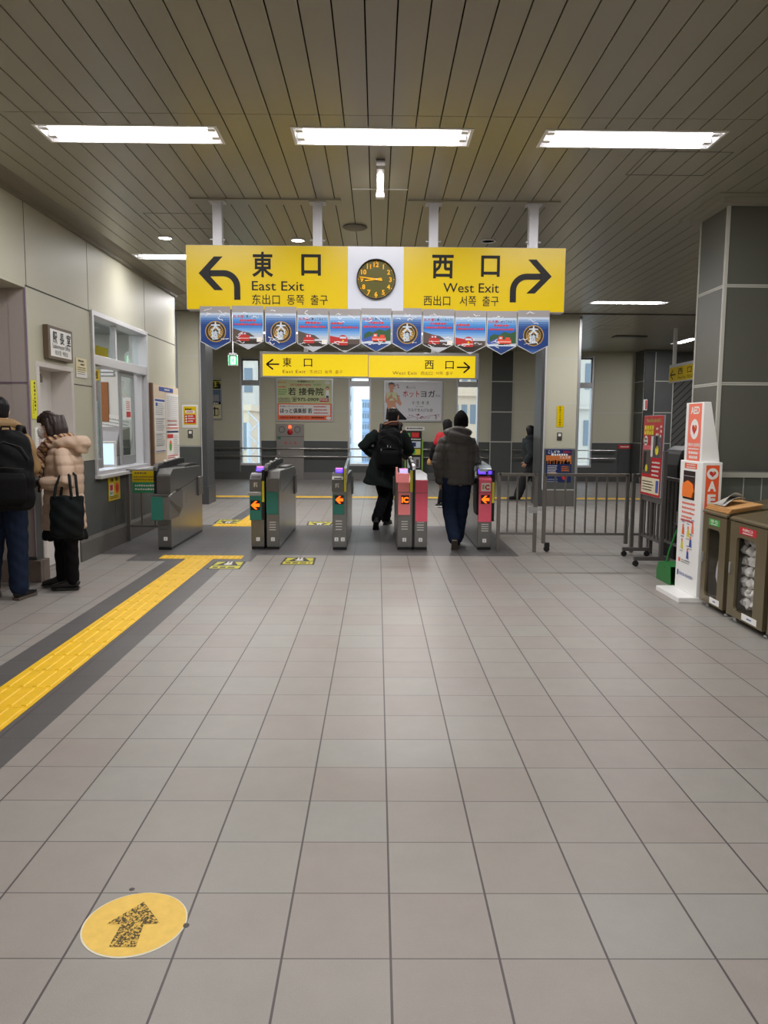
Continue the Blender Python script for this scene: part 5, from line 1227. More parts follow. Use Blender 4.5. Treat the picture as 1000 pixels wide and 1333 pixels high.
# ================================================================== BINS
bm_ = mat('bin_bronze', S(112, 101, 76), 0.32, metal=0.3, noise=0.06, nscale=6); M['bin'] = bm_
BX0, BX1 = 2.69, 3.22
def litter_bin(y0, y1, label, swatch, txt, fill):
    t = thing('litter_bin', label, 'bin', ((BX0+BX1)/2, (y0+y1)/2, 0), 0, 'bronze bins along the right wall')
    W = y1-y0
    m = MB()      # carcass: back, two sides, floor
    m.box(BX1-0.02, BX1, y0, y1, 0.06, 0.86, 'bin'); m.box(BX0+0.02, BX1-0.02, y0, y0+0.015, 0.06, 0.80, 'bin'); m.box(BX0+0.02, BX1-0.02, y1-0.015, y1, 0.06, 0.80, 'bin'); m.box(BX0+0.02, BX1-0.02, y0+0.015, y1-0.015, 0.06, 0.075, 'bin')
    m.build('carcass', t)
    m = MB(); m.prism([(BX0-0.008, 0.772), (BX1, 0.865), (BX1, 0.885), (BX0+0.01, 0.80), (BX0-0.008, 0.79)], 'y', y0, y1, 'bin'); lid = m.build('lid', t, 0.004)
    # door with a rounded opening (frame built from strips round the window)
    wy0, wy1, wz0, wz1 = W*0.2, W*0.73, 0.10, 0.655
    d = PL((BX0+0.02, y1, 0.05), fu); th = 0.022
    z0 = -0.05
    def rr(a0, b0, a1, b1, r, n=6):
        pts = []
        for (cx, cz, s0) in ((a1-r, b1-r, 0), (a0+r, b1-r, 90), (a0+r, b0+r, 180), (a1-r, b0+r, 270)):
            for k in range(n+1): an = math.radians(s0+90*k/n); pts.append((cx+r*math.cos(an), cz+r*math.sin(an)))
        return pts
    inn = rr(wy0, wz0+z0, wy1, wz1+z0, 0.035); oa, ob, oc_, od = 0.004, 0.0, W-0.004, 0.715
    outp = []
    for q_ in range(4):
        cor = [(oc_, od), (oa, od), (oa, ob), (oc_, ob)][q_]
        for k in range(7):
            a, b_ = inn[q_*7+k]
            if k in (0, 6):
                side = (k == 0) == (q_ in (0, 2))      # this end of the arc faces a left or right edge
                outp.append((cor[0], b_) if side else (a, cor[1]))
            else: outp.append(cor)
    n = len(inn); vs = [d.P(a, b_, th) for a, b_ in inn]+[d.P(a, b_, th) for a, b_ in outp]+[d.P(a, b_, 0) for a, b_ in inn]+[d.P(a, b_, 0) for a, b_ in outp]
    fs = []
    for k in range(n):
        j = (k+1) % n; fs += [(k, n+k, n+j, j), (2*n+j, 3*n+j, 3*n+k, 2*n+k), (k, j, 2*n+j, 2*n+k), (n+k, 3*n+k, 3*n+j, n+j)]
    d.add(vs, fs, 'bin'); door = d.build('door', t)
    g = PL((BX0+0.02, y1, 0.05), fu); g.poly(inn, 'glassdim', 0.008); g.build('door_window', door)
    h = PL((BX0-0.002, y1, 0), fu); h.slab(W*0.055, 0.37, W*0.055+0.022, 0.45, 0.012, 'alu'); h.build('handle', door)
    l = PL((BX0-0.002, y1, 0), fu); l.slab(W*0.27, 0.685, W*0.72, 0.738, 0.0015, swatch); lb_ = l.build('sign_plate', door); l = PL((BX0-0.0035, y1, 0), fu); txt and l.text(txt, W*0.495, 0.71, 0.026, 'white', 0.02, 'C', W*0.28, 0.001); l.lines(W*0.36, 0.694, W*0.63, 1, 0.01, 0.008, 'white', 0.001, 3, False); l.build('lettering', lb_)
    l = PL((BX0-0.002, y1, 0), fu); l.slab(W*0.45, 0.062, W*0.85, 0.11, 0.001, 'white'); lb_ = l.build('paper_label', door); l = PL((BX0-0.003, y1, 0), fu); l.lines(W*0.6, 0.08, W*0.74, 1, 0.01, 0.012, 'blue', 0.0008, 5); l.build('print', lb_)
    for yy in (y0+0.05, y1-0.05):
        m = MB(); m.lathe((BX0+0.06, yy, 0.0), [(0.022, 0), (0.022, 0.01), (0.009, 0.014), (0.009, 0.062)], 'alu', 12); m.build('foot', t)
    return t, lid
bagm = mat('clear_bag', S(206, 208, 212), 0.3, noise=0.25, nscale=7, bump=0.8, bscale=16)
def crumple(name, c, r, m_, seed, label, cat, sub=3, amp=0.25):
    bmx = bmesh.new(); bmesh.ops.create_icosphere(bmx, subdivisions=sub, radius=1.0)
    R = np.random.RandomState(seed); dirs = R.randn(14, 3); dirs /= np.linalg.norm(dirs, axis=1)[:, None]; ph = R.rand(14)*6
    mb = MB(); vs = []
    for v in bmx.verts:
        p = np.array(v.co); k = 1+amp*sum(math.sin(5*float(p@dirs[i])+ph[i]) for i in range(14))/6
        vs.append((c[0]+p[0]*r[0]*k, c[1]+p[1]*r[1]*k, c[2]+p[2]*r[2]*k))
    mb.add(vs, [[v.index for v in f.verts] for f in bmx.faces], m_, False); bmx.free()
    return tag(mb.build(name), label, cat)
b1, lid1 = litter_bin(5.87, 6.305, 'bronze bin with a green sign and a nearly empty clear bag, beside the AED stand', M['green'], '新聞・雑誌', 0)
b2, lid2 = litter_bin(5.245, 5.81, 'bronze bin with a red sign, full of crumpled white paper', mat('sign_red', S(190, 30, 44), 0.5), 'その他のごみ', 1)
b3, lid3 = litter_bin(4.62, 5.185, 'bronze bin cut off by the right edge of the picture', mat('sign_blue', S(40, 70, 160), 0.5), '', 1)
# lids: opening with blue rim on bin 2, green strip on its top
def on_lid(y, dx): return (BX0+dx, y, 0.80+0.01*0+dx*0.167+0.0008)
t = MB(); 
vs = []; seg = 24
sl = Vector((1, 0, 0.167)).normalized()
q = PL((BX0+0.22, 5.40, 0.80+0.21*0.167+0.001), (0, -1, 0), sl)
q.disc(0, 0, 0.12, 'black', 0.002, 28, 0.09); q.ring(0, 0, 0.115, 0.14, 'blue', 0.003, 28); q.build('opening', lid2)
q = PL((BX0+0.36, 5.8, 0.80+0.35*0.167+0.001), (0, -1, 0), sl); q.rect(0.0, 0, 0.3, 0.09, 'green', 0.002); q.lines(0.03, 0.05, 0.27, 1, 0.03, 0.03, 'offwhite', 0.003, 3); q.build('sticker', lid2)
R = random.Random(9)
cp_ = mat('crumpled_paper', S(226, 222, 218), 0.8, noise=0.12, nscale=9)
bg_ = tag(crumple('rubbish_bag', (2.90, 6.13, 0.33), (0.15, 0.14, 0.24), bagm, 3, 'slack clear plastic bag inside the bronze bin with the green sign', 'bag', 3, 0.15))
k = 0
for row in range(7):
    for col in range(5):
        if row == 6 and col < 2: continue
        k += 1; r = R.uniform(0.037, 0.041)
        crumple('crumpled_paper', (2.788+R.uniform(-0.004, 0.012), 5.40+col*0.079+0.015*(row % 2), 0.155+row*0.079), (r*0.95, r, r), cp_, 20+k, 'crumpled white paper in the full bin with the red sign', 'paper', 2, 0.4)['group'] = 'crumpled papers in the full bin'
crumple('rubbish_bag', (3.02, 5.52, 0.38), (0.14, 0.22, 0.27), bagm, 5, 'clear rubbish bag stuffed full behind the crumpled papers in the red sign bin', 'bag', 3, 0.12)
# cardboard with a newspaper on the first bin
cd_ = thing('cardboard', 'stack of flat brown cardboard on top of the bin with the green sign', 'cardboard', (2.82, 6.08, 0.81))
cm_ = mat('cardboard', S(196, 148, 92), 0.8)
for k in range(3):
    q = PL((BX0+0.01+k*0.006, 6.30-k*0.01, 0.804+k*0.013), (0, -1, 0), sl); q.slab(0, 0, 0.42, 0.25, 0.011, cm_); q.build('sheet', cd_)
nw = thing('newspaper', 'folded open newspaper lying on the cardboard', 'newspaper', (2.8, 6.2, 0.85))
nm = mat('newsprint', S(176, 174, 168), 0.8, noise=0.25, nscale=30)
for j, (hgt, ang, ln) in enumerate(((0.055, 0.3, 0.16), (0.085, -0.5, 0.15), (0.05, 0.8, 0.18))):
    m = MB(); n = 8; y0_ = 6.22-j*0.05; vs = []
    for i in range(n+1):
        u_ = i/n
        for v_ in (0, 1):
            vs.append((BX0+0.03+u_*ln, y0_-0.12*v_+ang*0.05*u_, 0.853+u_*0.03+hgt*math.sin(PI*u_*0.8)*(0.3+0.7*v_)))
    m.add(vs, [(2*i, 2*i+1, 2*i+3, 2*i+2) for i in range(n)], nm, True); o = m.build('page', nw)
    s_ = o.modifiers.new('thick', 'SOLIDIFY'); s_.thickness = 0.003
# ================================================================== FAR WALL FITTINGS
def on_back(x0, z0): return PL((x0, BY-0.004, z0))
def frame_poster(name, label, cat, x0, x1, z0, z1, ground, draw, fr='alu', y=None, group=None):
    yy = (BY-0.004) if y is None else y
    t = thing(name, label, cat, ((x0+x1)/2, yy, z0), 0, group)
    p = PL((x0, yy, z0)); W, H = x1-x0, z1-z0; p.slab(0, 0, W, H, 0.035, fr); p.build('frame', t, 0.004)
    p = PL((x0, yy-0.035, z0)); p.rect(0.04, 0.04, W-0.04, H-0.04, ground, 0.001); p.build('sheet', t)
    q = PL((x0, yy-0.037, z0)); draw(q, W, H); q.build('print', t); return t
def dm(q, W, H):
    q.rect(0.04, H-0.28, W-0.04, H-0.05, 'ink', 0.001); q.text('管理', W*0.745, H-0.24, 0.2, mat('poster_lime', S(214, 206, 60), 0.5), 0.03, 'C', 0.37, 0.002)
    q.rect(0.04, H*0.42, W-0.04, H-0.3, mat('poster_bluegrey', S(90, 112, 140), 0.4), 0.001); q.rect(W*0.45, H*0.45, W*0.62, H-0.33, 'navy', 0.002); q.rect(W*0.66, H*0.45, W*0.9, H*0.6, 'traingrey', 0.002); q.rect(W*0.2, H*0.45, W*0.4, H*0.65, 'bannerpale', 0.002)
    q.rect(0.04, H*0.37, W-0.04, H*0.43, 'ink', 0.0015); q.lines(0.3, H*0.38, W-0.1, 1, 0.1, 0.045, 'offwhite', 0.002, 3, False)
    for (a, b, c, d) in ((0.3, 0.28, W-0.1, 0.31), (0.3, 0.1, W-0.1, 0.12)): q.rect(a, b, c, d, 'ink', 0.002)
    for xx in (0.36, 0.62): q.rect(xx, 0.1, xx+0.03, 0.34, 'ink', 0.002)
    q.lines(0.7, 0.26, W-0.06, 4, 0.04, 0.02, 'ink', 0.003, 4)
frame_poster('advert_poster', 'framed poster with yellow heading and street map on the far wall by the left window', 'poster', -5.0, -4.16, 1.60, 2.70, mat('poster_beige', S(206, 200, 160), 0.5), dm)
def dc(q, W, H):
    q.rect(0.04, 0.04, W-0.04, H*0.415, 'orange', 0.001); q.rect(0.07, 0.16, W-0.08, H*0.39, 'paper', 0.002)
    q.text('若 接骨院', W*0.52, H*0.62, 0.21, 'ink', 0.014, 'C', W*0.62, 0.002); q.text('㈱ 接骨院グループ', W*0.52, H*0.9, 0.06, 'ink', 0.015, 'C', W*0.28, 0.002)
    q.text('日曜日診療(午前中)', W*0.43, H*0.82, 0.065, 'red', 0.015, 'C', W*0.36, 0.002); q.text('保険取扱', W*0.72, H*0.83, 0.05, 'green', 0.0, 'C', W*0.13, 0.002)
    q.text('975-0909', W*0.56, H*0.47, 0.125, 'ink', 0.015, 'C', W*0.37, 0.002); q.text('☎', W*0.32, H*0.47, 0.13, 'ink', 0.01, 'C', None, 0.002)
    q.text('P20台', W*0.84, H*0.48, 0.07, 'white', 0.01, 'C', W*0.13, 0.003); q.rect(W*0.765, H*0.455, W*0.92, H*0.535, 'red', 0.002)
    q.text('はたつき', W*0.1, H*0.88, 0.055, 'orange', 0.01, 'C', W*0.14, 0.002); q.lines(W*0.04, H*0.78, W*0.17, 1, 0.1, 0.04, 'orange', 0.002, 4, False)
    q.lines(0.06, H*0.72, 0.3, 3, 0.06, 0.03, 'green', 0.002, 3); q.lines(0.06, H*0.52, 0.4, 3, 0.045, 0.025, 'hill', 0.002, 4)
    q.text('ほっと倶楽部 若', W*0.35, H*0.20, 0.14, 'ink', 0.02, 'C', W*0.56, 0.003); q.text('半日型リハビリデイサービス', W*0.27, H*0.33, 0.05, 'ink', 0.01, 'C', W*0.42, 0.003)
    q.lines(W*0.66, H*0.33, W*0.93, 3, 0.085, 0.035, 'red', 0.003, 6); q.text('有限会社 接骨院介護サービス', W*0.32, H*0.07, 0.055, 'ink', 0.01, 'C', W*0.5, 0.003); q.lines(W*0.62, H*0.075, W*0.86, 1, 0.1, 0.04, 'ink', 0.003, 8)
    q.disc(W*0.92, H*0.08, 0.07, 'paper', 0.003, 20, 0.045)
    q.disc(W*0.9, H*0.77, 0.045, 'hill', 0.003, 14); q.disc(W*0.9, H*0.755, 0.037, mat('skin_print', S(226, 170, 136), 0.6), 0.0035, 14); q.poly([(W*0.865, H*0.56), (W*0.935, H*0.56), (W*0.925, H*0.73), (W*0.875, H*0.73)], 'white', 0.003); q.rect(W*0.878, H*0.545, W*0.92, H*0.6, 'navy', 0.0034); q.disc(W*0.9, H*0.9, 0.08, 'paper', 0.002, 16, 0.045)
frame_poster('advert_board', 'framed green and orange clinic advertisement with large black writing on the far wall', 'advertisement', -2.72, -1.19, 1.57, 2.72, mat('poster_green', S(196, 202, 150), 0.45), dc)
def dy(q, W, H):
    sk = mat('yoga_skin', S(206, 150, 120), 0.5); hr = M['darkemblem']; R = random.Random(2)
    q.poly([(0.05, 0.06), (0.08, 0.38), (0.33, 0.38), (0.42, 0.28), (0.62, 0.08), (0.6, 0.05), (0.05, 0.05)], 'ink', 0.002)
    q.poly([(0.1, 0.34), (0.08, 0.5), (0.06, 0.62), (0.33, 0.62), (0.32, 0.5), (0.33, 0.34)], sk, 0.0022); q.poly([(0.05, 0.56), (0.06, 0.78), (0.34, 0.78), (0.35, 0.56)], mat('yoga_top', S(206, 212, 170), 0.5), 0.0026)
    q.poly([(0.34, 0.78), (0.48, 0.48), (0.44, 0.42), (0.24, 0.6), (0.26, 0.65), (0.36, 0.56)], sk, 0.003); q.poly([(0.06, 0.78), (0.03, 0.52), (0.1, 0.5), (0.2, 0.66), (0.16, 0.7), (0.08, 0.6)], sk, 0.003)
    q.poly([(0.16, 0.62), (0.24, 0.62), (0.21, 0.75), (0.19, 0.75)], sk, 0.0034); q.poly([(0.15, 0.77), (0.25, 0.77), (0.24, 0.86), (0.16, 0.86)], sk, 0.0024)
    q.disc(0.2, 0.93, 0.075, sk, 0.0028, 20, 0.1); q.poly([(0.12, 0.93), (0.12, 1.02), (0.2, 1.05), (0.28, 1.02), (0.28, 0.93), (0.26, 0.99), (0.14, 0.99)], hr, 0.0032)
    pk = mat('poster_plum', S(150, 70, 84), 0.5)
    for k in range(46):
        a, b = (R.uniform(0.62, W-0.1), R.uniform(0.06, 0.2)) if k < 26 else (R.uniform(0.28, 0.42), R.uniform(0.6, H-0.08))
        q.disc(a, b, R.uniform(0.008, 0.02), pk, 0.0016, 8)
    q.line([(0.62, 0.08), (0.8, 0.14), (1.0, 0.09), (1.2, 0.16), (W-0.1, 0.2)], 0.008, pk, 0.0016)
    q.text('美しい人', 0.72, H-0.21, 0.075, 'ink', 0.0, 'C', 0.26, 0.002)
    q.text('ホット', 0.73, 0.67, 0.2, 'red', 0.01, 'C', 0.44, 0.002); q.text('ヨガ', 1.18, 0.67, 0.2, 'ink', 0.01, 'C', 0.38, 0.002); q.text('の人', 1.45, 0.67, 0.08, 'ink', 0.0, 'C', 0.13, 0.002)
    q.text('女｜性｜専｜用', 0.98, 0.47, 0.1, 'ink', 0.0, 'C', 0.44, 0.002); q.text('for a shape', 0.96, 0.40, 0.04, 'ink', 0.0, 'C', 0.2, 0.002); q.text('カルドせんげん台', 0.98, 0.28, 0.1, 'ink', 0.005, 'C', 0.66, 0.002)
frame_poster('advert_board', 'framed white advertisement with a praying figure on the far wall', 'advertisement', 0.17, 1.75, 1.58, 2.68, mat('poster_white', S(214, 214, 220), 0.4), dy)
# fire hydrant cabinet
fh = thing('hydrant_box', 'grey steel fire hydrant cabinet with a red lamp under the clinic advertisement', 'fire hydrant cabinet', (-2.35, BY, 0))
m = MB(); m.box(-2.72, -1.98, BY-0.06, BY-0.005, 0.0, 1.50, mat('hydrant_grey', S(140, 136, 132), 0.4, metal=0.5)); m.build('cabinet', fh, 0.004)
q = PL((-2.72, BY-0.06, 0)); q.line([(0.0, 1.16), (0.74, 1.16)], 0.012, 'seam', 0.001)
for k, ch in enumerate('消火栓'): q.text(ch, 0.25+k*0.13, 0.96, 0.08, 'red', 0.01, 'C', None, 0.001)
q.ring(0.15, 1.35, 0.07, 0.085, 'seam', 0.001); q.ring(0.57, 1.35, 0.07, 0.085, 'seam', 0.001); q.build('front_marks', fh)
m = MB(); m.ball((-2.35, BY-0.08, 1.42), 0.045, 0.05, 0.045, mat('hydrant_lamp', S(255, 110, 70), 0.3, emit=S(255, 80, 40), estr=2.5), 16, 10); m.build('lamp', fh)
m = MB(); m.lathe((-2.35, BY-0.06, 1.28), [(0.075, 0.0), (0.07, -0.02), (0.03, -0.03), (0, -0.03)], mat('hydrant_red', S(170, 26, 30), 0.3), 20, 'y'); m.build('push_button', fh)
m = MB(); m.box(-2.68, -2.6, BY-0.065, BY-0.06, 1.09, 1.15, mat('hydrant_green', S(20, 110, 70), 0.4)); m.build('green_plate', fh)
m = MB(); m.box(-2.66, -2.62, BY-0.085, BY-0.06, 0.68, 0.75, 'alu'); m.build('handle', fh)
# handrails
def handrail(x0, x1, label):
    t = thing('handrail', label, 'handrail', ((x0+x1)/2, BY-0.08, 0.6), 0, 'double handrails on the far wall')
    for z in (0.845, 0.63):
        m = MB(); m.tube([(x0, BY-0.09, z), (x1, BY-0.09, z)], 0.018, 'rail', 10); m.build('rail', t)
        x = x0+0.45
        while x < x1:
            inwin = any(a-0.05 < x < b+0.05 for a, b, _, _ in WIN)
            if not inwin:
                m = MB(); m.tube([(x, BY-0.09, z-0.015), (x, BY-0.085, z-0.05), (x, BY-0.05, z-0.065), (x, BY-0.001, z-0.065)], 0.008, 'steeldark', 8); m.lathe((x, BY, z-0.065), [(0.025, 0.0), (0.025, -0.01), (0, -0.01)], 'steeldark', 12, 'y'); m.build('bracket', t)
            x += 1.2
handrail(-5.9, 3.0, 'long double steel handrail along the far wall behind the gates')
handrail(3.66, 6.45, 'shorter double steel handrail along the far wall beyond the pale pillar')
# information rack by the far wall
ir = thing('leaflet_rack', 'tall black leaflet rack with green sides and a red display behind the pink gate', 'rack', (0.98, 20.45, 0))
rg = mat('rack_green', S(120, 160, 60), 0.5)
m = MB(); m.box(0.76, 1.16, 20.3, 20.6, 0, 1.34, 'black'); m.build('body', ir)
m = MB(); m.box(1.16, 1.2, 20.28, 20.6, 0.3, 1.12, rg); m.build('side_panel', ir); m = MB(); m.box(0.72, 0.76, 20.28, 20.6, 0.3, 1.12, rg); m.build('side_panel', ir)
m = MB(); m.box(0.73, 1.23, 20.35, 20.38, 1.36, 1.45, 'paper'); hdr = m.build('header', ir); m = MB(); m.box(0.9, 0.93, 20.36, 20.38, 1.3, 1.37, 'alu'); m.build('stay', hdr)
q = PL((0.73, 20.35, 1.36)); q.lines(0.04, 0.03, 0.46, 1, 0.1, 0.035, 'ink', 0.001, 2, False); q.build('print', hdr)
q = PL((0.76, 20.298, 0)); q.rect(0.13, 1.17, 0.33, 1.3, mat('rack_red', S(120, 20, 24), 0.4, emit=S(200, 30, 30), estr=0.3), 0.001); q.lines(0.16, 1.2, 0.31, 1, 0.1, 0.07, 'red', 0.002, 3, False); q.rect(0.02, 1.18, 0.1, 1.29, 'green', 0.001); q.lines(0.03, 1.11, 0.37, 1, 0.1, 0.035, 'offwhite', 0.001, 5, False)
for (a, b, c, d, mm) in ((0.03, 0.9, 0.37, 1.07, 'bannerpale'), (0.06, 0.93, 0.25, 1.04, 'navy'), (0.03, 0.72, 0.37, 0.87, 'stickeryel'), (0.16, 0.74, 0.24, 0.85, 'green'), (0.03, 0.38, 0.16, 0.66, 'bannerpale'), (0.18, 0.38, 0.36, 0.66, 'traingrey'), (0.26, 0.4, 0.33, 0.6, 'hill')): q.rect(a, b, c, d, mm, 0.001+0.0006*(mm in ('navy', 'green', 'hill')))
q.build('leaflets', ir)
# notices on the back-left wall
WY = 14.297
def dp1(q, W, H):
    q.rect(0.03, 0.06, W-0.03, H-0.03, 'yellow', 0.001); q.lines(W*0.2, H-0.095, W*0.62, 1, 0.1, 0.034, 'ink', 0.002, 3, False); q.rect(0.06, H*0.64, W-0.06, H*0.76, 'paper', 0.002); q.rect(0.045, H*0.2, W-0.045, H*0.58, 'red', 0.002)
    for k in range(3): q.disc(0.075, H*(0.5-k*0.11), 0.018, 'offwhite', 0.003, 10); q.lines(0.11, H*(0.49-k*0.11), W-0.06, 1, 0.1, 0.025, 'offwhite', 0.003, k)
    q.lines(0.08, H*0.67, W-0.08, 1, 0.1, 0.025, 'red', 0.003, 8); q.rect(0.03, 0.015, W-0.03, 0.05, 'paper', 0.002)
pl_ = PL((-3.575, WY, 1.40)); poster('wall_poster', 'yellow and red warning poster on the cream wall beside the left grey column', 'poster', pl_, 0.29, 0.42, 'paper', lambda q: dp1(q, 0.29, 0.42))
def switch(x, z, y, label):
    t = thing('wall_switch', label, 'switch', (x, y, z)); q = PL((x-0.045, y, z)); q.slab(0, 0, 0.09, 0.145, 0.008, 'steeldark'); q.build('plate', t, 0.002); q = PL((x-0.045, y-0.008, z)); q.slab(0.02, 0.075, 0.07, 0.125, 0.004, 'offwhite'); q.build('key', t)
switch(-3.43, 1.22, 14.298, 'steel wall switch below the yellow and red warning poster'); switch(3.355, 1.22, 14.298, 'steel wall switch on the pale pillar below the narrow yellow notice')
# notices on the right pillar
pl_ = PL((3.29, WY, 1.465)); poster('pillar_notice', 'narrow upright yellow notice on the pale pillar at right', 'notice', pl_, 0.13, 0.385, 'yellow', lambda q: q.vtext('防犯カメラ作動中', 0.065, 0.375, 0.038, 'ink', 0.012, 0.001, 1.2))
def dfe(q):
    W, H = 0.47, 0.60
    q.rect(0.0, 0.0, W, H, 'navy', 0.0008); q.rect(0, H*0.55, W, H*0.82, mat('poster_sunset', S(196, 110, 50), 0.5), 0.0014); R = random.Random(6)
    for k in range(22): xx = R.uniform(0, W-0.03); q.rect(xx, H*0.55, xx+0.03, H*(0.58+0.1*R.random()), 'darkemblem', 0.002)
    q.text('こしがや', W*0.3, H*0.88, 0.065, 'white', 0.02, 'C', W*0.46, 0.003); q.text('20th', W*0.8, H*0.89, 0.06, 'red', 0.01, 'C', W*0.3, 0.003); q.lines(W*0.2, H*0.805, W*0.84, 1, 0.1, 0.04, 'white', 0.003, 6, False); q.text('フェスタ', W*0.74, H*0.72, 0.055, 'white', 0.02, 'C', W*0.42, 0.003)
    q.lines(0.03, H*0.48, W*0.5, 6, 0.03, 0.014, 'offwhite', 0.002, 9); q.rect(W*0.6, H*0.3, W*0.95, H*0.5, 'hill', 0.002); q.lines(W*0.62, H*0.46, W*0.93, 3, 0.035, 0.015, 'orange', 0.003, 2); q.rect(W*0.12, H*0.24, W*0.46, H*0.28, 'gold', 0.002); q.lines(0.03, H*0.06, W*0.5, 2, 0.04, 0.02, 'traingrey', 0.002, 4); q.disc(W*0.75, H*0.14, 0.05, 'red', 0.002, 16)
poster('event_poster', 'dark blue and orange event poster low on the pale pillar behind the fence', 'poster', PL((3.12, WY, 0.455)), 0.47, 0.60, 'navy', dfe)
t = thing('hydrant_sign', 'grey wall panel with a red fire hose heading beside the far dark pillar', 'panel', (6.7, BY, 0.2))
p = PL((6.53, BY-0.004, 0.2)); p.slab(0, 0, 0.33, 0.80, 0.02, mat('hydrant_door', S(120, 122, 124), 0.18, metal=0.7)); p.build('panel', t); q = PL((6.53, BY-0.026, 0.2)); q.rect(0, 0.70, 0.33, 0.80, 'red', 0.001); q.lines(0.05, 0.735, 0.28, 1, 0.1, 0.035, 'offwhite', 0.002, 3, False); q.build('heading', t)
p = PL((6.925, 20.29, 1.92)); p.slab(0, 0, 0.1, 0.28, 0.003, 'white'); p.rect(0.05, 0.02, 0.09, 0.26, 'red', 0.0045); tag(p.build('pillar_sticker'), 'small white and red sticker on the far dark pillar', 'sticker')
m = MB(); m.box(5.2, 5.9, 17.2, 17.5, CZ-0.03, CZ-0.002, 'steeldark'); tag(m.build('air_vent'), 'dark flat ceiling vent beyond the pale pillar', 'vent')

# ================================================================== OUTSIDE, SEEN THROUGH THE FAR WINDOWS
og = MB(); og.box(-60, 90, 21.6, 400, -7.2, -7.0, mat('outside_ground', S(190, 186, 182), 0.9, noise=0.1, nscale=0.2)); struct('outside_ground', og)
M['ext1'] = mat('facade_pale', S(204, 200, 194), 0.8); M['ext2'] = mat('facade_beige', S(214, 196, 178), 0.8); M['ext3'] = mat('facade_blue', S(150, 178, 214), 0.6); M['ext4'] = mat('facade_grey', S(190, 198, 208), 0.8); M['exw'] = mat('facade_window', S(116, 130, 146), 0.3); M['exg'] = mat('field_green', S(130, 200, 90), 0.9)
def building(x0, x1, y0, y1, h, m_, floors, label, wins=8, z0=-7.0):
    t = thing('building', label, 'building', ((x0+x1)/2, (y0+y1)/2, z0)); b = MB(); b.box(x0, x1, y0, y1, z0, h, m_); b.box(x0-0.15, x1+0.15, y0-0.15, y1+0.15, h, h+0.3, m_); b.build('walls', t)
    fh_ = (h-z0)/floors; ww = (x1-x0)/wins
    for f_ in range(floors):
        w = MB()
        for k in range(wins): w.box(x0+ww*(k+0.18), x0+ww*(k+0.82), y0-0.05, y0+0.1, z0+fh_*(f_+0.35), z0+fh_*(f_+0.8), 'exw')
        w.box(x0, x1, y0-0.3, y0, z0+fh_*f_, z0+fh_*f_+0.15, m_); w.build('window_band', t)
building(-14, -7.2, 46, 56, 8.5, M['ext1'], 5, 'pale building outside the left far window', 9)
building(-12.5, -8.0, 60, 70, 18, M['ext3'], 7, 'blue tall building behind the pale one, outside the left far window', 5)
building(-9.4, -6.6, 40, 44, 2.2, M['ext2'], 3, 'beige low building in front of the pale one, outside the left far window', 6)
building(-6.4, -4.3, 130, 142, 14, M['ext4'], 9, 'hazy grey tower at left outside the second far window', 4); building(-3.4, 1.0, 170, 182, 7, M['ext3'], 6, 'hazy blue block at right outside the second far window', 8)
building(4.0, 7.2, 48, 56, 8.5, M['ext2'], 6, 'beige apartment block outside the third far window', 6); building(7.6, 10.4, 42, 50, 5.5, M['ext1'], 5, 'white block outside the third far window, to the right', 5)
building(10.6, 17, 44, 52, 12, M['ext1'], 6, 'white building outside the rightmost far window', 7)
b = MB(); b.box(-9.6, -5.0, 34, 37.5, -1.9, -0.9, 'exg'); tag(b.build('hedge_bank'), 'bright green strip of trackside planting outside the left far window', 'planting', kind='thing')
m = MB(); m.box(-9.6, -5.0, 34.1, 37.4, -7, -1.9, 'ext4'); tag(m.build('retaining_wall'), 'grey retaining wall under the green strip outside the left far window', 'wall', kind='thing')
t = thing('lattice_mast', 'pale lattice railway mast outside the left far window', 'mast', (-4.9, 31, -7))
for (dx, dy_) in ((-0.22, -0.22), (0.22, -0.22), (-0.22, 0.22), (0.22, 0.22)):
    m = MB(); m.box(-4.9+dx-0.04, -4.9+dx+0.04, 31+dy_-0.04, 31+dy_+0.04, -7, 1.55, 'ext4'); m.build('leg', t)
m = MB(); z = -7
while z < 1.3:
    m.tube([(-5.12, 30.78, z), (-4.68, 30.78, z+0.45)], 0.025, 'ext4', 6); m.tube([(-4.68, 30.78, z+0.45), (-5.12, 30.78, z+0.9)], 0.025, 'ext4', 6); z += 0.9
m.build('lattice', t)
for i_, yy in enumerate((27, 75)):
    m = MB(); m.box(-40, 60, yy, yy+0.3, -6.9, -6.7, 'steeldark'); tag(m.build('rail_track'), 'railway rail on the ground far outside, %s' % ('nearer one' if i_ == 0 else 'farther one'), 'rail')
# ================================================================== PEOPLE
def loft_into(mb, rings, side, seg=14, m='black'):
    """rings: (centre, half-width along side, half-depth); closed with rounded caps"""
    side = Vector(side).normalized(); n = len(rings); vs = []
    C_ = [Vector(r[0]) for r in rings]
    for i, (c, a, b) in enumerate(rings):
        t = (C_[min(i+1, n-1)]-C_[max(i-1, 0)]).normalized()
        s = side - t*side.dot(t); s = s.normalized() if s.length > 1e-4 else Vector((0, 1, 0)); w_ = t.cross(s)
        for k in range(seg):
            an = 2*PI*k/seg; vs.append(C_[i]+s*(a*math.cos(an))+w_*(b*math.sin(an)))
    fs = []
    for i in range(n-1):
        for k in range(seg):
            p = i*seg+k; q = i*seg+(k+1) % seg; fs.append((p, q, q+seg, p+seg))
    fs.append(list(range(seg))[::-1]); fs.append(list(range((n-1)*seg, n*seg)))
    mb.add(vs, fs, m, True)
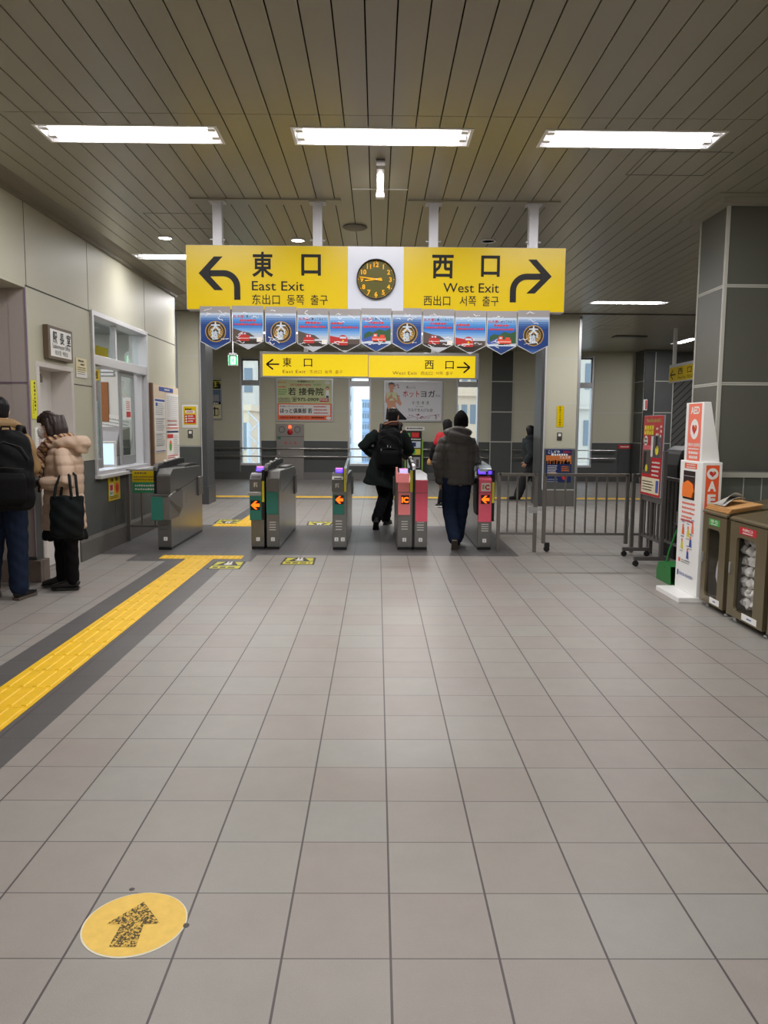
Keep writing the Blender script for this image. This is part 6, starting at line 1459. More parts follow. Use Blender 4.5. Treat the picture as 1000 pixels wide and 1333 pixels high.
def limb_into(mb, pts, rad, seg=12):
    P_ = [Vector(p) for p in pts]; n = len(P_)
    # rounded ends
    d0 = (P_[0]-P_[1]).normalized(); d1 = (P_[-1]-P_[-2]).normalized()
    pp = [P_[0]+d0*rad[0]*0.8, P_[0]+d0*rad[0]*0.5]+P_+[P_[-1]+d1*rad[-1]*0.5, P_[-1]+d1*rad[-1]*0.8]
    rr = [rad[0]*0.5, rad[0]*0.85]+list(rad)+[rad[-1]*0.85, rad[-1]*0.5]
    mb.tube(pp, rr, 'black', seg)
def fuse(mb, name, m, parent, voxel=0.012, smooth=3, post=None):
    """melts the overlapping closed pieces into one continuous surface"""
    me = bpy.data.meshes.new('tmp'); me.from_pydata([Vector(p) for p in mb.v], [], mb.f); me.update()
    o = bpy.data.objects.new('tmp', me); C.objects.link(o)
    r = o.modifiers.new('r', 'REMESH'); r.mode = 'VOXEL'; r.voxel_size = voxel; r.use_smooth_shade = True
    if smooth: s = o.modifiers.new('s', 'SMOOTH'); s.factor = 0.5; s.iterations = smooth
    dg = bpy.context.evaluated_depsgraph_get(); dg.update()
    me2 = bpy.data.meshes.new_from_object(o.evaluated_get(dg)); bpy.data.objects.remove(o); bpy.data.meshes.remove(me)
    n = len(me2.vertices); co = np.empty(n*3); me2.vertices.foreach_get('co', co); co = co.reshape(-1, 3)
    if post:
        no = np.empty(n*3); me2.vertices.foreach_get('normal', no); no = no.reshape(-1, 3); co = post(co, no)
    inv = np.array(world_of(parent).inverted()); co = co @ inv[:3, :3].T + inv[:3, 3]
    me2.vertices.foreach_set('co', co.ravel()); me2.materials.clear(); me2.materials.append(M[m] if isinstance(m, str) else m)
    me2.polygons.foreach_set('use_smooth', [True]*len(me2.polygons)); me2.polygons.foreach_set('material_index', [0]*len(me2.polygons)); me2.update(); me2.name = name
    q = bpy.data.objects.new(name, me2); C.objects.link(q); q.parent = parent; return q
def lerp(a, b, t): return Vector(a)*(1-t)+Vector(b)*t
def hand_into(mb, wrist, d, palm_n, thumb_side, s=1.0, curl=0.5):
    """five separate fingers on a palm; d: finger direction, palm_n: palm normal (fingers curl towards it)"""
    wrist = Vector(wrist); d = Vector(d).normalized(); pn = Vector(palm_n); pn = (pn-d*pn.dot(d)).normalized(); sd = d.cross(pn)*thumb_side
    loft_into(mb, [(wrist, 0.026*s, 0.02*s), (wrist+d*0.03*s, 0.036*s, 0.016*s), (wrist+d*0.075*s, 0.041*s, 0.014*s), (wrist+d*0.092*s, 0.036*s, 0.011*s)], sd, 12)
    for k, (off, ln) in enumerate(((0.03, 0.068), (0.010, 0.078), (-0.011, 0.072), (-0.031, 0.056))):
        p = wrist+d*0.082*s+sd*off*s; pts = [p]; a = 0.12
        for seg_ in (0.45, 0.32, 0.23):
            a += curl*0.75; dir_ = d*math.cos(a)+pn*math.sin(a); p = p+dir_*ln*seg_*s; pts.append(p)
        limb_into(mb, pts, [0.0095*s, 0.009*s, 0.0082*s, 0.007*s], 8)
    p = wrist+d*0.028*s+sd*0.03*s; pts = [p]
    for seg_, dirv in ((0.035, d*0.6+sd*0.8+pn*0.2), (0.03, d*0.85+sd*0.3+pn*0.35)):
        p = p+dirv.normalized()*seg_*s; pts.append(p)
    limb_into(mb, pts, [0.013*s, 0.011*s, 0.009*s], 8)
class Figure:
    """joints in world space; F facing, R right-hand side"""
    def __init__(s, name_label, base, F, J, k=1.0, group=None):
        s.root = thing('person', name_label, 'person', base, 0, group); s.F = Vector(F).normalized(); s.R = s.F.cross(Vector((0, 0, 1))).normalized(); s.J = {a: Vector(b) for a, b in J.items()}; s.k = k
    def body(s, skin, headF=None, curl=0.5):
        J, F, R, k = s.J, s.F, s.R, s.k; hf = Vector(headF or F).normalized(); hr = hf.cross(Vector((0, 0, 1))).normalized(); b = MB()
        pel, ch, nk, hd = J['pelvis'], J['chest'], J['neck'], J['head']
        loft_into(b, [(pel-Vector((0, 0, 0.11*k)), 0.11*k, 0.09*k), (pel-Vector((0, 0, 0.04*k)), 0.16*k, 0.11*k), (pel+Vector((0, 0, 0.03*k)), 0.16*k, 0.11*k), (lerp(pel, ch, 0.45), 0.135*k, 0.095*k), (ch, 0.155*k, 0.11*k), (lerp(ch, nk, 0.6), 0.15*k, 0.085*k), (lerp(ch, nk, 0.9), 0.085*k, 0.065*k), (nk, 0.06*k, 0.06*k)], R, 16)
        limb_into(b, [nk-Vector((0, 0, 0.02)), lerp(nk, hd, 0.5), hd], [0.056*k, 0.05*k, 0.05*k])
        # head: cranium, jaw, nose, ears
        up = Vector((0, 0, 1)); c = hd
        loft_into(b, [(c-up*0.115*k+hf*0.035*k, 0.022*k, 0.03*k), (c-up*0.10*k+hf*0.03*k, 0.043*k, 0.052*k), (c-up*0.06*k+hf*0.015*k, 0.062*k, 0.075*k), (c-up*0.01*k, 0.072*k, 0.09*k), (c+up*0.04*k-hf*0.004*k, 0.075*k, 0.094*k), (c+up*0.08*k-hf*0.008*k, 0.062*k, 0.08*k), (c+up*0.105*k-hf*0.01*k, 0.038*k, 0.05*k), (c+up*0.113*k-hf*0.01*k, 0.015*k, 0.02*k)], hr, 16)
        limb_into(b, [c+hf*0.078*k+up*0.012*k, c+hf*0.098*k-up*0.025*k], [0.008*k, 0.012*k], 8)
        limb_into(b, [c+hf*0.075*k-up*0.062*k+hr*0.016*k, c+hf*0.075*k-up*0.062*k-hr*0.016*k], [0.008*k, 0.008*k], 8)
        for sg in (-1, 1): loft_into(b, [(c+hr*sg*0.066*k-hf*0.01*k-up*0.032*k, 0.012*k, 0.008*k), (c+hr*sg*0.076*k-hf*0.012*k, 0.018*k, 0.01*k), (c+hr*sg*0.074*k-hf*0.014*k+up*0.03*k, 0.014*k, 0.008*k)], hf, 10)
        for sd_, sg in (('L', -1), ('R', 1)):
            limb_into(b, [lerp(J['sh'+sd_], ch, 0.15), J['el'+sd_], J['wr'+sd_]], [0.05*k, 0.041*k, 0.026*k])
            limb_into(b, [J['hip'+sd_], J['kn'+sd_], J['an'+sd_]], [0.085*k, 0.056*k, 0.038*k])
            d = J.get('hd'+sd_) or (J['wr'+sd_]-J['el'+sd_]); pn = J.get('pn'+sd_) or (R*(-sg))
            ts = 1 if d.normalized().cross(pn).dot(F) > 0 else -1
            hand_into(b, J['wr'+sd_], d, pn, ts, k, curl)
        s.bodyo = fuse(b, 'body', skin, s.root, 0.0065, 2)
        eye = mat('eye_white', S(235, 232, 228), 0.2) if 'eye' not in M else M['eye']; M['eye'] = eye
        for sg in (-1, 1):
            e = MB(); p = hd+hf*0.083*k+hr*sg*0.031*k+up*0.018*k; e.ball(p, 0.012*k, 0.012*k, 0.010*k, 'eye', 10, 8); p2 = p+hf*0.009*k; e.ball(p2, 0.0055*k, 0.0055*k, 0.0055*k, 'ink', 8, 6); e.build('eye', s.root)
    def trousers(s, m, w0=0.10, w1=0.075, w2=0.062, short=0.05, name='trousers'):
        J, R, k = s.J, s.R, s.k; b = MB(); pel = J['pelvis']
        loft_into(b, [(pel-Vector((0, 0, 0.10*k)), 0.13*k, 0.11*k), (pel, 0.175*k, 0.125*k), (pel+Vector((0, 0, 0.09*k)), 0.16*k, 0.115*k)], R, 14)
        for sd_ in 'LR':
            h, kn, an = J['hip'+sd_], J['kn'+sd_], J['an'+sd_]; e = lerp(an, kn, short)
            limb_into(b, [h, lerp(h, kn, 0.5), kn, lerp(kn, e, 0.5), e], [w0*k, (w0+w1)/2*k, w1*k, (w1+w2)/2*k, w2*k])
        def fold(co, no):
            dz = 0.002*np.sin(co[:, 2]*58+co[:, 0]*60)+0.002*np.sin(co[:, 2]*33-co[:, 1]*70); return co+no*dz[:, None]
        return fuse(b, name, m, s.root, 0.011, 2, fold)
    def shoe(s, an, d, m, sole, pitch=0.0, L=0.26, w_=0.047):
        """d: toe direction (flat); pitch: heel lifted (radians)"""
        k = s.k; d = Vector((d[0], d[1], 0)).normalized(); up = Vector((0, 0, 1)); dd = d*math.cos(pitch)-up*math.sin(pitch); uu = up*math.cos(pitch)+d*math.sin(pitch); r = d.cross(up)
        heel = Vector(an)-uu*0.075*k-dd*0.055*k; b = MB()
        loft_into(b, [(heel+uu*0.035*k, 0.026*k, 0.03*k), (heel+dd*0.03*k+uu*0.05*k, 0.036*k, 0.05*k), (heel+dd*0.08*k+uu*0.055*k, 0.037*k, 0.055*k), (heel+dd*0.14*k+uu*0.04*k, 0.042*k, 0.036*k), (heel+dd*(L-0.05)*k+uu*0.03*k, w_*k, 0.027*k), (heel+dd*(L-0.012)*k+uu*0.025*k, 0.034*k, 0.02*k), (heel+dd*L*k+uu*0.022*k, 0.016*k, 0.012*k)], r, 14)
        limb_into(b, [Vector(an)-uu*0.03*k, Vector(an)+uu*0.015*k], [0.042*k, 0.042*k])
        o = fuse(b, 'shoe', m, s.root, 0.008, 2)
        q = MB(); pr = [(0.0, 0.030), (0.03, 0.038), (0.1, 0.034), (0.16, 0.042), (L-0.06, 0.050), (L-0.02, 0.04), (L+0.005, 0.018)]
        top = [heel+dd*x*k+r*y*k for x, y in pr]+[heel+dd*x*k-r*y*k for x, y in reversed(pr)]; n = len(top); vs = [p+uu*0.014*k for p in top]+[p-uu*0.006*k for p in top]
        q.add(vs, [list(range(n)), list(range(n, 2*n))[::-1]]+[(i, n+i, n+(i+1) % n, (i+1) % n) for i in range(n)], sole); q.build('sole', o)
        return o
    def coat(s, name, m, rings, arms=True, rad=(0.085, 0.07, 0.055), cuff=0.04, quilt=None, voxel=0.011, folds=0.004):
        J, R, k = s.J, s.R, s.k; b = MB(); loft_into(b, rings, R, 18)
        if arms:
            for sd_ in 'LR':
                sh, el, wr = J['sh'+sd_], J['el'+sd_], J['wr'+sd_]; sh = sh-UP*0.02*k; limb_into(b, [lerp(sh, J['chest'], 0.38)-UP*0.01, lerp(sh, el, 0.06), lerp(sh, el, 0.4), el, lerp(el, wr, 0.5), lerp(wr, el, cuff)], [rad[0]*0.66*k, rad[0]*0.84*k, (rad[0]+rad[1])/2*k, rad[1]*k, (rad[1]+rad[2])/2*k, rad[2]*k])
        F_, R_ = np.array(s.F), np.array(s.R)
        def post(co, no):
            z = co[:, 2]; d = folds*(np.sin(z*38+co[:, 0]*30)+np.sin(z*23-co[:, 1]*44+co[:, 0]*12))*0.5
            if quilt:
                pitch, amp, vert = quilt; ph = np.abs(np.sin(np.pi*z/pitch)); d = d+amp*(ph**0.45-0.8)
                if vert: u = co@R_; ph2 = np.abs(np.sin(np.pi*(u-float(np.dot(np.array(s.J['pelvis']), R_)))/vert)); d = d+amp*0.7*(ph2**0.35-0.85)
            return co+no*d[:, None]
        return fuse(b, name, m, s.root, voxel, 2, post)
    def hair(s, m, rings_fn, name='hair', voxel=0.008, hf=None):
        b = MB(); rings_fn(b, s.J['head'], Vector(hf or s.F).normalized(), s.k); return fuse(b, name, m, s.root, voxel, 2, lambda co, no: co+no*(0.0014*np.sin(co[:, 0]*160+co[:, 1]*190))[:, None])
UP = Vector((0, 0, 1))
def V(*a): return Vector(a)
M['skin'] = mat('skin', S(222, 172, 142), 0.5); M['hair'] = mat('hair_dark', S(40, 28, 26), 0.45, noise=0.2, nscale=60, stretch=(1, 1, 0.1)); M['hairblack'] = mat('hair_black', S(20, 18, 19), 0.55, spec=0.25)
M['blackcloth'] = mat('black_cloth', S(20, 20, 22), 0.85, spec=0.12); M['jeans'] = mat('dark_jeans', S(28, 38, 58), 0.85, spec=0.12, noise=0.15, nscale=25); M['darknavy'] = mat('dark_trousers', S(24, 26, 34), 0.85, spec=0.12)
M['blackglove'] = mat('black_glove', S(22, 22, 24), 0.8); M['shoeblack'] = mat('shoe_black', S(24, 23, 24), 0.35); M['solegrey'] = mat('sole_brown', S(92, 82, 72), 0.8)

# ---- person in a beige quilted coat, facing left, standing by the office door
E_ = V(-2.765, 6.78, 0)
Jb = dict(pelvis=(-2.755, 6.80, 0.80), chest=(-2.745, 6.80, 1.13), neck=(-2.77, 6.80, 1.30), head=(-2.835, 6.79, 1.435),
  shL=(-2.695, 6.65, 1.235), shR=(-2.73, 6.95, 1.235), elL=(-2.63, 6.57, 0.955), elR=(-2.72, 7.0, 0.985), wrL=(-2.87, 6.60, 0.955), wrR=(-2.86, 6.86, 0.93),
  hdL=(-1, 0.15, -0.05), hdR=(-1, -0.3, -0.1), pnL=(0, 0.6, -0.8), pnR=(0, -0.6, -0.8),
  hipL=(-2.72, 6.745, 0.76), hipR=(-2.80, 6.86, 0.76), knL=(-2.685, 6.725, 0.44), knR=(-2.81, 6.865, 0.44), anL=(-2.672, 6.73, 0.085), anR=(-2.815, 6.86, 0.085))
pe = Figure('person in a beige quilted coat, plaid scarf and face mask beside the office door', (-2.75, 6.8, 0), (-1, 0, 0), Jb, 0.93)
pe.body('skin', (-1, -0.08, -0.05), 0.6)
pe.trousers(mat('black_tights', S(16, 15, 16), 0.8, spec=0.12), 0.084, 0.077, 0.058, 0.0, 'tights')
for a, d in (('anL', (-1, -0.12)), ('anR', (-1, -0.05))): pe.shoe(pe.J[a], d, 'shoeblack', 'black', 0, 0.25, 0.045)
bm2 = MB(); loft_into(bm2, [(V(-2.755, 6.80, 0.445), 0.165, 0.195), (V(-2.755, 6.80, 0.5), 0.160, 0.188), (V(-2.755, 6.80, 0.57), 0.14, 0.16), (V(-2.755, 6.80, 0.62), 0.12, 0.13)], pe.R, 18); fuse(bm2, 'skirt', 'blackcloth', pe.root, 0.012, 1, lambda co, no: co+no*(0.006*np.sin(np.arctan2(co[:, 1]-6.8, co[:, 0]+2.755)*14))[:, None])
M['beige'] = mat('coat_beige', S(186, 161, 140), 0.6, noise=0.03)
pe.coat('coat', 'beige', [(V(-2.76, 6.80, 0.535), 0.165, 0.182), (V(-2.76, 6.80, 0.56), 0.17, 0.19), (V(-2.755, 6.80, 0.72), 0.165, 0.178), (V(-2.75, 6.80, 0.88), 0.158, 0.165), (V(-2.745, 6.80, 1.02), 0.165, 0.165), (V(-2.735, 6.80, 1.15), 0.175, 0.155), (V(-2.735, 6.80, 1.235), 0.165, 0.125), (V(-2.74, 6.80, 1.29), 0.11, 0.095), (V(-2.745, 6.80, 1.315), 0.075, 0.075)], True, (0.088, 0.082, 0.062), 0.22, (0.085, 0.009, None), 0.009, 0.003)
hb_ = MB(); limb_into(hb_, [V(-2.82, 6.68, 1.27), V(-2.70, 6.67, 1.30), V(-2.60, 6.72, 1.30), V(-2.56, 6.80, 1.29), V(-2.60, 6.88, 1.30), V(-2.70, 6.93, 1.30), V(-2.82, 6.92, 1.27)], [0.03, 0.045, 0.06, 0.065, 0.06, 0.045, 0.03]); loft_into(hb_, [(V(-2.60, 6.8, 1.22), 0.11, 0.06), (V(-2.58, 6.8, 1.28), 0.12, 0.075), (V(-2.61, 6.8, 1.33), 0.10, 0.05)], (0, 1, 0)); fuse(hb_, 'hood', 'beige', pe.root, 0.009, 3, lambda co, no: co+no*(0.004*np.sin(co[:, 0]*60+co[:, 2]*50))[:, None])
# scarf (plaid)
pm2, N2, L2, P2_ = new_mat('plaid_scarf'); tc2 = N2.new('ShaderNodeTexCoord'); wv = N2.new('ShaderNodeTexWave'); wv.inputs['Scale'].default_value = 9; wv.inputs['Distortion'].default_value = 0.4; wv.bands_direction = 'DIAGONAL'; wv2 = N2.new('ShaderNodeTexWave'); wv2.inputs['Scale'].default_value = 7; wv2.bands_direction = 'Z'
r1 = N2.new('ShaderNodeValToRGB'); r1.color_ramp.elements[0].color = (*S(92, 44, 42), 1); r1.color_ramp.elements[1].color = (*S(176, 146, 112), 1); r1.color_ramp.elements[0].position = 0.15; r1.color_ramp.elements[1].position = 0.45
r3 = N2.new('ShaderNodeValToRGB'); r3.color_ramp.elements[0].color = (0.35, 0.28, 0.25, 1); r3.color_ramp.elements[1].color = (1, 1, 1, 1); r3.color_ramp.elements[1].position = 0.35
mxx = N2.new('ShaderNodeMix'); mxx.data_type = 'RGBA'; mxx.blend_type = 'MULTIPLY'; mxx.inputs[0].default_value = 0.8
for wv_, r_ in ((wv, r1), (wv2, r3)): L2.new(tc2.outputs['Object'], wv_.inputs['Vector']); L2.new(wv_.outputs['Fac'], r_.inputs[0])
L2.new(r1.outputs[0], mxx.inputs[6]); L2.new(r3.outputs[0], mxx.inputs[7]); L2.new(mxx.outputs[2], P2_.inputs['Base Color']); P2_.inputs['Roughness'].default_value = 0.9
sb = MB(); limb_into(sb, [V(-2.90, 6.74, 1.235), V(-2.83, 6.69, 1.275), V(-2.73, 6.69, 1.315), V(-2.68, 6.79, 1.335), V(-2.73, 6.89, 1.315), V(-2.83, 6.9, 1.275), V(-2.90, 6.86, 1.235), V(-2.92, 6.79, 1.225), V(-2.89, 6.73, 1.225)], [0.038, 0.046, 0.05, 0.05, 0.048, 0.046, 0.042, 0.042, 0.04]); limb_into(sb, [V(-2.88, 6.71, 1.265), V(-2.80, 6.675, 1.315), V(-2.71, 6.70, 1.345)], [0.03, 0.035, 0.028])
loft_into(sb, [(V(-2.90, 6.73, 1.23), 0.05, 0.035), (V(-2.925, 6.70, 1.15), 0.06, 0.022), (V(-2.92, 6.69, 1.07), 0.062, 0.018)], (1, 0.3, 0)); loft_into(sb, [(V(-2.92, 6.80, 1.22), 0.05, 0.035), (V(-2.94, 6.80, 1.10), 0.055, 0.02), (V(-2.94, 6.79, 0.99), 0.05, 0.016)], (0.4, 1, 0)); sf = fuse(sb, 'scarf', pm2, pe.root, 0.008, 2, lambda co, no: co+no*(0.004*np.sin(co[:, 0]*120+co[:, 2]*60))[:, None])
fr_ = MB()
for k in range(9): xx = -2.945+k*0.011; fr_.tube([(xx-0.03, 6.69+0.004*(k % 2), 1.07), (xx-0.03+0.003*math.sin(k), 6.687, 1.01-0.01*(k % 3))], 0.0045, pm2, 6)
fr_.build('fringe', sf)
# mask, hair
mk = MB(); loft_into(mk, [(V(-2.8960, 6.7870, 1.3330), 0.02, 0.03), (V(-2.9060, 6.7870, 1.3530), 0.045, 0.042), (V(-2.9030, 6.7890, 1.3880), 0.058, 0.052), (V(-2.8980, 6.7890, 1.4200), 0.055, 0.048), (V(-2.9030, 6.7890, 1.4330), 0.035, 0.042)], (0, 1, 0)); mko = fuse(mk, 'face_mask', 'white', pe.root, 0.006, 2, lambda co, no: co+no*(0.0015*np.sin(co[:, 2]*330))[:, None])
mk = MB(); mk.tube([(-2.9080, 6.7340, 1.4080), (-2.8580, 6.7140, 1.4180), (-2.8280, 6.7140, 1.4380)], 0.0018, 'white', 6); mk.tube([(-2.9080, 6.7370, 1.3580), (-2.8580, 6.7160, 1.3930), (-2.8280, 6.7140, 1.4280)], 0.0018, 'white', 6); mk.build('ear_loop', mko)
def hair_e(b, h, F, k):
    R = F.cross(UP)
    loft_into(b, [(h+UP*0.118-F*0.015, 0.02, 0.03), (h+UP*0.112-F*0.01, 0.055, 0.07), (h+UP*0.09-F*0.006, 0.083, 0.10), (h+UP*0.055-F*0.014, 0.094, 0.106), (h+UP*0.02-F*0.045, 0.096, 0.085), (h-UP*0.03-F*0.062, 0.096, 0.078), (h-UP*0.08-F*0.066, 0.09, 0.074), (h-UP*0.105-F*0.066, 0.07, 0.055)], R, 18)
    loft_into(b, [(h+UP*0.10+F*0.055, 0.05, 0.025), (h+UP*0.075+F*0.088, 0.062, 0.02), (h+UP*0.04+F*0.098, 0.062, 0.014), (h+UP*0.028+F*0.1, 0.05, 0.01)], R, 12)
    for sg in (-1, 1): loft_into(b, [(h+UP*0.06+R*sg*0.08+F*0.02, 0.03, 0.02), (h-UP*0.02+R*sg*0.085-F*0.005, 0.03, 0.018), (h-UP*0.085+R*sg*0.08-F*0.02, 0.028, 0.016)], F, 10)
pe.hair('hair', hair_e, 'hair', 0.007, (-1, -0.08, 0))
for a, d, ts in (('L', V(-1, 0.15, -0.05), 1), ('R', V(-1, -0.3, -0.1), -1)):
    g = MB(); w0 = pe.J['wr'+a]; pn = pe.J['pn'+a]; limb_into(g, [w0-d.normalized()*0.05, w0], [0.036, 0.034]); tsx = 1 if d.normalized().cross(pn).dot(pe.F) > 0 else -1; hand_into(g, w0, d, pn, tsx, 1.02, 0.6); fuse(g, 'glove', 'blackglove', pe.root, 0.006, 1, lambda co, no: co+no*0.003)
# her tote bag hung on the forearm
tb_ = thing('tote_bag', 'large black tote bag hanging from the forearm of the beige coat', 'bag', (-2.6100, 6.5, 0.49))
M['tote'] = mat('tote_black', S(20, 24, 26), 0.55, spec=0.12, noise=0.1, nscale=8)
m = MB(); loft_into(m, [(V(-2.6200, 6.51, 0.50), 0.125, 0.035), (V(-2.6200, 6.505, 0.53), 0.14, 0.06), (V(-2.6150, 6.50, 0.66), 0.145, 0.062), (V(-2.6100, 6.505, 0.78), 0.142, 0.045), (V(-2.6100, 6.51, 0.855), 0.138, 0.028)], (1, 0.05, 0), 20); fuse(m, 'bag_body', 'tote', tb_, 0.009, 2, lambda co, no: co+no*(0.006*np.sin(co[:, 0]*40+co[:, 2]*22)*np.cos(co[:, 2]*30))[:, None])
for yy, x0, x1 in ((6.48, -2.7050, -2.5600), (6.535, -2.6750, -2.5300)):
    m = MB(); mid = V((x0+x1)/2+0.005, 6.57, 1.06); pts = [V(x0, yy, 0.84), V(x0+0.015, yy+0.01, 0.94), V(x0+0.035, yy+0.05, 1.02), V((x0+x1)/2, 6.575 if yy < 6.5 else 6.6, 1.055), V(x1-0.03, yy+0.05, 1.02), V(x1-0.01, yy+0.01, 0.94), V(x1, yy, 0.84)]; m.tube(pts, 0.012, 'tote', 8); m.build('handle', tb_)

# ---- person at the left edge with a black backpack, seen from behind
Jf = dict(pelvis=(-3.07, 6.34, 0.87), chest=(-3.055, 6.36, 1.22), neck=(-3.05, 6.40, 1.42), head=(-3.115, 6.44, 1.55),
  shL=(-3.24, 6.36, 1.35), shR=(-2.91, 6.40, 1.35), elL=(-3.32, 6.38, 1.08), elR=(-2.88, 6.47, 1.08), wrL=(-3.30, 6.60, 0.98), wrR=(-2.98, 6.52, 1.00), hdL=(0.2, 1, 0.1), hdR=(-1, 0.5, 0.1), pnL=(0, 0, -1), pnR=(0, 0, -1),
  hipL=(-3.16, 6.34, 0.83), hipR=(-2.98, 6.34, 0.83), knL=(-3.17, 6.36, 0.47), knR=(-2.975, 6.37, 0.47), anL=(-3.18, 6.28, 0.085), anR=(-2.975, 6.36, 0.085))
pf = Figure('person in a tan jacket and jeans with a black backpack at the left edge', (-3.07, 6.34, 0), (-0.15, 1, 0), Jf, 1.0)
pf.body('skin', (-0.5, 0.9, 0), 0.5); pf.trousers('jeans', 0.108, 0.085, 0.075, 0.03)
pf.shoe(pf.J['anL'], (0.25, -1), 'shoeblack', 'solegrey', 0, 0.27) if False else pf.shoe(pf.J['anL'], (-0.2, 1), 'shoeblack', 'solegrey', 0, 0.27); pf.shoe(pf.J['anR'], (0.15, 1), 'shoeblack', 'solegrey', 0, 0.27)
M['tan'] = mat('jacket_tan', S(140, 112, 72), 0.7, noise=0.06)
pf.coat('jacket', 'tan', [(V(-3.07, 6.34, 0.80), 0.185, 0.135), (V(-3.07, 6.34, 0.83), 0.195, 0.145), (V(-3.065, 6.34, 0.95), 0.195, 0.145), (V(-3.06, 6.35, 1.15), 0.2, 0.15), (V(-3.055, 6.36, 1.30), 0.195, 0.135), (V(-3.05, 6.38, 1.39), 0.14, 0.11), (V(-3.05, 6.40, 1.44), 0.085, 0.085)], True, (0.09, 0.075, 0.058), 0.05, None, 0.011, 0.008)
hb_ = MB(); limb_into(hb_, [V(-3.15, 6.45, 1.43), V(-3.13, 6.36, 1.45), V(-3.05, 6.31, 1.45), V(-2.97, 6.36, 1.45), V(-2.95, 6.45, 1.43)], [0.03, 0.045, 0.055, 0.045, 0.03]); fuse(hb_, 'collar', 'tan', pf.root, 0.01, 2)
def hair_short(b, h, F, k):
    R = F.cross(UP); loft_into(b, [(h-UP*0.075-F*0.045, 0.05, 0.04), (h-UP*0.04-F*0.035, 0.07, 0.065), (h+UP*0.01-F*0.022, 0.081, 0.085), (h+UP*0.05-F*0.012, 0.084, 0.098), (h+UP*0.09-F*0.008, 0.07, 0.09), (h+UP*0.118-F*0.008, 0.042, 0.055), (h+UP*0.126-F*0.008, 0.018, 0.022)], R, 16)
pf.hair('hairblack', hair_short, 'hair', 0.008, (-0.5, 0.9, 0))
def backpack(label, c, F, w_, d_, h_, slack=0.0, tags=False):
    """c: centre of the face that lies on the back; F: wearer's facing"""
    F = Vector(F).normalized(); R = F.cross(UP); c = Vector(c); t = thing('backpack', label, 'backpack', c-F*d_*0.5-UP*h_*0.5)
    b = MB(); bk = -F
    loft_into(b, [(c-UP*h_*0.5+bk*d_*0.48, w_*0.42, d_*0.38), (c-UP*h_*0.46+bk*d_*0.5, w_*0.5, d_*0.5), (c-UP*h_*0.1+bk*d_*0.52, w_*0.52, d_*0.55), (c+UP*h_*0.25+bk*d_*0.46, w_*0.49, d_*0.46), (c+UP*h_*0.42+bk*d_*0.4, w_*0.42, d_*0.38), (c+UP*h_*0.5+bk*d_*0.36, w_*0.28, d_*0.24)], R, 20)
    fuse(b, 'bag_body', 'packblack', t, 0.012, 2, lambda co, no: co+no*(0.004*np.sin(co[:, 2]*45+co[:, 0]*30))[:, None])
    b = MB(); loft_into(b, [(c-UP*h_*0.42+bk*d_*0.98, w_*0.36, d_*0.12), (c-UP*h_*0.36+bk*d_*1.02, w_*0.4, d_*0.16), (c-UP*h_*0.1+bk*d_*1.04, w_*0.4, d_*0.14), (c-UP*h_*0.02+bk*d_*1.0, w_*0.36, d_*0.08)], R, 16); pk = fuse(b, 'front_pocket', 'packblack', t, 0.01, 2)
    z_ = MB(); z_.tube([c-R*w_*0.36+UP*h_*0.02+bk*d_*1.03, c+UP*h_*0.045+bk*d_*1.08, c+R*w_*0.36+UP*h_*0.02+bk*d_*1.03], 0.004, 'rubber', 6); z_.build('zip', pk)
    z_ = MB(); z_.tube([c-R*w_*0.44+UP*h_*0.14+bk*d_*0.84, c-R*w_*0.3+UP*h_*0.3+bk*d_*0.86, c+UP*h_*0.36+bk*d_*0.84, c+R*w_*0.3+UP*h_*0.3+bk*d_*0.86, c+R*w_*0.44+UP*h_*0.14+bk*d_*0.84], 0.005, 'rubber', 6); z_.build('zip', t)
    if tags:
        for dx, dz_ in ((-0.02, 0.06), (0.02, 0.05), (-0.11, 0.01)):
            z_ = MB(); q0 = c+R*dx+UP*dz_+bk*d_*1.05; z_.tube([q0, q0-UP*0.03], 0.005, 'alulight', 6); z_.build('zip_pull', t)
    h = MB(); h.tube([c-R*0.04+UP*h_*0.47+bk*d_*0.25, c-R*0.03+UP*h_*0.55+bk*d_*0.25, c+R*0.03+UP*h_*0.55+bk*d_*0.25, c+R*0.04+UP*h_*0.47+bk*d_*0.25], 0.009, 'packblack', 8); h.build('grab_handle', t)
    return t
M['packblack'] = mat('backpack_black', S(17, 17, 19), 0.6, spec=0.12, bump=0.15, bscale=90)
def strap(t, pts, w_=0.026):
    m = MB(); m.tube(pts, w_, 'packblack', 8); m.build('shoulder_strap', t)
bp = backpack('bulky black backpack worn over the tan jacket at the left edge', (-2.945, 6.205, 1.09), (-0.3, 1, 0), 0.40, 0.2, 0.62)
strap(bp, [V(-2.86, 6.21, 1.30), V(-2.89, 6.30, 1.425), V(-2.915, 6.42, 1.42), V(-2.93, 6.50, 1.30), V(-2.94, 6.50, 1.12)]); strap(bp, [V(-3.14, 6.22, 1.34), V(-3.16, 6.30, 1.455), V(-3.17, 6.42, 1.43), V(-3.19, 6.51, 1.30), V(-3.2, 6.5, 1.12)])
m = MB(); m.tube([(-2.9, 6.3, 0.86), (-2.87, 6.25, 0.84), (-2.9, 6.19, 0.835), (-3.06, 6.14, 0.835)], 0.012, mat('strap_tan', S(150, 120, 60), 0.7), 8); m.build('waist_strap', bp)

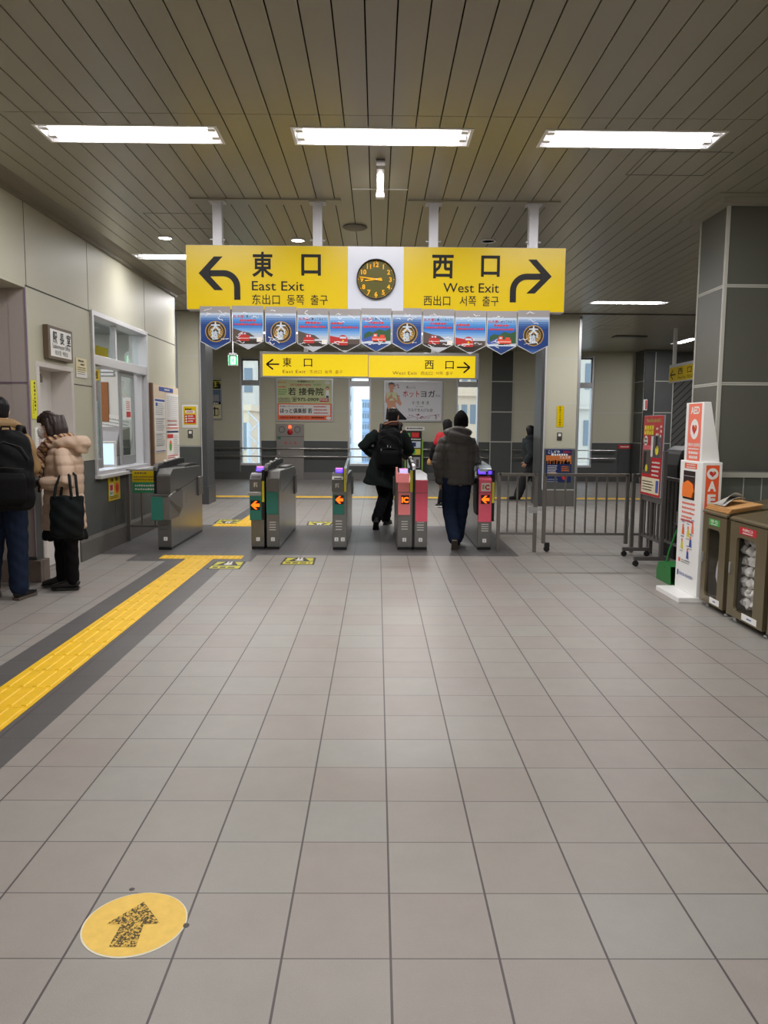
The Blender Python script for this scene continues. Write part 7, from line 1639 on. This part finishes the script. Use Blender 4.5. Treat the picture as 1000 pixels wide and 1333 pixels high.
# ---- person in a dark green overcoat with a black backpack, walking through the second lane
Ja = dict(pelvis=(0.112, 11.1, 0.8696), chest=(0.168, 11.12, 1.236), neck=(0.2189, 11.15, 1.455), head=(0.2291, 11.2, 1.587),
  shL=(-0.02036, 11.08, 1.368), shR=(0.3614, 11.1, 1.368), elL=(-0.2036, 11.06, 1.165), elR=(0.4581, 11.18, 1.114), wrL=(-0.06108, 11.19, 1.063), wrR=(0.4174, 11.4, 1.022), hdL=(0.8, 0.5, -0.1), hdR=(0, 1, -0.2), pnL=(0.3, 0.3, -0.8), pnR=(-0.6, 0, -0.6),
  hipL=(0.03054, 11.1, 0.8289), hipR=(0.1934, 11.12, 0.8289), knL=(0.1018, 11.08, 0.4523), knR=(0.1578, 11.2, 0.4523), anL=(-0.01018, 10.82, 0.15), anR=(0.1323, 11.4, 0.085))
pa = Figure('person in a dark overcoat and brown scarf walking between the teal and pink gates', (0.11, 11.1, 0), (0.08, 1, 0), Ja, 1.02)
pa.body('skin', (0.45, 1, 0), 0.5); pa.trousers(mat('black_trousers', S(18, 18, 21), 0.85, spec=0.12), 0.105, 0.085, 0.07, 0.02)
pa.shoe(pa.J['anL'], (-0.05, 1), 'shoeblack', 'rubber', 0.75, 0.28); pa.shoe(pa.J['anR'], (0.3, 1), 'shoeblack', 'rubber', 0, 0.28)
M['greencoat'] = mat('coat_dark_green', S(32, 39, 37), 0.9, spec=0.12, noise=0.08, nscale=40)
pa.coat('overcoat', 'greencoat', [(V(0.03054, 11.06, 0.605), 0.245, 0.17), (V(0.03563, 11.06, 0.6304), 0.24, 0.165), (V(0.07635, 11.08, 0.8391), 0.215, 0.155), (V(0.1273, 11.1, 1.043), 0.2, 0.15), (V(0.1629, 11.11, 1.195), 0.205, 0.15), (V(0.1832, 11.12, 1.328), 0.2, 0.13), (V(0.2036, 11.13, 1.409), 0.14, 0.105), (V(0.2158, 11.14, 1.455), 0.08, 0.08)], True, (0.092, 0.082, 0.068), 0.05, None, 0.011, 0.007)
q = MB(); q.tube([(0.06108, 10.9, 0.6355), (0.08653, 10.92, 0.8086)], 0.004, 'black', 6); q.build('coat_vent', pa.root)
sb = MB(); limb_into(sb, [V(0.1222, 11.22, 1.45), V(0.1171, 11.12, 1.475), V(0.1934, 11.06, 1.491), V(0.285, 11.08, 1.491), V(0.3258, 11.17, 1.475), V(0.285, 11.25, 1.455), V(0.1832, 11.26, 1.45), V(0.1222, 11.2, 1.45)], [0.045]*8); fuse(sb, 'scarf', mat('brown_scarf', S(74, 48, 40), 0.9, noise=0.3, nscale=14), pa.root, 0.009, 2)
sb = MB(); sb.tube([(0.1018, 11.08, 1.486), (0.1934, 11.01, 1.521), (0.285, 11.04, 1.526)], 0.006, mat('scarf_stripe', S(220, 160, 130), 0.8), 6); sb.build('scarf_stripe', pa.root)
def hair_cap(b, h, F, k):
    hair_short(b, h+UP*0.0, F, k); R = F.cross(UP); loft_into(b, [(h+UP*0.03-F*0.005, 0.088, 0.1), (h+UP*0.08-F*0.006, 0.088, 0.1), (h+UP*0.115-F*0.006, 0.062, 0.075), (h+UP*0.126, 0.03, 0.035)], R, 16)
pa.hair('hairblack', hair_cap, 'hair', 0.008, (0.45, 1, 0))
bp = backpack('black backpack with silver zip pulls worn over the dark overcoat', (0.1782, 11, 1.134), (0.08, 1, 0), 0.36, 0.16, 0.56, 0, True)
strap(bp, [V(0.0509, 10.97, 1.358), V(0.05599, 11.06, 1.475), V(0.06108, 11.18, 1.455), V(0.07126, 11.27, 1.328), V(0.06108, 11.26, 1.144)]); strap(bp, [V(0.2952, 10.97, 1.358), V(0.3156, 11.06, 1.475), V(0.3258, 11.18, 1.455), V(0.3359, 11.28, 1.328), V(0.3156, 11.27, 1.144)])

# ---- person in a grey padded jacket and black beanie, at the right pink gate
Jd = dict(pelvis=(0.965, 9.3, 0.86), chest=(0.96, 9.33, 1.20), neck=(0.975, 9.36, 1.385), head=(1.01, 9.40, 1.515),
  shL=(0.795, 9.3, 1.30), shR=(1.125, 9.34, 1.30), elL=(0.735, 9.26, 1.03), elR=(1.165, 9.34, 1.06), wrL=(0.765, 9.34, 0.80), wrR=(1.235, 9.54, 1.05), hdL=(0.05, 0.3, -1), hdR=(0.25, 1, 0.05), pnL=(1, 0.2, 0), pnR=(-0.3, 0, -1),
  hipL=(0.885, 9.28, 0.83), hipR=(1.045, 9.32, 0.83), knL=(0.875, 9.30, 0.45), knR=(1.03, 9.38, 0.47), anL=(0.925, 9.08, 0.135), anR=(1.0, 9.5, 0.085))
pd = Figure('person in a grey padded jacket and black beanie reaching to the right pink gate', (0.965, 9.3, 0), (0.03, 1, 0), Jd, 0.97)
pd.body('skin', (0.1, 1, -0.02), 0.45); pd.trousers('jeans', 0.112, 0.09, 0.08, 0.02)
pd.shoe(pd.J['anL'], (0.12, 1), mat('shoe_brown', S(66, 58, 52), 0.7), 'solegrey', 0.85, 0.28); pd.shoe(pd.J['anR'], (0.0, 1), 'shoeblack', 'rubber', 0, 0.28)
M['greyjacket'] = mat('jacket_grey', S(84, 82, 80), 0.6, spec=0.12, noise=0.05)
pd.coat('jacket', 'greyjacket', [(V(0.972, 9.3, 0.765), 0.19, 0.14), (V(0.972, 9.3, 0.79), 0.205, 0.155), (V(0.97, 9.3, 0.95), 0.2, 0.155), (V(0.965, 9.31, 1.1), 0.205, 0.16), (V(0.962, 9.32, 1.22), 0.21, 0.155), (V(0.965, 9.33, 1.31), 0.195, 0.13), (V(0.97, 9.35, 1.37), 0.13, 0.105), (V(0.975, 9.36, 1.41), 0.085, 0.085)], True, (0.092, 0.085, 0.066), 0.08, (0.105, 0.013, 0.14), 0.009, 0.003)
hb_ = MB(); limb_into(hb_, [V(0.87, 9.46, 1.37), V(0.85, 9.36, 1.385), V(0.88, 9.25, 1.38), V(0.965, 9.21, 1.36), V(1.05, 9.25, 1.38), V(1.085, 9.36, 1.385), V(1.07, 9.46, 1.37)], [0.04, 0.055, 0.07, 0.075, 0.07, 0.055, 0.04]); loft_into(hb_, [(V(0.965, 9.22, 1.28), 0.10, 0.05), (V(0.965, 9.19, 1.34), 0.135, 0.065), (V(0.97, 9.22, 1.41), 0.115, 0.06), (V(0.975, 9.26, 1.435), 0.08, 0.04)], (1, 0, 0)); fuse(hb_, 'hood', 'greyjacket', pd.root, 0.009, 3, lambda co, no: co+no*(0.005*np.sin(co[:, 2]*75+co[:, 0]*20))[:, None])
b = MB(); h = pd.J['head']; F = V(0.1, 1, 0).normalized(); loft_into(b, [(h-UP*0.055-F*0.012, 0.083, 0.092), (h+UP*0.0-F*0.008, 0.088, 0.1), (h+UP*0.05-F*0.008, 0.084, 0.097), (h+UP*0.09-F*0.012, 0.066, 0.078), (h+UP*0.122-F*0.012, 0.04, 0.046), (h+UP*0.14-F*0.01, 0.014, 0.016)], (1, 0, 0), 18); fuse(b, 'beanie', mat('beanie_black', S(24, 23, 23), 0.9, spec=0.12), pd.root, 0.008, 1, lambda co, no: co+no*(0.002*np.sin(np.arctan2(co[:, 1]-9.4, co[:, 0]-1.01)*46))[:, None])

# ---- person beyond the gates with a red top, mostly hidden behind the grey jacket
Jc = dict(pelvis=(1.30, 14.0, 0.84), chest=(1.29, 14.0, 1.17), neck=(1.27, 14.0, 1.35), head=(1.25, 14.02, 1.47),
  shL=(1.12, 13.98, 1.27), shR=(1.45, 14.02, 1.27), elL=(1.03, 13.95, 1.05), elR=(1.49, 14.0, 1.03), wrL=(0.99, 14.05, 0.88), wrR=(1.45, 14.15, 0.86), pnL=(1, 0, 0), pnR=(-1, 0, 0),
  hipL=(1.22, 14.0, 0.80), hipR=(1.38, 14.0, 0.80), knL=(1.22, 14.05, 0.45), knR=(1.38, 14.0, 0.45), anL=(1.15, 13.92, 0.09), anR=(1.4, 14.2, 0.085))
pc = Figure('person with long black hair and a red top far beyond the pink gates', (1.3, 14, 0), (-0.25, 1, 0), Jc, 0.95)
pc.body('skin', (-0.3, 1, 0)); pc.trousers('blackcloth', 0.1, 0.075, 0.062, 0.03)
for a in ('anL', 'anR'): pc.shoe(pc.J[a], (-0.3, 1), 'shoeblack', 'white', 0.1 if a == 'anL' else 0, 0.27)
pc.coat('jacket', mat('coat_black', S(26, 25, 26), 0.8, spec=0.12), [(V(1.30, 14.0, 0.66), 0.19, 0.14), (V(1.30, 14.0, 0.85), 0.185, 0.14), (V(1.29, 14.0, 1.1), 0.185, 0.14), (V(1.285, 14.0, 1.25), 0.18, 0.12), (V(1.275, 14.0, 1.34), 0.1, 0.09)], True, (0.085, 0.075, 0.06), 0.06)
b = MB(); loft_into(b, [(V(1.18, 13.93, 1.12), 0.10, 0.08), (V(1.19, 13.93, 1.2), 0.12, 0.10), (V(1.22, 13.95, 1.30), 0.10, 0.08)], pc.R, 14); limb_into(b, [V(1.14, 13.95, 1.28), V(1.09, 13.93, 1.17)], [0.094, 0.086]); fuse(b, 'red_vest', mat('red_cloth', S(176, 24, 34), 0.7), pc.root, 0.011, 2)
def hair_long(b, h, F, k):
    hair_short(b, h, F, k); R = F.cross(UP); loft_into(b, [(h+UP*0.11-F*0.01, 0.05, 0.06), (h+UP*0.06-F*0.02, 0.088, 0.095), (h-UP*0.02-F*0.045, 0.09, 0.075), (h-UP*0.1-F*0.06, 0.085, 0.05), (h-UP*0.16-F*0.06, 0.06, 0.035)], R, 14)
pc.hair('hairblack', hair_long, 'hair', 0.009, (-0.3, 1, 0))
t = thing('handbag', 'small tan bag held beside the person with the red top', 'bag', (0.955, 14.03, 0.76))
m = MB(); loft_into(m, [(V(0.95, 14.06, 0.765), 0.035, 0.03), (V(0.95, 14.06, 0.80), 0.05, 0.045), (V(0.955, 14.06, 0.85), 0.045, 0.04), (V(0.965, 14.06, 0.885), 0.02, 0.02)], (1, 0, 0)); fuse(m, 'pouch', mat('bag_tan', S(186, 140, 92), 0.7), t, 0.007, 2); m = MB(); m.tube([(0.965, 14.06, 0.88), (0.985, 14.06, 0.93), (1.0, 14.05, 0.90)], 0.006, 'blackcloth', 6); m.build('cord', t)

# ---- person in a grey hooded jacket walking left, half behind the pale pillar
Jg = dict(pelvis=(3.13, 15.4, 0.80), chest=(3.06, 15.4, 1.08), neck=(3.02, 15.4, 1.25), head=(3.03, 15.42, 1.37),
  shL=(2.99, 15.24, 1.20), shR=(3.10, 15.55, 1.20), elL=(3.02, 15.16, 0.95), elR=(3.2, 15.6, 0.97), wrL=(2.93, 15.2, 0.78), wrR=(3.32, 15.6, 0.8), pnL=(0, 1, 0), pnR=(0, -1, 0),
  hipL=(3.12, 15.32, 0.77), hipR=(3.14, 15.48, 0.77), knL=(2.92, 15.32, 0.44), knR=(3.18, 15.48, 0.42), anL=(2.80, 15.32, 0.10), anR=(3.38, 15.48, 0.12))
pg = Figure('person in a dark hooded jacket walking left, half hidden behind the pale pillar', (3.13, 15.4, 0), (-0.75, 0.6, 0), Jg, 0.95)
pg.body('skin', (-0.35, 1, -0.1)); pg.trousers(mat('grey_trousers', S(52, 52, 54), 0.85, spec=0.12), 0.12, 0.105, 0.09, 0.02); pg.shoe(pg.J['anL'], (-1, 0), 'shoeblack', 'black', 0.0, 0.28); pg.shoe(pg.J['anR'], (-1, 0), 'shoeblack', 'black', 0.25, 0.28)
pg.coat('jacket', mat('hood_grey', S(58, 64, 66), 0.8, spec=0.12), [(V(3.10, 15.4, 0.68), 0.19, 0.19), (V(3.09, 15.4, 0.85), 0.195, 0.19), (V(3.04, 15.4, 1.05), 0.2, 0.175), (V(3.01, 15.4, 1.18), 0.18, 0.14), (V(3.0, 15.4, 1.25), 0.12, 0.11)], True, (0.09, 0.08, 0.065), 0.06, None, 0.012, 0.008)
hb_ = MB(); loft_into(hb_, [(V(3.03, 15.36, 1.18), 0.13, 0.11), (V(3.04, 15.36, 1.24), 0.14, 0.12), (V(3.03, 15.37, 1.30), 0.10, 0.09)], (0, 1, 0)); fuse(hb_, 'hood', mat('hood_grey2', S(46, 50, 52), 0.8, spec=0.12), pg.root, 0.011, 2)
pg.hair('hairblack', hair_long, 'hair', 0.009, (-0.35, 1, -0.1))
